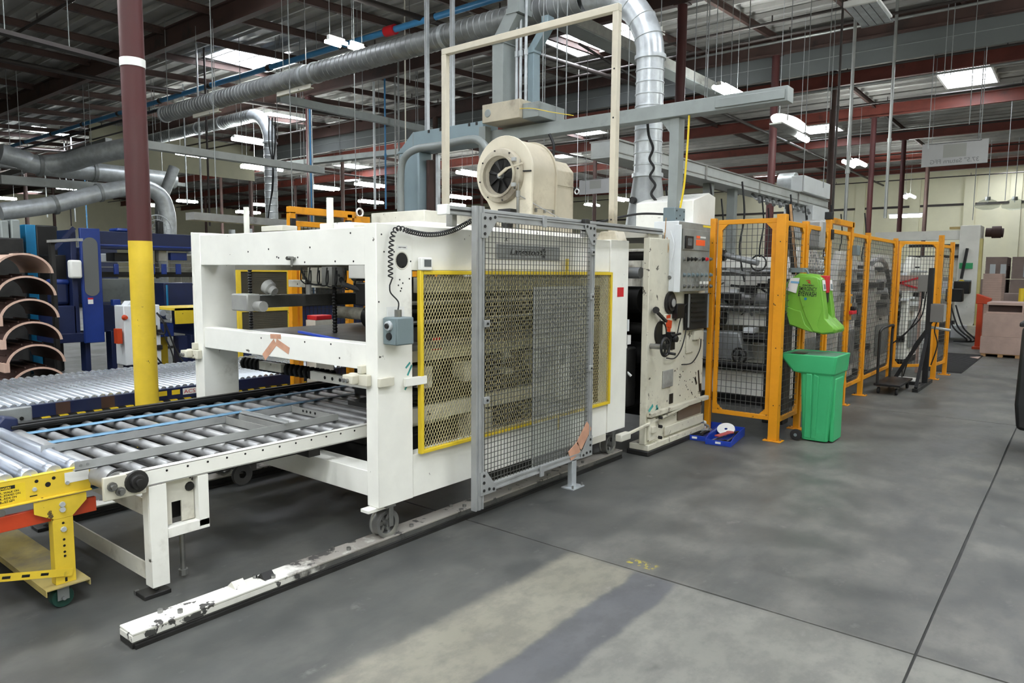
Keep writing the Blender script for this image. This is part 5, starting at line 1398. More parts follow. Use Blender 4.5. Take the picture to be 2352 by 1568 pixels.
for i in range(5): fpanel((FX_, posts[i][1]), (FX_, posts[i + 1][1]), .17 if i < 3 else .2, 2.10 - .0 * i, pl[i], .05, .06)
fpost(-1.72, 12.55, 2.20, 'amber fence post with black top block, behind the black pipe stand', .07); fpost(-1.66, 13.25, 2.12, 'last amber fence post, before the ribbed black mat', .06)
fpanel((FX_, 11.97), (-1.72, 12.55), .2, 2.10, 'wire panel across the corner behind the pipe stand'); fpanel((-1.72, 12.55), (-1.66, 13.25), .2, 2.06, 'shortest wire panel, at the far fence end')
gh = thing('gate_crossbar', 'amber double bar with a black sensor above the fence gate', 'gate bar', (FX_, 8.8, 2.15))
MB().box(FX_ - .03, FX_ + .03, 8.40, 9.36, 2.16, 2.225).build('bar', M['orange'], gh, bev=.003)
MB().box(FX_ - .04, FX_ + .035, 8.32, 8.399, 2.20, 2.28).build('sensor', M['black'], gh, bev=.004); MB().box(FX_ + .031, FX_ + .05, 8.33, 8.39, 1.98, 2.09).build('hinge', M['black'], gh, bev=.004)
lk = thing('gate_lock', 'amber gate lock plate with a red and black handle', 'lock', (FX_ + .05, 9.3, 1.1))
MB().box(FX_ + .032, FX_ + .045, 9.25, 9.36, 1.05, 1.36).build('plate', M['orange'], lk, bev=.004); MB().box(FX_ + .046, FX_ + .05, 9.28, 9.33, 1.25, 1.34).build('plate_window', M['grey_box'], lk)
MB().box(FX_ + .046, FX_ + .09, 9.22, 9.42, 1.12, 1.165).build('red_handle', M['red'], lk, bev=.006); MB().box(FX_ + .046, FX_ + .10, 9.28, 9.36, 1.166, 1.215).build('black_handle', M['black'], lk, bev=.008)
p = PX(1960, 575, FX_ + .03); jb = thing('switch_box', 'small grey box on the fence beside the lock post', 'box', p); MB().box(p.x, p.x + .06, p.y - .06, p.y + .06, p.z - .06, p.z + .06).build('body', M['grey_box'], jb, bev=.006)
MB().box(p.x + .0602, p.x + .064, p.y - .055, p.y + .055, p.z - .055, p.z + .055).build('lid', M['grey_box'], jb, bev=.003)

# ================================================================== EYEWASH STATION
ye0, ye1 = 7.08, 7.45
E = thing('eyewash_station', 'lime green emergency eyewash tank hung on the amber fence', 'eyewash station', (-2.0, 7.3, 1.03))
def epx(px, py): v = PY(px, py, ye0); return (v.x, v.z)
prof = [epx(*a) for a in ((1799, 655), (1799, 700), (1811, 747), (1858, 762), (1889, 768.5), (1915, 766), (1918, 759), (1915, 753), (1907, 746), (1895, 733), (1894, 712), (1889, 672), (1886, 640), (1874, 632), (1835, 627), (1812, 640))]
slot = [epx(*a) for a in ((1799, 655), (1799, 700), (1811, 747), (1858, 762), (1889, 768.5), (1915, 766), (1918, 759), (1915, 753), (1907, 746), (1895, 733), (1884, 718), (1872, 700), (1868, 650), (1868, 636), (1835, 631), (1812, 644))]
def lobe(name, pf, y0, y1, s0, s1):
    n = len(pf); vs = []; fs = []
    cxe = sum(p[0] for p in pf) / n; cze = sum(p[1] for p in pf) / n
    for y, s in ((y0, s0), (y0 + .03, 1.0), (y1 - .03, 1.0), (y1, s1)):
        for x, z in pf: vs.append((cxe + (x - cxe) * s, y, cze + (z - cze) * s))
    for L in range(3):
        for k in range(n):
            j = (k + 1) % n; fs.append((L * n + k, L * n + j, (L + 1) * n + j, (L + 1) * n + k))
    fs.append(tuple(range(n))[::-1]); fs.append(tuple(range(3 * n, 4 * n)))
    area = sum(pf[i][0] * pf[(i + 1) % n][1] - pf[(i + 1) % n][0] * pf[i][1] for i in range(n))
    if area > 0: fs = [f[::-1] for f in fs]
    return MB().add(vs, fs).build(name, M['lime'], E, bev=.006)
lobe('tank', prof, ye0, ye0 + .12, .95, 1.0); lobe('tank_middle', slot, ye0 + .121, ye1 - .121, 1.0, 1.0); lobe('tank', prof, ye1 - .12, ye1, 1.0, .95)
yp = ye0 - .0
def eplate(name, mm, pts, d=.004, bev=.001, label=None, y=None):
    poly = [epx(*a) for a in pts]; y = ye0 if y is None else y
    return MB().prism(poly, 'y', y - d, y - .0002).build(name, M[mm], E, bev=bev, label=label)
eplate('lower_moulding', 'lime', ((1802, 702), (1830, 712), (1840, 714), (1850, 745), (1868, 762), (1856, 760), (1814, 744)), .014, .005)
eplate('front_moulding', 'lime', ((1838, 634), (1878, 638), (1884, 672), (1889, 712), (1880, 735), (1878, 748), (1886, 764), (1868, 760), (1851, 728), (1836, 680)), .010, .004)
# front slot facing the aisle with red pull cover
sm = PY(1868, 640, ye0)
xs_ = sm.x + .002
MB().box(xs_, PY(1887, 650, ye0).x + .014, ye0 + .13, ye1 - .13, 1.42, 1.588).build('pull_cover', M['red'], E, bev=.006, label='red pull cover in the slot')
MB().box(xs_, PY(1887, 690, ye0).x, ye0 + .126, ye1 - .126, 1.33, 1.419).build('nozzle_bay', M['darker'], E, bev=.003)
for y in (ye0 + .018, ye1 - .112):
    p = PY(1889, 668, ye0); q2_ = PY(1886.5, 643, ye0)
    o = MB().bar((p.x + .003, y + .05, p.z), (q2_.x + .003, y + .05, q2_.z), .09, .004, up=(1, 0, 0)).build('instruction_label', M['sticker_white'], E, bev=.001, label='white and grey instruction label')
    MB().bar((p.x + .0055, y + .05, p.z + .015), (q2_.x + .0055, y + .05, q2_.z - .02), .06, .002, up=(1, 0, 0)).build('label_picture', M['grey_box'], E, smooth=False)
ylb = ye0 - .0125
o1, o2 = PY(1833, 664, ylb), PY(1875, 664, ylb); o3, o4 = PY(1832, 678, ylb), PY(1874, 678, ylb)
rt = Vector((1, 0, -.03)).normalized()
mesh_text('EMERGENCY', .062, M['ink'], E, PY(1834, 666.5, ylb), (1, 0, -.04), (.0, 0, 1), bold=.0003, shear=.08, width=.168, height=.038)
mesh_text('EYEWASH', .068, M['ink'], E, PY(1832.5, 679, ylb), (1, 0, -.03), (0, 0, 1), bold=.0008, shear=.08, width=.168, height=.046)
mesh_text('PACIFIC', .020, M['ink'], E, PY(1843.5, 656, ylb), (1, 0, -.03), (0, 0, 1), bold=.0006, width=.105, height=.013)
m = MB(); c0 = PY(1857, 647, ylb - .0)
for a, b in (((-.02, .01), (.01, .012)), ((.01, .012), (.015, 0)), ((.015, 0), (-.005, -.004)), ((-.005, -.004), (.022, -.016))): m.bar(c0 + Vector((a[0], 0, a[1])), c0 + Vector((b[0], 0, b[1])), .001, .008, up=(0, 1, 0)) if False else m.bar(c0 + Vector((a[0], 0, a[1])), c0 + Vector((b[0], 0, b[1])), .007, .001, up=(0, 1, 0))
m.build('swoosh_emblem', M['red'], E, smooth=False, label='red and black emblem')
p = PY(1850, 686, ylb); MB().lathe([(0, .0015), (.012, .0015), (.013, 0)], p, (0, -1, 0), 14).build('round_sticker', M['teal'], E, smooth=False, label='small blue round sticker')
eplate('inspection_tag', 'sticker_white', ((1817, 638), (1838, 638), (1834, 652), (1829, 673), (1807, 666)), .016, .0005, 'white inspection tag with a blue stripe')
eplate('tag_stripe', 'sticker_blue', ((1818, 645), (1837, 646.5), (1836, 651), (1817, 649.5)), .0172, 0)
MB().tube(arc((-2.14, 7.2, 1.60), .05, 0, PI, 8, (1, 0, 0), (0, 0, 1)), .012, 6).box(-2.25, -2.12, 7.12, 7.30, 1.615, 1.66).build('hanger_bracket', M['grey_box'], E)

# ================================================================== GREEN WHEELED BIN
bin_ = thing('recycling_bin', 'tall green tapered wheeled bin with a dusty lid, under the eyewash tank', 'bin', (-1.95, 7.2, 0))
by0, by1 = 6.98, 7.46
def ring(x0, x1, y0, y1, z, c=.02):
    return [(x0 + c, y0, z), (x1 - c, y0, z), (x1, y0 + c, z), (x1, y1 - c, z), (x1 - c, y1, z), (x0 + c, y1, z), (x0, y1 - c, z), (x0, y0 + c, z)]
rings = [ring(-2.035, -1.80, by0 + .05, by1 - .05, .012), ring(-2.055, -1.765, by0 + .012, by1 - .012, .60), ring(-2.058, -1.76, by0 + .008, by1 - .008, .655),
         ring(-2.13, -1.745, by0 - .006, by1 + .006, .67), ring(-2.24, -1.735, by0 - .015, by1 + .015, .80), ring(-2.25, -1.73, by0 - .018, by1 + .018, .838), ring(-2.225, -1.755, by0 + .012, by1 - .012, .838), ring(-2.04, -1.80, by0 + .05, by1 - .05, .70)]
vs = []; fs = []
for r_ in rings: vs += r_
for i in range(len(rings) - 1):
    for k in range(8):
        j = (k + 1) % 8; fs.append((8 * i + k, 8 * i + j, 8 * i + 8 + j, 8 * i + 8 + k))
fs.append(tuple(range(8))[::-1]); fs.append(tuple(range(56, 64)))
MB().add(vs, fs).build('body', M['greenbin'], bin_, bev=.006)
MB().box(-2.215, -1.765, by0 + .02, by1 - .02, .822, .832).build('lid', M['greenbin_dark'], bin_, bev=.003)
MB().box(-2.17, -2.05, by0 + .06, by0 + .2, .8325, .836).build('lid_slot', M['darker'], bin_)
# raised ribs on the near face: the panel with a drop in it
def rib(name, pts, y0, y1): return MB().prism(pts, 'y', y0, y1).build(name, M['greenbin'], bin_, bev=.006)
MB().add([(-2.012, by0 + .045, .03), (-1.945, by0 + .045, .03), (-1.945, by0 - .006, .66), (-2.0, by0 - .006, .66), (-2.012, by0 + .09, .03), (-1.945, by0 + .09, .03), (-1.945, by0 + .05, .66), (-2.0, by0 + .05, .66)],
         [(0, 1, 2, 3), (4, 7, 6, 5), (0, 4, 5, 1), (1, 5, 6, 2), (2, 6, 7, 3), (3, 7, 4, 0)]).build('raised_panel', M['greenbin'], bin_, bev=.008)
MB().add([(-1.945, by0 + .044, .03), (-1.90, by0 + .044, .03), (-1.885, by0 - .006, .64), (-1.93, by0 - .006, .66), (-1.945, by0 + .09, .03), (-1.90, by0 + .09, .03), (-1.885, by0 + .05, .64), (-1.93, by0 + .05, .66)],
         [(0, 1, 2, 3), (4, 7, 6, 5), (0, 4, 5, 1), (1, 5, 6, 2), (2, 6, 7, 3), (3, 7, 4, 0)]).build('raised_panel', M['greenbin'], bin_, bev=.006)
MB().box(-1.795, -1.755, by0 + .10, by1 - .10, .012, .62).build('side_rib', M['greenbin'], bin_, bev=.01)
for y in (by0 + .02, by1 - .02):
    o = MB().lathe([(0, -.018), (.035, -.018), (.052, -.016), (.054, -.006), (.054, .006), (.052, .016), (.035, .018), (0, .018)], (-2.075, y, .054), (0, 1, 0), 20).build('wheel', M['rubber'], bin_); MB().cyl((-2.075, y - .019, .054), (-2.075, y - .022, .054), .016, 10).build('hub', M['grey_box'], o)
MB().cyl((-2.075, by0 + .04, .054), (-2.075, by1 - .04, .054), .009, 8).build('axle', M['steel'], bin_)

# ================================================================== BLUE TRAYS WITH TOOLS
def tray(c, ang, label):
    t = thing('parts_tray', label, 'tray', (c[0], c[1], 0)); L_, W_, H_ = .56, .24, .085; th = .006
    ca, sa = math.cos(ang), math.sin(ang)
    def P_(u, v, z): return Vector((c[0] + ca * u - sa * v, c[1] + sa * u + ca * v, z))
    def slab(u0, u1, v0, v1, z0, z1, u_in=0):
        v8 = [P_(u0, v0, z0), P_(u1, v0, z0), P_(u1, v1, z0), P_(u0, v1, z0), P_(u0, v0, z1), P_(u1, v0, z1), P_(u1, v1, z1), P_(u0, v1, z1)]
        return v8, [(0, 3, 2, 1), (4, 5, 6, 7), (0, 1, 5, 4), (1, 2, 6, 5), (2, 3, 7, 6), (3, 0, 4, 7)]
    m = MB()
    m.add(*slab(-W_ / 2, W_ / 2, -L_ / 2, L_ / 2, .001, .007))
    for s in (-1, 1):                                     # sides dip towards the open front
        u0, u1 = (W_ / 2 - th, W_ / 2) if s > 0 else (-W_ / 2, -W_ / 2 + th)
        prof_ = [(-L_ / 2, .0071), (L_ / 2, .0071), (L_ / 2, H_), (0, H_), (-L_ / 2 + .10, H_ - .012), (-L_ / 2 + .02, .05), (-L_ / 2, .05)]
        k = len(prof_); vs_ = [P_(u0, v, z) for v, z in prof_] + [P_(u1, v, z) for v, z in prof_]
        m.add(vs_, [tuple(range(k))[::-1], tuple(range(k, 2 * k))] + [(i, (i + 1) % k, k + (i + 1) % k, k + i) for i in range(k)])
    m.add(*slab(-W_ / 2 + th, W_ / 2 - th, L_ / 2 - th, L_ / 2, .0071, H_)); m.add(*slab(-W_ / 2 + th, W_ / 2 - th, -L_ / 2, -L_ / 2 + th, .0071, .05))
    m.build('tub', M['tray_blue'], t, bev=.002)
    mm = MB(); mm.add(*slab(-.025, .025, -L_ / 2 - .0016, -L_ / 2 - .0003, .018, .038)); mm.build('label_card', M['sticker_white'], t, smooth=False)
    return t, P_
ta = math.radians(8)
t1, P1 = tray((-2.60, 6.56), ta, 'blue open parts tray holding a white disc and red tool, on the floor')
t2, P2 = tray((-2.86 + .0, 6.62), ta, 'blue open parts tray of metal bits, against the chipped machine')
def tool(name, label, P_, uv0, uv1, z, w_, h_, mm, cat='tool', extra=None):
    a, b = P_(uv0[0], uv0[1], z), P_(uv1[0], uv1[1], z + .012)
    m = MB().bar(a, b, w_, h_); d = (b - a).normalized()
    m.cyl(b - Vector((0, 0, h_ / 2)), b + Vector((0, 0, h_ / 2)), w_ * .75, 10)
    o = m.build(name, M[mm], bev=.002); return tag(o, label, cat)
tool('wrench', 'steel wrench lying beside the red tool in the outer tray', P1, (.05, -.15), (.08, .18), .022, .018, .008, 'steel')
tool('wrench', 'long dark wrench along the edge of the outer tray', P1, (.09, -.10), (.06, .22), .036, .016, .008, 'dark')
tool('scraper', 'red handled scraper lying across the outer tray', P1, (-.05, -.14), (.03, .05), .058, .05, .012, 'tool_red')
tool('pliers', 'dark pliers at the low front of the outer tray', P1, (-.06, -.23), (.05, -.2), .03, .02, .012, 'darker')
tool('wrench', 'steel wrench in the inner tray by the machine', P2, (-.04, -.12), (.03, .16), .022, .02, .01, 'alu_dull')
tool('socket_bar', 'dark socket bar in the inner tray', P2, (-.05, -.2), (.04, -.16), .022, .02, .014, 'darker')
tool('punch', 'thin steel punch near the front of the outer tray', P1, (-.08, -.18), (-.02, -.05), .024, .012, .012, 'steel'); tool('file', 'grey flat file leaning along the middle of the outer tray', P1, (.0, -.05), (.03, .2), .05, .022, .006, 'alu_dull'); tool('bracket', 'dark bent bracket at the back of the outer tray', P1, (.02, .1), (.09, .12), .05, .03, .02, 'dark'); tool('rod', 'steel rod across the inner tray', P2, (-.09, -.05), (.08, .02), .04, .012, .012, 'steel'); tool('clamp', 'dark clamp in the middle of the inner tray', P2, (.02, -.12), (.05, .0), .03, .03, .02, 'darker')
c0 = P1(-.03, .13, .06); d_ = MB().lathe([(.015, -.002), (.085, -.002), (.085, .002), (.015, .002)], (c0.x, c0.y, c0.z + .02), (.1, -.5, .85), 26).build('saw_disc', M['white']); tag(d_, 'white round disc leaning in the outer tray', 'disc')
c0 = P2(-.02, .05, .05); d_ = MB().lathe([(.05, -.006), (.075, -.006), (.075, .006), (.05, .006)], (c0.x, c0.y, c0.z + .015), (.1, -.3, .9), 22).build('steel_ring', M['galv_dark']); tag(d_, 'grey steel ring lying in the inner tray', 'ring')
c0 = P2(-.03, .2, .0); bt = MB().lathe([(0, .008), (.03, .008), (.03, .10), (.012, .12), (.012, .14), (0, .14)], c0, (0, 0, 1), 14).build('white_bottle', M['white']); tag(bt, 'small white bottle at the back of the inner tray', 'bottle')
# ================================================================== OVERHEAD: gantry, ducts, troughs, pipes, lamps
gyy = 6.5
GT = thing('cable_gantry', 'grey steel cable gantry with a blue grey leg, spanning across above the machine', 'gantry', (-4.6, gyy, 0))
MB().prism([(-7.02, 3.10), (-5.55, 3.10), (-5.55, 3.34), (-6.72, 3.34)], 'y', gyy - .14, gyy + .14).build('raised_duct', M['duct_blue'], GT, bev=.006)
MB().box(-6.72, -6.71, gyy - .142, gyy + .142, 3.10, 3.342).build('duct_seam', M['grey_paint'], GT)
MB().box(-5.62, -2.10, gyy - .10, gyy + .06, 3.09, 3.22).build('beam', M['grey_paint'], GT, bev=.004)
MB().box(-2.75, -2.12, gyy - .115, gyy - .1005, 3.11, 3.19).build('beam_cover', M['grey_paint'], GT, bev=.004)
MB().box(-6.98, -6.62, gyy - .14, gyy + .10, .01, 3.099).build('leg', M['duct_blue'], GT, bev=.02)
MB().box(-6.60, -6.55, gyy - .02, gyy + .06, .01, 3.0).build('leg_channel', M['oxide_dark'], GT)
a = PY(1555, 300, gyy); MB().box(a.x - .05, a.x + .05, gyy - .06, gyy + .06, 1.965, 3.089).prism([(a.x - .16, 3.088), (a.x - .051, 3.088), (a.x - .051, 2.95)], 'y', gyy - .05, gyy + .05).build('leg', M['grey_paint'], GT, bev=.004)
MB().box(PY(1110, 280, gyy - .3).x, PY(1196, 300, gyy - .3).x, gyy - .32, gyy + .15, 3.26, 3.46).build('junction_trunk', M['cream_tan_dark'], GT, bev=.006)
MB().box(PY(1197, 280, gyy - .3).x, PY(1235, 280, gyy - .3).x, gyy - .28, gyy + .2, 3.25, 3.41).build('junction_trunk', M['grey_paint'], GT, bev=.006)
MB().lathe([(0, .006), (.04, .006), (.045, 0)], (PY(1120, 282, gyy - .32).x, gyy - .32, 3.36), (0, -1, 0), 14).build('knockout', M['grey_paint'], GT)
a = PY(1133, 310, gyy); MB().box(a.x - .05, a.x + .05, gyy - .2, gyy - .1005, 2.85, 3.26).build('drop_duct', M['grey_paint'], GT, bev=.004)
m = MB()
for px in (985, 1012, 1078, 1095): p = PY(px, 290, gyy - .14); m.box(p.x - .015, p.x + .015, gyy - .146, gyy - .14, 3.30, 3.335)
m.build('duct_clip', M['dark'], GT)
MB().tube(bez([(-4.95, gyy - .3, 3.36), (-4.7, gyy - .33, 3.33), (-4.5, gyy - .25, 3.28), (-4.3, gyy - .12, 3.24)]), .004, 5).build('yellow_lead', M['amber_glass'], GT)
# grey twin vertical ducts going up to the big pipe
def poly_duct(name, label, pts, wx, wy, mm='grey_paint'):
    t = thing(name, label, 'duct', pts[-1]); m = MB()
    for a, b in zip(pts[:-1], pts[1:]): m.bar(a, b, wy, wx, up=(1, 0, 0))
    m.build('casing', M[mm], t, bev=.004)
    for a in pts[1:-1]: MB().bar(Vector(a) + Vector((0, 0, -.03)), Vector(a) + Vector((0, 0, .03)), wx + .02, wy + .02).build('collar', M[mm], t)
    return t
yd_ = 6.46
a, b, c0 = PY(1157, 250, yd_), PY(1157, 100, yd_), PY(1192, 30, yd_)
poly_duct('vertical_cable_duct', 'wide grey vertical cable duct with a kinked top, left of the conduits over the machine', [c0 + Vector((0, 0, .5)), c0, b, Vector((a.x, yd_, 3.40))], .16, .22)
a, b, c0 = PY(1226, 265, yd_ + .2), PY(1226, 118, yd_ + .2), PY(1258, 60, yd_ + .2)
poly_duct('vertical_cable_duct', 'narrow grey vertical cable duct with a bent shiny top plate, beside the conduits', [c0 + Vector((0, 0, .1)), c0, b, Vector((a.x, yd_ + .2, 3.24))], .09, .12, 'duct_blue')
t = thing('conduit_bundle', 'three thin steel conduits rising between the two grey ducts', 'conduits', (-5.2, yd_, 3.41))
for k, px in enumerate((1186, 1195, 1207)):
    a = PY(px, 250, yd_); MB().cyl((a.x, yd_, 3.42), (a.x, yd_, 6.2), .017, 8).build('conduit', M['galv'], t)
    for z in (4.0, 4.6): MB().cyl((a.x, yd_, z), (a.x, yd_, z + .06), .024, 8).build('coupling', M['galv'], t)
t = thing('bent_grey_pipe', 'grey tube arching from the machine top to the blower', 'pipe', (-6.2, 6.1, 1.9))
MB().tube(bez([(PY(921, 500, 6.1).x, 6.1, 0), PY(921, 500, 6.1), PY(920, 420, 6.1), PY(926, 368, 6.1), PY(955, 343, 6.1), PY(1010, 334, 6.1), PY(1080, 320, 6.1), PY(1105, 326, 6.1), PY(1122, 350, 6.1), PY(1126, 380, 6.0)], 6), .045, 12).build('tube', M['grey_paint'], t)
for px in (981, 1039):
    a = PY(px, 200, gyy); t = thing('hanger_post', 'galvanised strut holding up the gantry, ' + ('nearer the blue grey leg' if px < 1000 else 'nearer the portal frame'), 'strut', (a.x, gyy, 3.35))
    MB().box(a.x - .022, a.x + .022, gyy - .022, gyy + .022, 3.345, 6.3).build('channel', M['galv'], t); MB().box(a.x - .008, a.x + .008, gyy - .024, gyy - .0225, 3.345, 6.3).build('slot', M['galv_dark'], t)
a = PY(1039, 430, gyy); t = thing('lower_strut', 'galvanised strut standing on the machine under the gantry beside the portal frame', 'strut', (a.x, gyy - .25, 1.9)); MB().box(a.x - .02, a.x + .02, gyy - .27, gyy - .23, 1.2, 3.0).build('channel', M['galv'], t)

# ---- the big spiral duct with elbow and drop
def spiral(pts_r, axis, c, n=22): return MB().lathe(pts_r, c, axis, n)
DY, DZ, DR, DXV = 6.84, 4.60, .143, PY(1491, 250, 6.84).x
D = thing('spiral_duct', 'big galvanised spiral duct crossing overhead, turning down in an elbow to the machine', 'duct', (DXV, DY, 2.3))
prof = []; x = 0.0; Lh = (DXV - .78) - (-14.2)
while x < Lh - .1:
    prof += [(DR, x), (DR, x + .075), (DR + .006, x + .08), (DR + .006, x + .09), (DR, x + .095)]; x += .10
MB().lathe(prof, (-14.2, DY, DZ), (1, 0, 0), 22).build('straight_run', M['galv_dark'], D)
for x in (-14.15, -12.2, -9.6, -9.35, -6.6): MB().lathe([(DR, -.03), (DR + .014, -.03), (DR + .014, .03), (DR, .03)], (x, DY, DZ), (1, 0, 0), 22).build('clamp_ring', M['galv'], D)
MB().tube(arc((DXV - .78, DY, DZ - .78), .78, PI / 2, 0, 9, (1, 0, 0), (0, 0, 1)), DR + .002, 22).build('elbow', M['galv'], D)
zt_ = DZ - .78
for k in range(1, 6):
    a = PI / 2 * (1 - k / 6); c0 = Vector((DXV - .78 + .78 * math.cos(a), DY, DZ - .78 + .78 * math.sin(a)))
    MB().lathe([(DR + .002, -.006), (DR + .009, 0), (DR + .002, .006)], c0, (-math.sin(a), 0, math.cos(a)), 22).build('elbow_seam', M['galv'], D)
prof = []; z = 0.0; zb_ = 2.62
while z < zt_ - zb_ - .1:
    prof += [(DR, z), (DR, z + .095), (DR + .007, z + .10), (DR + .007, z + .11), (DR, z + .115)]; z += .12
MB().lathe(prof + [(DR, zt_ - zb_)], (DXV, DY, zb_), (0, 0, 1), 22).build('vertical_run', M['galv'], D)
for z in (zt_, zb_): MB().lathe([(DR, -.02), (DR + .02, -.02), (DR + .02, .02), (DR, .02)], (DXV, DY, z), (0, 0, 1), 22).build('flange_ring', M['galv'], D)
MB().lathe([(DR, .0), (DR + .005, -.03), (.19, -.33), (.21, -.45), (.23, -.60)], (DXV, DY, zb_), (0, 0, 1), 22).build('cone', M['galv_dark'], D)
MB().lathe([(.0, 0), (.035, 0), (.035, .05), (.0, .05)], (DXV - .05, DY - .18, 2.35), (0, -1, 0), 12).build('damper_knob', M['dark'], D)
for x in (-12.6, -9.9):
    hb = thing('duct_hanger', 'pale angle bracket with lamp wire hanging beneath the big spiral duct, ' + ('over the amber cage' if x > -11 else 'over the blue machine'), 'bracket', (x, DY, 4.38))
    MB().box(x - .45, x + .45, DY - .03, DY + .03, 4.385, 4.40).box(x - .45, x + .45, DY - .03, DY - .02, 4.40, 4.45).build('angle', M['cream_dirty'], hb)
    for s in (-1, 1): MB().cyl((x + .3 * s, DY, 4.40), (x + .3 * s, DY, zg(7) + .05), .006, 6).build('rod', M['steel'], hb)
t = thing('coil_hose', 'black wavy air hose hanging in front of the vertical spiral duct', 'hose', (-3.6, 6.6, 2.1))
hp = [(1487, 270), (1490, 310), (1500, 340), (1492, 365), (1502, 385), (1493, 405), (1505, 425), (1496, 445), (1508, 465), (1500, 485), (1510, 500), (1500, 512)]
MB().tube(bez([PY(x, y, 6.62) for x, y in hp], 5), .014, 6).build('hose', M['rubber'], t)
t = thing('yellow_air_line', 'yellow air line hanging beside the grey gantry leg', 'hose', (-3.0, 6.45, 2.0)); MB().tube(bez([PY(x, y, 6.42) for x, y in ((1583, 265), (1580, 320), (1572, 420), (1562, 480))]), .010, 6).build('hose', M['amber_glass'], t)
t = thing('coil_hose', 'dark cable drooping above the blower from the gantry', 'hose', (-4.2, 6.2, 2.6)); MB().tube(bez([PY(x, y, 6.2) for x, y in ((1262, 308), (1272, 335), (1270, 372), (1275, 385), (1281, 400))]), .015, 6).build('hose', M['rubber'], t)

# ---- second duct with an elbow, further back
e2 = PY(622, 400, 10.2); ex = e2.x
D2 = thing('spiral_duct', 'galvanised vertical duct with a bright elbow top and black cables, behind the amber cage', 'duct', (ex, 10.2, 0.5))
r2_ = .155; zt2 = PY(622, 328, 10.2).z; prof = []; z = 0
while z < zt2 - .6:
    prof += [(r2_, z), (r2_, z + .14), (r2_ + .008, z + .15), (r2_, z + .16)]; z += .17
MB().lathe(prof, (ex, 10.2, .5), (0, 0, 1), 18).build('vertical_run', M['galv'], D2)
MB().tube(arc((ex - .75, 10.2, zt2), .75, 0, PI / 2, 8, (1, 0, 0), (0, 0, 1)), r2_, 18).build('elbow', M['galv'], D2)
MB().lathe([(r2_, -.02), (r2_ + .03, -.02), (r2_ + .03, .02), (r2_, .02)], (ex, 10.2, zt2), (0, 0, 1), 18).build('flange_ring', M['galv'], D2)
prof = []; x = 0
while x < 6.0:
    prof += [(r2_, x), (r2_, x + .08), (r2_ + .007, x + .09), (r2_, x + .10)]; x += .11
MB().lathe(prof, (ex - 6.8, 10.2, zt2 + .75), (1, 0, 0), 16).build('straight_run', M['galv_dark'], D2)
for x in (ex - 2.2, ex - 3.4): MB().lathe([(r2_, -.03), (r2_ + .02, -.03), (r2_ + .02, .03), (r2_, .03)], (x, 10.2, zt2 + .75), (1, 0, 0), 16).build('clamp_ring', M['galv'], D2)
for k, px in enumerate((618, 625, 632)):
    pts = [PY(px, 270, 10.0), PY(px, 330, 10.0), PY(627, 380, 10.0), PY(627 - k, 430, 10.0), PY(620, 470, 10.0), PY(612, 530, 10.0)]
    MB().tube(bez(pts), .016, 6).build('cable', M['rubber'], D2)
# ---- ducts over the blue machine
xp = -15.4
D3 = thing('spiral_duct', 'silver duct over the blue machine, bending down beyond the column', 'duct', PX(385, 530, xp))
pts = [PX(0, 486, xp), PX(120, 470, xp), PX(240, 440, xp), PX(320, 430, xp), PX(352, 438, xp), PX(375, 460, xp), PX(386, 500, xp), PX(387, 545, xp)]
MB().tube(bez(pts, 6), .16, 14).build('tube', M['galv'], D3)
for px, py in ((125, 470), (228, 442)):
    MB().lathe([(.16, -.03), (.185, -.03), (.185, .03), (.16, .03)], PX(px, py, xp), (0.0, 1, .25), 16).build('clamp_ring', M['galv_dark'], D3)
xq = -19.0
D4 = thing('spiral_duct', 'bright silver corrugated duct run high over the blue machine', 'duct', PX(270, 395, xq))
MB().tube(bez([PX(0, 352, xq), PX(55, 368, xq), PX(75, 376, xq), PX(150, 388, xq), PX(290, 402, xq), PX(400, 415, xq)], 8), .22, 14).build('tube', M['galv'], D4)
MB().tube(bez([PX(105, 378, xq), PX(160, 372, xq + .4), PX(215, 355, xq + 1.2), PX(300, 338, xq + 2)], 6), .22, 14).build('branch', M['galv'], D4)
for px, py in ((90, 380), (215, 395)): MB().lathe([(.22, -.04), (.25, -.04), (.25, .04), (.22, .04)], PX(px, py, xq), (0, 1, 0), 16).build('clamp_ring', M['galv_dark'], D4)
D5 = thing('branch_duct', 'slim inclined galvanised duct leaning behind the bent silver duct', 'duct', PX(365, 480, -18)); pe = PX(370, 530, -18); MB().tube([PX(400, 385, -18), PX(368, 470, -18), pe, (pe.x, pe.y, 0)], .13, 12).build('tube', M['galv_dark'], D5)

# ---- trough along the line with hoses
TX = -4.2
ya, yb = 7.1, 15.6; zt0 = 2.90
TR = thing('overhead_trough', 'long pale grey overhead trough running down the line above the fence', 'trough', (TX, 10.5, 2.9))
MB().box(TX - .02, TX, ya, yb, zt0, zt0 + .18).box(TX - .34, TX - .32, ya, yb, zt0, zt0 + .18).box(TX - .32, TX - .02, ya, yb, zt0, zt0 + .02).box(TX - .32, TX - .02, ya, ya + .01, zt0 + .02, zt0 + .18).build('channel', M['trough'], TR, bev=.002)
MB().box(TX - .36, TX + .02, ya, yb, zt0 + .181, zt0 + .20).build('top_flange', M['alu_dull'], TR)
MB().box(TX + .0005, TX + .012, ya, yb, zt0 + .05, zt0 + .06).build('side_seam', M['alu_dull'], TR)
for y in (7.5, 9.5, 11.6, 13.6): MB().box(TX + .0005, TX + .02, y, y + .04, zt0 + .0, zt0 + .18).build('joint_strap', M['alu_dull'], TR)
for y in (9.9, 10.8): MB().box(TX - .2, TX - .08, y, y + .12, 1.9, 2.9).build('support_post', M['grey_paint'], TR)
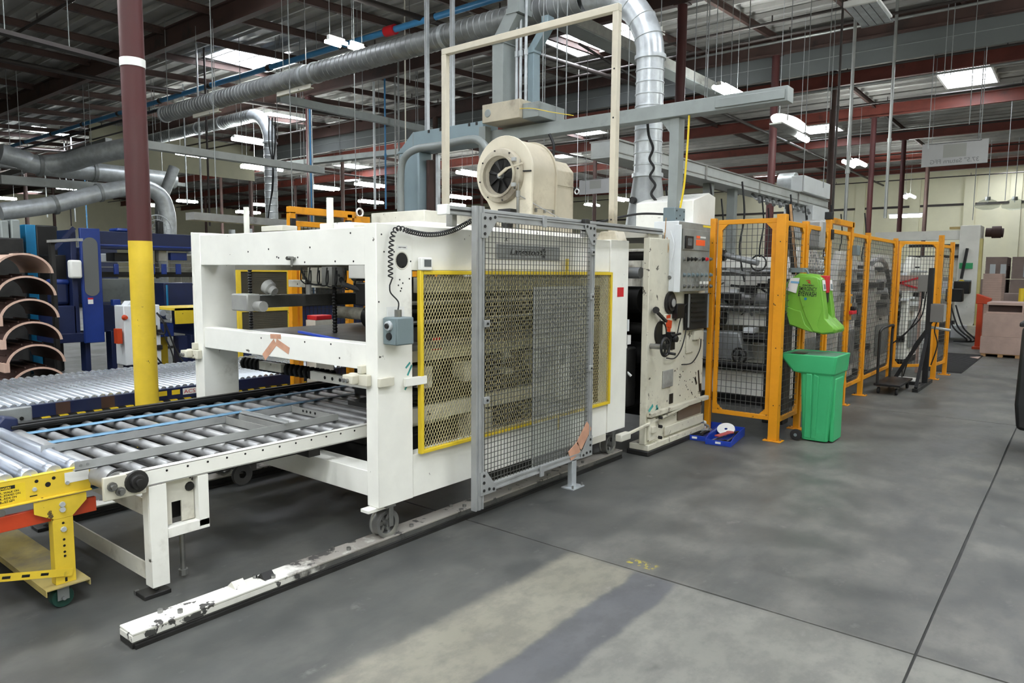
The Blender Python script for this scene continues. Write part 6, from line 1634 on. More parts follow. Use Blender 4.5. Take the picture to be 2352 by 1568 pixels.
for k in range(9):
    y = 11.6 + .32 * k
    MB().tube(bez([(TX - .1, y, 2.88), (TX + .02, y - .1, 2.80), (TX + .12, y - .28, 2.78), (TX + .16, y - .36, 2.72)]), .03, 8).build('air_hose', M['galv_dark'], TR)
a = PX(1848, 420, TX + .1); b = PX(1905, 480, TX + .1)
we = thing('trough_end_box', 'white box housing on the far end of the overhead trough', 'box', (TX, 15, 3.1)); MB().box(TX - .14, TX + .1, a.y, b.y, 3.105, 3.40).build('body', M['white_paint'], we, bev=.01); MB().box(TX - .45, TX + .1, a.y + .6, b.y, 2.3, 2.90).build('drop_box', M['white_paint'], we, bev=.01)
MB().lathe([(0, 0), (.2, 0), (.2, .3), (0, .3)], (TX - .141, a.y + .3, 3.30), (-1, 0, 0), 18).build('round_hood', M['galv'], we)
# beam running along the line high up
a, b = PX(1280, 45, -6.6), PX(1650, 218, -6.6)
hb = thing('high_cable_tray', 'light grey cable tray high under the roof, passing behind the duct elbow', 'tray', a)
for f in (.1, .9):
    c0 = a.lerp(b, f); MB().cyl(c0, (c0.x, c0.y, zdeck(c0.y) - .002), .01, 6).build('hanger', M['galv_dark'], hb)
MB().bar(a, b, .34, .12).build('tray', M['grey_paint'], hb); MB().bar(a + Vector((.17, 0, .05)), b + Vector((.17, 0, .05)), .02, .18).build('tray_edge', M['alu_dull'], hb)
MB().bar(PX(1330, 100, -6.4), PX(1500, 205, -6.4), .03, .03).build('stay_wire', M['pipe_dark'], hb)
# long pale trays in the left distance
def tray_line(name, label, pts, x, w_, h_, mm='grey_paint', cat='tray'):
    a, b = PX(*pts[0], x), PX(*pts[1], x); t = thing(name, label, cat, a); MB().bar(a, b, w_, h_).build('body', M[mm], t)
    for f in (.12, .5, .88):
        c0 = a.lerp(b, f); MB().cyl((c0.x, c0.y, c0.z + h_ / 2), (c0.x, c0.y, zdeck(c0.y) - .002), .008, 6).build('hanger', M['galv_dark'], t)
    return t
tray_line('cable_tray', 'pale grey tray running away overhead behind the column', [(330, 332), (740, 392)], -14.5, .2, .15, 'trough')
tray_line('cable_tray', 'bright tray at the top of the blue machine zone', [(0, 412), (372, 440)], -20, .2, .2, 'trough')
tray_line('cable_tray', 'grey tray high in the corner over the red girders', [(-40, 62), (330, 160)], -12.2, .16, .06, 'pipe_dark')
tray_line('cable_tray', 'thin pipe tray below the silver ducts', [(-40, 375), (420, 425)], -21, .3, .10, 'galv_dark')
tray_line('cable_tray', 'perforated grey tray behind the open end of the machine', [(436, 496), (860, 530)], -9.3, .22, .10, 'alu_dull')
tray_line('cable_tray', 'rusty steel beam behind the vertical elbow duct', [(640, 225), (990, 300)], -13.5, .12, .16, 'grey_paint')
a, b = PY(630, 380, 13), PY(960, 345, 13); t = thing('cable_tray', 'flat grey tray crossing in front of the draft curtain', 'tray', a); MB().cyl(a, (a.x, a.y, zdeck(a.y) - .002), .01, 6).cyl(b, (b.x, b.y, zdeck(b.y) - .002), .01, 6).build('hanger', M['galv_dark'], t); MB().bar(a, b, .25, .14).build('body', M['grey_paint'], t)
a, b = PY(0, 330, 9.4), PY(245, 268, 9.4); t = thing('duct_beam', 'dark square duct angled under the roof beyond the blue pipe', 'duct', a); MB().bar(PY(-40, 420, 9.4), PY(250, 325, 9.4), .2, .22).build('body', M['galv_dark'], t, bev=.01)

# ---- pipes across the hall
bp_ = thing('blue_pipe', 'bright blue pipe crossing high under the roof with a red joint', 'pipe', (-14, 8.75, 5.8))
MB().cyl((-30, 8.75, 5.8), (-5.9, 8.75, 5.8), .055, 12).build('pipe', M['pipe_blue'], bp_)
xr_ = PY(897, 72, 8.75).x
MB().cyl((xr_ - .12, 8.75, 5.8), (xr_ + .12, 8.75, 5.8), .09, 12).build('red_joint', M['red'], bp_, label='red pipe joint')
for k in range(9): MB().cyl((-28 + 2.4 * k, 8.75, 5.8), (-27.88 + 2.4 * k, 8.75, 5.8), .07, 12).build('coupling', M['pipe_dark'], bp_)
bp2 = thing('dark_pipe', 'dark pipe running just under the blue pipe', 'pipe', (-14, 8.9, 5.66)); MB().cyl((-30, 8.9, 5.66), (-5.9, 8.9, 5.66), .04, 8).build('pipe', M['pipe_dark'], bp2)
ysp = [4.8, 9.6, 10.5, 13.6, 14.6, 18.9, 23.4, 28.6, 33.8, 38.5, 43.0]
for i, y in enumerate(ysp):
    z = zg(y) - .10; t = thing('sprinkler_pipe', 'dark sprinkler pipe crossing the hall under the girders, ' + ordinal(i + 1) + ' going down the line', 'pipe', (-20, y, z), 'sprinkler pipes')
    MB().cyl((-58, y, z), (8.4, y, z), .028, 8).build('pipe', M['pipe_dark'], t)
    m = MB()
    for k in range(20): x = -56 + 3.2 * k; m.cyl((x, y, z), (x, y, z + .13), .014, 6)
    m.build('sprinkler_head', M['pipe_dark'], t, kind='stuff')
for i, x in enumerate((-9.0, -17.2, -30.0)):
    t = thing('main_pipe', 'dark main pipe running down the hall under the girders, ' + ordinal(i + 1) + ' from the aisle', 'pipe', (x, 15, 5.8), 'main pipes under the roof')
    MB().cyl((x, -5, zg(2) - .2), (x, 7.1, zg(2) - .2), .05, 10).cyl((x, 7.1, zg(2) - .2), (x, 21, zg(21) - .2), .05, 10).cyl((x, 21, zg(21) - .2), (x, 44, zg(21) - .2), .05, 10).build('pipe', M['pipe_dark'], t)
for i, (y, z) in enumerate(((16.35, 6.70), (20.9, 6.60), (27.5, 6.5))):
    t = thing('white_conduit', ['pale conduit along the girder above the grey curtain', 'pale conduit under the next girder past the curtain', 'pale conduit furthest down the aisle roof'][i], 'conduit', (-4, y, z)); MB().cyl((-14, y, z), (8.4, y, z), .03, 8).build('pipe', M['pipe_grey'], t)
# ---- vertical conduits and hanger rods
vert = [(467, 75, 520, 8.5, .024, 'pipe_dark', 'dark vertical pipe hanging beside the column, before the blue machine beam'), (450, 90, 505, 8.3, .022, 'galv', 'shiny vertical conduit with a swan neck beside the column'),
        (142, 225, 420, 11, .03, 'galv', 'pale riser pipe nearest the die boards'), (150, 250, 520, 11, .022, 'pipe_dark', 'dark riser pipe between two pale ones'), (160, 260, 510, 11, .028, 'galv', 'pale riser pipe right of the dark one'),
        (915, 200, 480, 11, .02, 'galv_dark', 'pair conduit rising left of the bent grey pipe'), (930, 110, 330, 9, .012, 'cream_dirty', 'thin cream rod ending in a knob by the blue grey leg'),
        (884, 240, 480, 12, .022, 'pipe_blue', 'light blue drop pipe behind the machine'), (907, 190, 480, 12, .02, 'pipe_grey', 'grey drop conduit beside the light blue pipe'),
        (860, 340, 480, 12, .03, 'white_paint', 'white drop post far behind the machine'), (1953, 275, 520, 14, .03, 'pipe_grey', 'grey conduit bending down past the trough end box'),
        (2053, 150, 500, 16, .03, 'pipe_grey', 'long pale conduit dropping toward the second column past the trough'), (1937, 0, 500, 13, .02, 'pipe_dark', 'dark chain conduit by the dark red column'),
        (197, 460, 530, 15, .03, 'pipe_blue', 'bright blue drop pipe over the blue machine'), (424, 305, 470, 10, .02, 'galv', 'bent thin conduit right of the column'), (100, 340, 500, 12, .03, 'galv_dark', 'grey drop pipe over the hoppers')]
for px, p0, p1, y, r_, mm, l in vert:
    a, b = PY(px, p0, y), PY(px, p1, y); t = thing('drop_pipe', l, 'pipe', (a.x, y, b.z)); MB().cyl((a.x, y, b.z), (a.x, y, zdeck(y) + .01), r_, 8).build('pipe', M[mm], t)
    MB().cyl((a.x, y, (a.z + b.z) / 2), (a.x, y, (a.z + b.z) / 2 + .08), r_ * 1.4, 8).build('coupling', M[mm], t)
rods = [(1247, 170, 268, 6.5), (1280, 110, 282, 6.5), (1302, 100, 280, 6.5), (1445, 130, 255, 7.2), (1601, 0, 230, 10), (1624, 60, 225, 10), (1631, 0, 222, 10), (1647, 70, 215, 10), (1682, 80, 215, 12), (1723, 30, 212, 12), (1821, 0, 275, 12),
        (1864, 0, 440, 13), (1912, 0, 430, 13.5), (1915, 120, 250, 14), (2180, 0, 175, 16), (2195, 0, 170, 16), (2231, 215, 285, 16), (2140, 215, 340, 18), (2260, 210, 320, 18), (2241, 405, 505, 22), (2312, 410, 460, 26), (630, 0, 320, 9), (640, 0, 110, 9),
        (725, 20, 120, 9), (820, 60, 90, 9), (940, 0, 190, 9.5), (1345, 440, 470, 12), (1085, 420, 480, 12), (1520, 0, 60, 9), (530, 60, 160, 10), (560, 50, 120, 10), (580, 200, 380, 11), (680, 200, 300, 11), (50, 60, 100, 9), (345, 150, 330, 9), (352, 170, 300, 9), (265, 230, 300, 11), (222, 240, 310, 11), (690, 310, 420, 14), (780, 320, 430, 14), (870, 250, 400, 13), (1250, 300, 330, 8)]
for px, p0, p1, y in rods:
    a, b = PY(px, p0, y), PY(px, p1, y); t = MB().cyl((a.x, y, b.z), (a.x, y, zdeck(y) + .012), .005 + .0002 * y, 6).build('hanger_rod', M['galv_dark'])
    k_ = sorted(r_[0] for r_ in rods).index(px) + 1
    tag(t, 'thin steel hanger rod dropping from the roof, ' + ordinal(k_) + ' counted from the column side', 'rod', 'hanger rods')

# ---- lamps
def lamp(px, py, z, ln, wd, label, group=None, e='lamp', hang=True):
    p = PZ(px, py, z); t = thing('high_bay_lamp', label, 'lamp', p, group)
    MB().prism([(p.x - wd * .16, p.z + .001), (p.x + wd * .16, p.z + .001), (p.x + wd * .10, p.z + .07), (p.x - wd * .10, p.z + .07)], 'y', p.y - ln / 2, p.y + ln / 2).build('housing', M['white'], t)
    for k in range(2):
        x = p.x + wd * (-.33 + .66 * k); MB().cyl((x, p.y - ln * .47, p.z - .012), (x, p.y + ln * .47, p.z - .012), wd * .12, 8).build('tube', M[e], t)
    if hang:
        for s in (-1, 1): MB().cyl((p.x, p.y + s * ln * .4, p.z + .07), (p.x, p.y + s * ln * .4, zdeck(p.y) - .002), .005, 5).build('wire', M['galv_dark'], t)
    return t
lamp(772, 96, 5.1, .30, .24, 'bright lamp beside the blue pipe, the larger of the two'); lamp(820, 108, 5.1, .24, .20, 'bright lamp beside the blue pipe, the smaller of the two')
lamp(1675, 208, 5.1, 1.0, .34, 'bright lamp right against the grey draft curtain')
for px, py, z, l in ((602, 385, 4.8, 'lit lamp left of the vertical elbow duct'), (1085, 398, 5.0, 'lit lamp just left of the blower'), (1055, 452, 5.0, 'lit lamp between the portal frame and the blower foot'), (1425, 457, 5.0, 'lit lamp seen just right of the portal frame post'),
                     (1537, 482, 5.0, 'lit lamp behind the control cabinet'), (1963, 374, 5.0, 'lit lamp over the last fence posts'), (2085, 450, 5.0, 'lit lamp near the far cream wall'), (745, 431, 5.0, 'lit lamp behind the conduit column'), (852, 463, 4.9, 'lit lamp above the amber cage corner'),
                     (850, 424, 5.0, 'lit lamp above the amber cage, upper of two'), (340, 470, 4.8, 'lit lamp right of the column over the blue machine'), (570, 487, 4.7, 'lit lamp over the machine end post'), (170, 432, 5.0, 'lit lamp over the silver ducts')):
    lamp(px, py, z, 1.3, .5, l)
for px, py in ((577, 322), (445, 354), (600, 470), (30, 420), (10, 455), (1050, 470), (690, 480), (1150, 470), (430, 462), (1360, 470)): nl_ = globals().get('nl_', 0) + 1; lamp(px, py, 5.0, 1.0, .4, 'small distant lit lamp, ' + ordinal(sorted((577, 445, 600, 30, 10, 1050, 690, 1150, 430, 1360)).index(px) + 1) + ' of those far across the hall from the hopper side', 'distant lamps')
for x, y in ((-.6, -.8), (1.5, -3.6), (-4.0, -2.5), (4.5, 8.0), (1.0, 13.5), (-9.0, 1.0), (-9.0, -5.0)):
    p = Vector((x, y, 5.2)); t = thing('high_bay_lamp', 'lit lamp hanging over the open floor outside the view', 'lamp', p, 'lamps over the near floor')
    MB().prism([(x - .08, 5.201), (x + .08, 5.201), (x + .05, 5.28), (x - .05, 5.28)], 'y', y - .6, y + .6).build('housing', M['white'], t)
    for k in (-.16, .16): MB().cyl((x + k, y - .57, 5.185), (x + k, y + .57, 5.185), .06, 8).build('tube', M['lamp'], t)
    for s in (-.5, .5): MB().cyl((x, y + s, 5.28), (x, y + s, zdeck(y) - .002), .005, 5).build('wire', M['galv_dark'], t)
# tube lamp on the far wall, unlit reflector bowls, nearest louvre lamp, white hood lamp
p = PY(2080, 496, 40); t = thing('wall_tube_lamp', 'lit tube lamp low before the far wall by the red columns', 'lamp', p); MB().cyl(p + Vector((-.7, 0, 0)), p + Vector((.7, 0, 0)), .08, 10).build('tube', M['lamp'], t); MB().box(p.x - .75, p.x + .75, p.y - .1, p.y + .1, p.z + .085, p.z + .14).build('housing', M['white'], t)
for px, l in ((2268, 'clear bowl lamp before the far wall, nearer the column'), (2330, 'clear bowl lamp at the far wall, nearer the frame edge')):
    p = PY(px, 470, 36); t = thing('bowl_lamp', l, 'lamp', p); MB().lathe([(.07, .26), (.30, .15), (.46, -.02), (.42, -.12), (.18, -.2), (0, -.2)], p, (0, 0, 1), 18).build('bowl', M['poly'], t); MB().cyl(p + Vector((0, 0, .1)), (p.x, p.y, zdeck(p.y) - .002), .015, 6).build('stem', M['galv'], t); MB().cyl(p + Vector((0, 0, .18)), p + Vector((0, 0, .32)), .1, 12).build('ballast', M['galv'], t)
lv = thing('louvre_lamp', 'unlit four channel louvre lamp hanging high over the aisle', 'lamp', (-2.6, 11.1, 5.2))
a, b = PZ(1950, 18, 5.2), PZ(2030, 62, 5.2); lx0, lx1, ly0, ly1 = -2.78, -2.38, 10.65, 11.6
MB().box(lx0 - .01, lx1 + .01, ly0 - .05, ly0, 5.19, 5.27).build('end_cap', M['white'], lv, bev=.01)
MB().box(lx0, lx1, ly0 + .001, ly1, 5.25, 5.28).build('back_plate', M['white'], lv)
for k in range(4):
    x = lx0 + .05 + .1 * k; MB().prism([(x - .045, 5.195), (x + .045, 5.195), (x + .02, 5.249), (x - .02, 5.249)], 'y', ly0 + .002, ly1).build('reflector', M['galv'], lv)
MB().box(lx0 - .01, lx1 + .01, ly1 + .001, ly1 + .03, 5.19, 5.24).build('end_cap', M['galv_dark'], lv)
for y in (ly0 + .1, ly1 - .1): MB().cyl((-2.58, y, 5.28), (-2.58, y, zdeck(y) - .002), .005, 5).build('wire', M['galv'], lv)
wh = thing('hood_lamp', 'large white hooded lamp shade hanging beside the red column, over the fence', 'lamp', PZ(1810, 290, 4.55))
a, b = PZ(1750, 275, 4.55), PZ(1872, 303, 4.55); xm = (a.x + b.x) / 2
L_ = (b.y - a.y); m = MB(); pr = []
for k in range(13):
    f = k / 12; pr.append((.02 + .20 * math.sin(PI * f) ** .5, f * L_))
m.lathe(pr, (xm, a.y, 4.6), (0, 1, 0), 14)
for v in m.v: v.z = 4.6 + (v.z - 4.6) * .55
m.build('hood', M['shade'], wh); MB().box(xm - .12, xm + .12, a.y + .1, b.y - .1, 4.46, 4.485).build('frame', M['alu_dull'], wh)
MB().cyl((xm, b.y - .25, 4.45), (xm, b.y + .25, 4.45), .06, 10).build('tube', M['lamp'], wh)
for y in (a.y + .3, b.y - .2): MB().cyl((xm, y, 4.7), (xm, y, zdeck(y) - .002), .006, 5).build('wire', M['galv'], wh)
# ---- hanging signs
def sign(c, y, label, txt):
    a, b = PY(c[0], c[1], y), PY(c[2], c[3], y); t = thing('hanging_sign', label, 'sign', ((a.x + b.x) / 2, y, b.z))
    bd = MB().box(a.x, b.x, y - .01, y + .01, b.z, a.z).build('board', M['white'] if False else mat('sign_board_grey', (196, 196, 196), .6, 0, .03, 2), t, smooth=False)
    wd, ht = b.x - a.x, a.z - b.z
    MB().box(a.x + wd * .33, a.x + wd * .68, y - .0115, y - .0102, a.z - ht * .66, a.z - ht * .10).build('grey_square', M['alu_dull'] if False else mat('sign_square_grey', (172, 172, 166), .7, 0, .02, 2), bd, smooth=False)
    MB().box(a.x + wd * .1, b.x - wd * .1, y - .016, y - .0102, a.z - ht * .04, a.z - ht * .02).build('top_slot', M['dark'], bd, smooth=False)
    if txt: mesh_text(txt, ht * .26, mat('sign_lettering_faded', (150, 150, 150), .7, 0, .02, 2), bd, (b.x - wd * .12, y - .0108, b.z + ht * .10), (1, 0, 0), (0, 0, 1), mirror=True, width=wd * .74, bold=.002)
    for f in (.15, .85): MB().cyl((a.x + wd * f, y, a.z), (a.x + wd * f, y, zdeck(y) - .002), .006, 5).build('wire', M['galv_dark'], t)
sign((2119, 332, 2268, 373), 20, 'grey hanging sign with mirrored lettering over the aisle', '37.5" Saturn FFG')
sign((1331, 414, 1405, 442), 17.5, 'small grey hanging sign behind the portal frame post', None)
a = PY(1325, 440, 15); t = thing('pull_ring', 'white ring on a cord hanging left of the small sign', 'ring', a); MB().tube(arc(a, .06, 0, 2 * PI, 16, (1, 0, 0), (0, 0, 1)), .018, 6).build('ring', M['white'], t); MB().cyl(a + Vector((0, 0, .07)), (a.x, a.y, zdeck(a.y) + .01), .006, 5).build('cord', M['white'], t)
# ================================================================== MACHINE UNITS BEHIND THE FENCE
random.seed(21)
def unit(y0, dep, label, k, xr=-2.62, xl=-4.9):
    t = thing('press_unit', label, 'machine', ((xl + xr) / 2, y0 + dep / 2, 0))
    MB().box(xl, xr, y0, y0 + dep, .0, .10).build('base_bar', M['darker'], t)
    MB().box(xl + .02, xr - .02, y0 + .03, y0 + .12, .105, .40).build('skirt', M['cream'], t, bev=.006)
    MB().cyl((xl, y0 - .02, .47), (xr, y0 - .02, .47), .055, 14).build('lower_roller', M['darker'], t)
    for x in (xr - .10, xl):
        MB().prism([(y0, .105), (y0 + dep, .105), (y0 + dep, 1.78), (y0 + dep - .2, 1.92), (y0 + .22, 1.92), (y0 + .06, 1.7), (y0 + .06, .9), (y0, .7)], 'x', x, x + .10).build('side_frame', M['cream'] if x > -3 else M['cream_dirty'], t, bev=.008)
    xm = (xl + xr) / 2
    MB().prism([(xm - .1, .53), (xm + .62, .53), (xm + .52, .88), (xm - .0, .88)], 'y', y0 - .02, y0 + .3).build('guard_hood', M['galv_dark'], t, bev=.02)
    MB().box(xl + .105, xr - .105, y0 + .2, y0 + .28, .95, 1.15).build('cross_plate', M['cream'], t, bev=.005)
    MB().box(xl + .105, xr - .105, y0 + .3, y0 + .4, 1.35, 1.80).build('front_plate', M['cream'], t, bev=.005)
    MB().box(xl + .105, xr - .105, y0 + .42, y0 + .46, .5, 1.34).build('back_plate', M['cream_dirty'], t)
    MB().cyl((xl + .1, y0 + .05, 1.05), (xm + .3, y0 + .05, 1.05), .10, 16).build('motor', M['darker'], t)
    for z, rr, mm, yy in ((1.72, .09, 'roller', .5), (1.62, .05, 'steel', .14), (1.30, .07, 'roller_dull', .14), (1.18, .04, 'steel', .05), (.82, .06, 'dark', .1)):
        MB().cyl((xl + .105, y0 + yy, z), (xr - .105, y0 + yy, z), rr, 14).build('cylinder', M[mm], t)
    MB().tube(arc((xm + .55, y0 - .06, .60), .09, 0, 2 * PI, 18, (1, 0, 0), (0, 0, 1)), .014, 6).bar((xm + .46, y0 - .06, .60), (xm + .64, y0 - .06, .60), .012).bar((xm + .55, y0 - .06, .51), (xm + .55, y0 - .06, .69), .012).cyl((xm + .55, y0 - .06, .6), (xm + .55, y0, .6), .02, 8).build('hand_wheel', M['dark'], t)
    for i in range(5):
        x = xl + .3 + .38 * i; MB().box(x, x + .16, y0 + .12, y0 + .29, 1.16, 1.16 + random.uniform(.08, .16)).build('clamp_block', M[random.choice(['dark', 'alu_dull', 'cream_dirty', 'darker'])], t, bev=.006)
    m = MB()
    for i in range(30):
        x, z = random.uniform(xl + .2, xr - .3), random.uniform(.9, 1.5); m.cyl((x, y0 + .02, z), (x + random.uniform(-.1, .1), y0 + .25, z + random.uniform(-.15, .15)), random.uniform(.006, .018), 6)
    m.build('linkage', M['darker'], t, kind='stuff')
    # the aisle side: gear cover, dark boxes, pipes
    MB().box(xr + .001, xr + .06, y0 + .25, y0 + dep - .2, .3, .8).build('gear_cover', M['galv_dark'] if k % 2 else M['grey_paint'], t, bev=.02)
    MB().box(xr + .001, xr + .12, y0 + .3, y0 + .7, .95, 1.2).build('drive_box', M['alu_dull'], t, bev=.01)
    for z in (1.32, 1.5, 1.66): MB().cyl((xr + .05, y0 + .05, z), (xr + .05, y0 + dep + .25, z), .022, 8).build('side_pipe', M[random.choice(['galv', 'roller', 'darker'])], t)
    for i in range(4): MB().cyl((xr + .001, y0 + .3 + .3 * i, 1.42 - .2 * (i % 2)), (xr + .08, y0 + .3 + .3 * i, 1.42 - .2 * (i % 2)), .07, 14).build('gear', M['darker'], t)
    for x in (xm - .5, xm + .1, xm + .5): MB().tube(bez([(x, y0 - .05, 2.7), (x + .03, y0 - .02, 2.3), (x - .02, y0, 1.9), (x + .05, y0 + .02, 1.5)]), .012, 6).build('hose', M['rubber'], t)
    for mm_, nm_ in (('white_paint', 'bright_fitting'), ('darker', 'dark_fitting')):
        m = MB()
        for i in range(16):
            x, y, z = random.uniform(xr - .8, xr + .06), y0 + random.uniform(-.12, dep * .8), random.uniform(.85, 1.75); s_ = random.uniform(.02, .07)
            m.box(x - s_, x + s_ * 1.6, y - s_, y + s_ * 2.5, z - s_ * .6, z + s_ * .6)
        m.build(nm_, M[mm_], t, kind='stuff')
    return t
unit(8.55, 1.1, 'cream machine unit just behind the wire panel facing the trays', 0, xr=-2.66)
unit(10.3, 1.15, 'cream machine unit behind the fence gate and lock', 1)
unit(12.2, 1.2, 'cream machine unit behind the folding trolley', 2, xr=-2.55)
unit(14.1, 1.2, 'cream machine unit behind the black pipe stand', 3, xr=-2.4)
pk = thing('strapped_board', 'pinkish board crossed by red straps behind the corner fence panel', 'board', (-2.2, 13.2, 1.2))
a, b = PY(2052, 632, 13.2), PY(2122, 668, 13.2); MB().box(a.x, b.x, 13.2, 13.24, b.z, a.z).box(a.x + .02, a.x + .06, 13.2, 13.24, 0, b.z - .001).box(b.x - .06, b.x - .02, 13.2, 13.24, 0, b.z - .001).build('board', M['cardboard'], pk); zm = (a.z + b.z) / 2
for z_ in (a.z - .02, b.z + .02): MB().bar((a.x + .1, 13.19, zm), (b.x - .02, 13.19, z_), .01, .03).build('strap', M['red'], pk)
t = thing('slotted_arm', 'long steel cylinder arm with a ring end, inside the fence above the trays', 'arm', (-3.2, 8.2, 1.6))
a, b = PY(1666, 586, 8.3), PY(1742, 604, 8.3); MB().cyl(a, b, .035, 12).build('tube', M['galv_dark'], t); MB().tube(arc(b, .09, 0, 2 * PI, 16, (1, 0, 0), (0, 0, 1)), .010, 6).build('ring', M['dark'], t); MB().cyl(a - Vector((.06, 0, 0)), a, .07, 14).build('end_hub', M['darker'], t); MB().box(a.x - .05, a.x - .01, 8.3, 8.6, a.z - .03, a.z + .03).build('mounting_bar', M['dark'], t)
MB().bar(PY(1670, 618, 8.3), PY(1722, 630, 8.3), .03, .03).build('lower_arm', M['galv_dark'], t)
t = thing('chain_curtain', 'hanging bundle of shiny chain links inside the fence behind the eyewash tank', 'chains', (-2.75, 8.0, 1.5))
m = MB(); p = PY(1868, 620, 8.1)
for i in range(9):
    for j in range(16):
        x = p.x - .12 + .028 * i; z = 1.83 - .03 * j + random.uniform(-.004, .004); m.lathe([(.007, -.004), (.014, 0), (.007, .004)], (x, 8.1 + random.uniform(-.03, .03), z), (1, .4 * (-1) ** j, 0), 6)
m.build('links', M['galv'], t, kind='stuff'); MB().box(p.x - .18, p.x + .16, 8.02, 8.18, 1.30, 1.35).build('tray', M['darker'], t); MB().box(p.x - .1, p.x + .1, 8.0, 8.16, 1.86, 2.18).build('funnel', M['alu_dull'], t, bev=.03)
MB().box(p.x - .15, p.x - .11, 8.07, 8.12, 0, 1.3).build('leg', M['dark'], t)
t = thing('cable_bundle', 'thick brown bundle of cables dropping behind the first fence posts', 'cables', (-2.5, 7.6, 1.3))
for k in range(6):
    o = Vector((random.uniform(-.04, .04), random.uniform(-.04, .04), 0)); MB().tube(bez([PY(x, y, 7.7) + o for x, y in ((1812, 470), (1816, 520), (1820, 570), (1826, 630))]), .014, 6).build('cable', M[random.choice(['rubber', 'wood', 'darker', 'dark'])], t)
MB().box(-2.62, -2.40, 7.60, 7.80, .0, 1.55).build('cable_post', M['dark'], t, bev=.01)
t = thing('bent_exhaust', 'grey bent pipe with a dark hose drooping to the floor, behind the trolley', 'pipe', (-2.05, 11.2, .9))
xh = -2.36
MB().tube(bez([PX(2003, 605, xh), PX(2010, 598, xh), PX(2022, 596, xh), PX(2032, 604, xh), PX(2036, 615, xh)]), .035, 8).build('bent_pipe', M['galv'], t); MB().tube(bez([PX(2036, 615, xh), PX(2044, 660, xh), PX(2052, 720, xh), PX(2055, 770, xh)]), .03, 8).build('hose', M['rubber'], t)

# ================================================================== TROLLEY, PIPE STAND, MAT
dl = thing('folding_trolley', 'black flat trolley with a tube handle, standing against the fence', 'trolley', (-2.0, 11.0, 0))
dx0, dx1, dy0_, dy1_ = -2.12, -1.80, 10.45, 11.35
MB().box(dx0, dx1, dy0_, dy1_, .115, .145).build('platform', M['black'], dl, bev=.006)
for x in (dx0 + .05, dx1 - .05):
    for y in (dy0_ + .08, dy1_ - .08):
        o = MB().lathe([(0, -.015), (.04, -.015), (.045, -.008), (.045, .008), (.04, .015), (0, .015)], (x, y, .046), (1, 0, 0), 14).build('castor', M['rubber'], dl); MB().box(x - .025, x + .025, y - .02, y + .02, .093, .114).build('castor_plate', M['steel'], o)
MB().tube(bez([(dx0 + .04, dy0_ + .03, .14), (dx0 + .04, dy0_ + .02, .75), (dx0 + .05, dy0_ + .04, .86), (dx0 + .08, dy0_ + .20, .90), (dx0 + .08, dy0_ + .62, .90), (dx0 + .05, dy0_ + .80, .86), (dx0 + .04, dy0_ + .82, .75), (dx0 + .04, dy0_ + .82, .14)], 5), .018, 8).build('handle', M['dark'], dl)
ps = thing('pipe_stand', 'black braced upright stand carrying grey electrical boxes, outside the fence corner', 'stand', (-1.72, 11.75, 0))
sx, sy = -1.70, 11.70
MB().box(sx - .035, sx + .035, sy - .035, sy + .035, .05, 1.70).build('upright', M['black'], ps, bev=.003)
MB().box(sx - .035, sx + .035, sy - .75, sy + .45, .0, .05).box(sx - .42, sx - .035, sy - .035, sy + .035, .0, .049).build('foot', M['black'], ps, bev=.003)
MB().bar((sx - .40, sy, .05), (sx - .02, sy, .80), .05, .05).bar((sx, sy - .7, .05), (sx, sy - .02, .75), .04, .04).build('brace', M['black'], ps)
MB().box(sx - .30, sx - .29 + .0, sy - .02, sy + .02, .05, .20).build('strut', M['black'], ps)
MB().box(sx + .02, sx + .18, sy - .05, sy + .18, .93, 1.19).build('electrical_box', M['box_grey'], ps, bev=.006); MB().box(sx + .181, sx + .19, sy - .04, sy + .17, .94, 1.18).build('box_door', M['alu_dull'], ps, bev=.004)
MB().box(sx - .16, sx - .036, sy - .05, sy + .1, 1.36, 1.60).build('electrical_box', M['box_grey'], ps, bev=.006)
for pts in ([(-.1, 0, 1.36), (-.12, .02, 1.1), (-.25, .05, .8), (-.42, .1, .6)], [(-.05, 0, 1.36), (-.10, .02, 1.0), (-.3, .1, .75), (-.5, .15, .55)], [(.1, 0, .93), (.08, .02, .8), (.12, .05, .6), (.05, .1, .3)], [(0.05, 0, .93), (-.1, .02, .7), (-.2, .05, .5), (-.3, .1, .1)]):
    MB().tube(bez([Vector((sx, sy, 0)) + Vector(p) for p in pts]), .009, 6).build('cable', M['rubber'], ps)
MB().cyl((sx - .02, sy, .86), (sx + .22, sy + .4, .80), .02, 8).build('side_arm', M['galv'], ps)
wb = thing('white_pad', 'white folded pad lying on the floor behind the pipe stand foot', 'pad', (-2.0, 11.9, 0)); MB().box(-2.12, -1.82, 11.85, 12.1, .0, .06).build('pad', M['white'], wb, bev=.02)
mt = thing('ribbed_mat', 'black ribbed rubber mat on the floor past the fence end', 'mat', (-1.7, 15, 0))
MB().box(-2.1, -1.46, 13.6, 17.0, 0, .012).build('sheet', M['rubber'], mt)
m = MB(); y = 13.65
while y < 16.95: m.box(-2.09, -1.47, y, y + .05, .0121, .02); y += .10
m.build('rib', M['rubber'], mt, kind='stuff')
cd = MB().prism([(-1.62, 16.2), (-1.47, 16.45), (-1.47, 16.0)], 'z', .012, .03).build('loose_sheet', M['cardboard']); tag(cd, 'loose pinkish cardboard corner on the mat by the stacked sheets', 'cardboard')

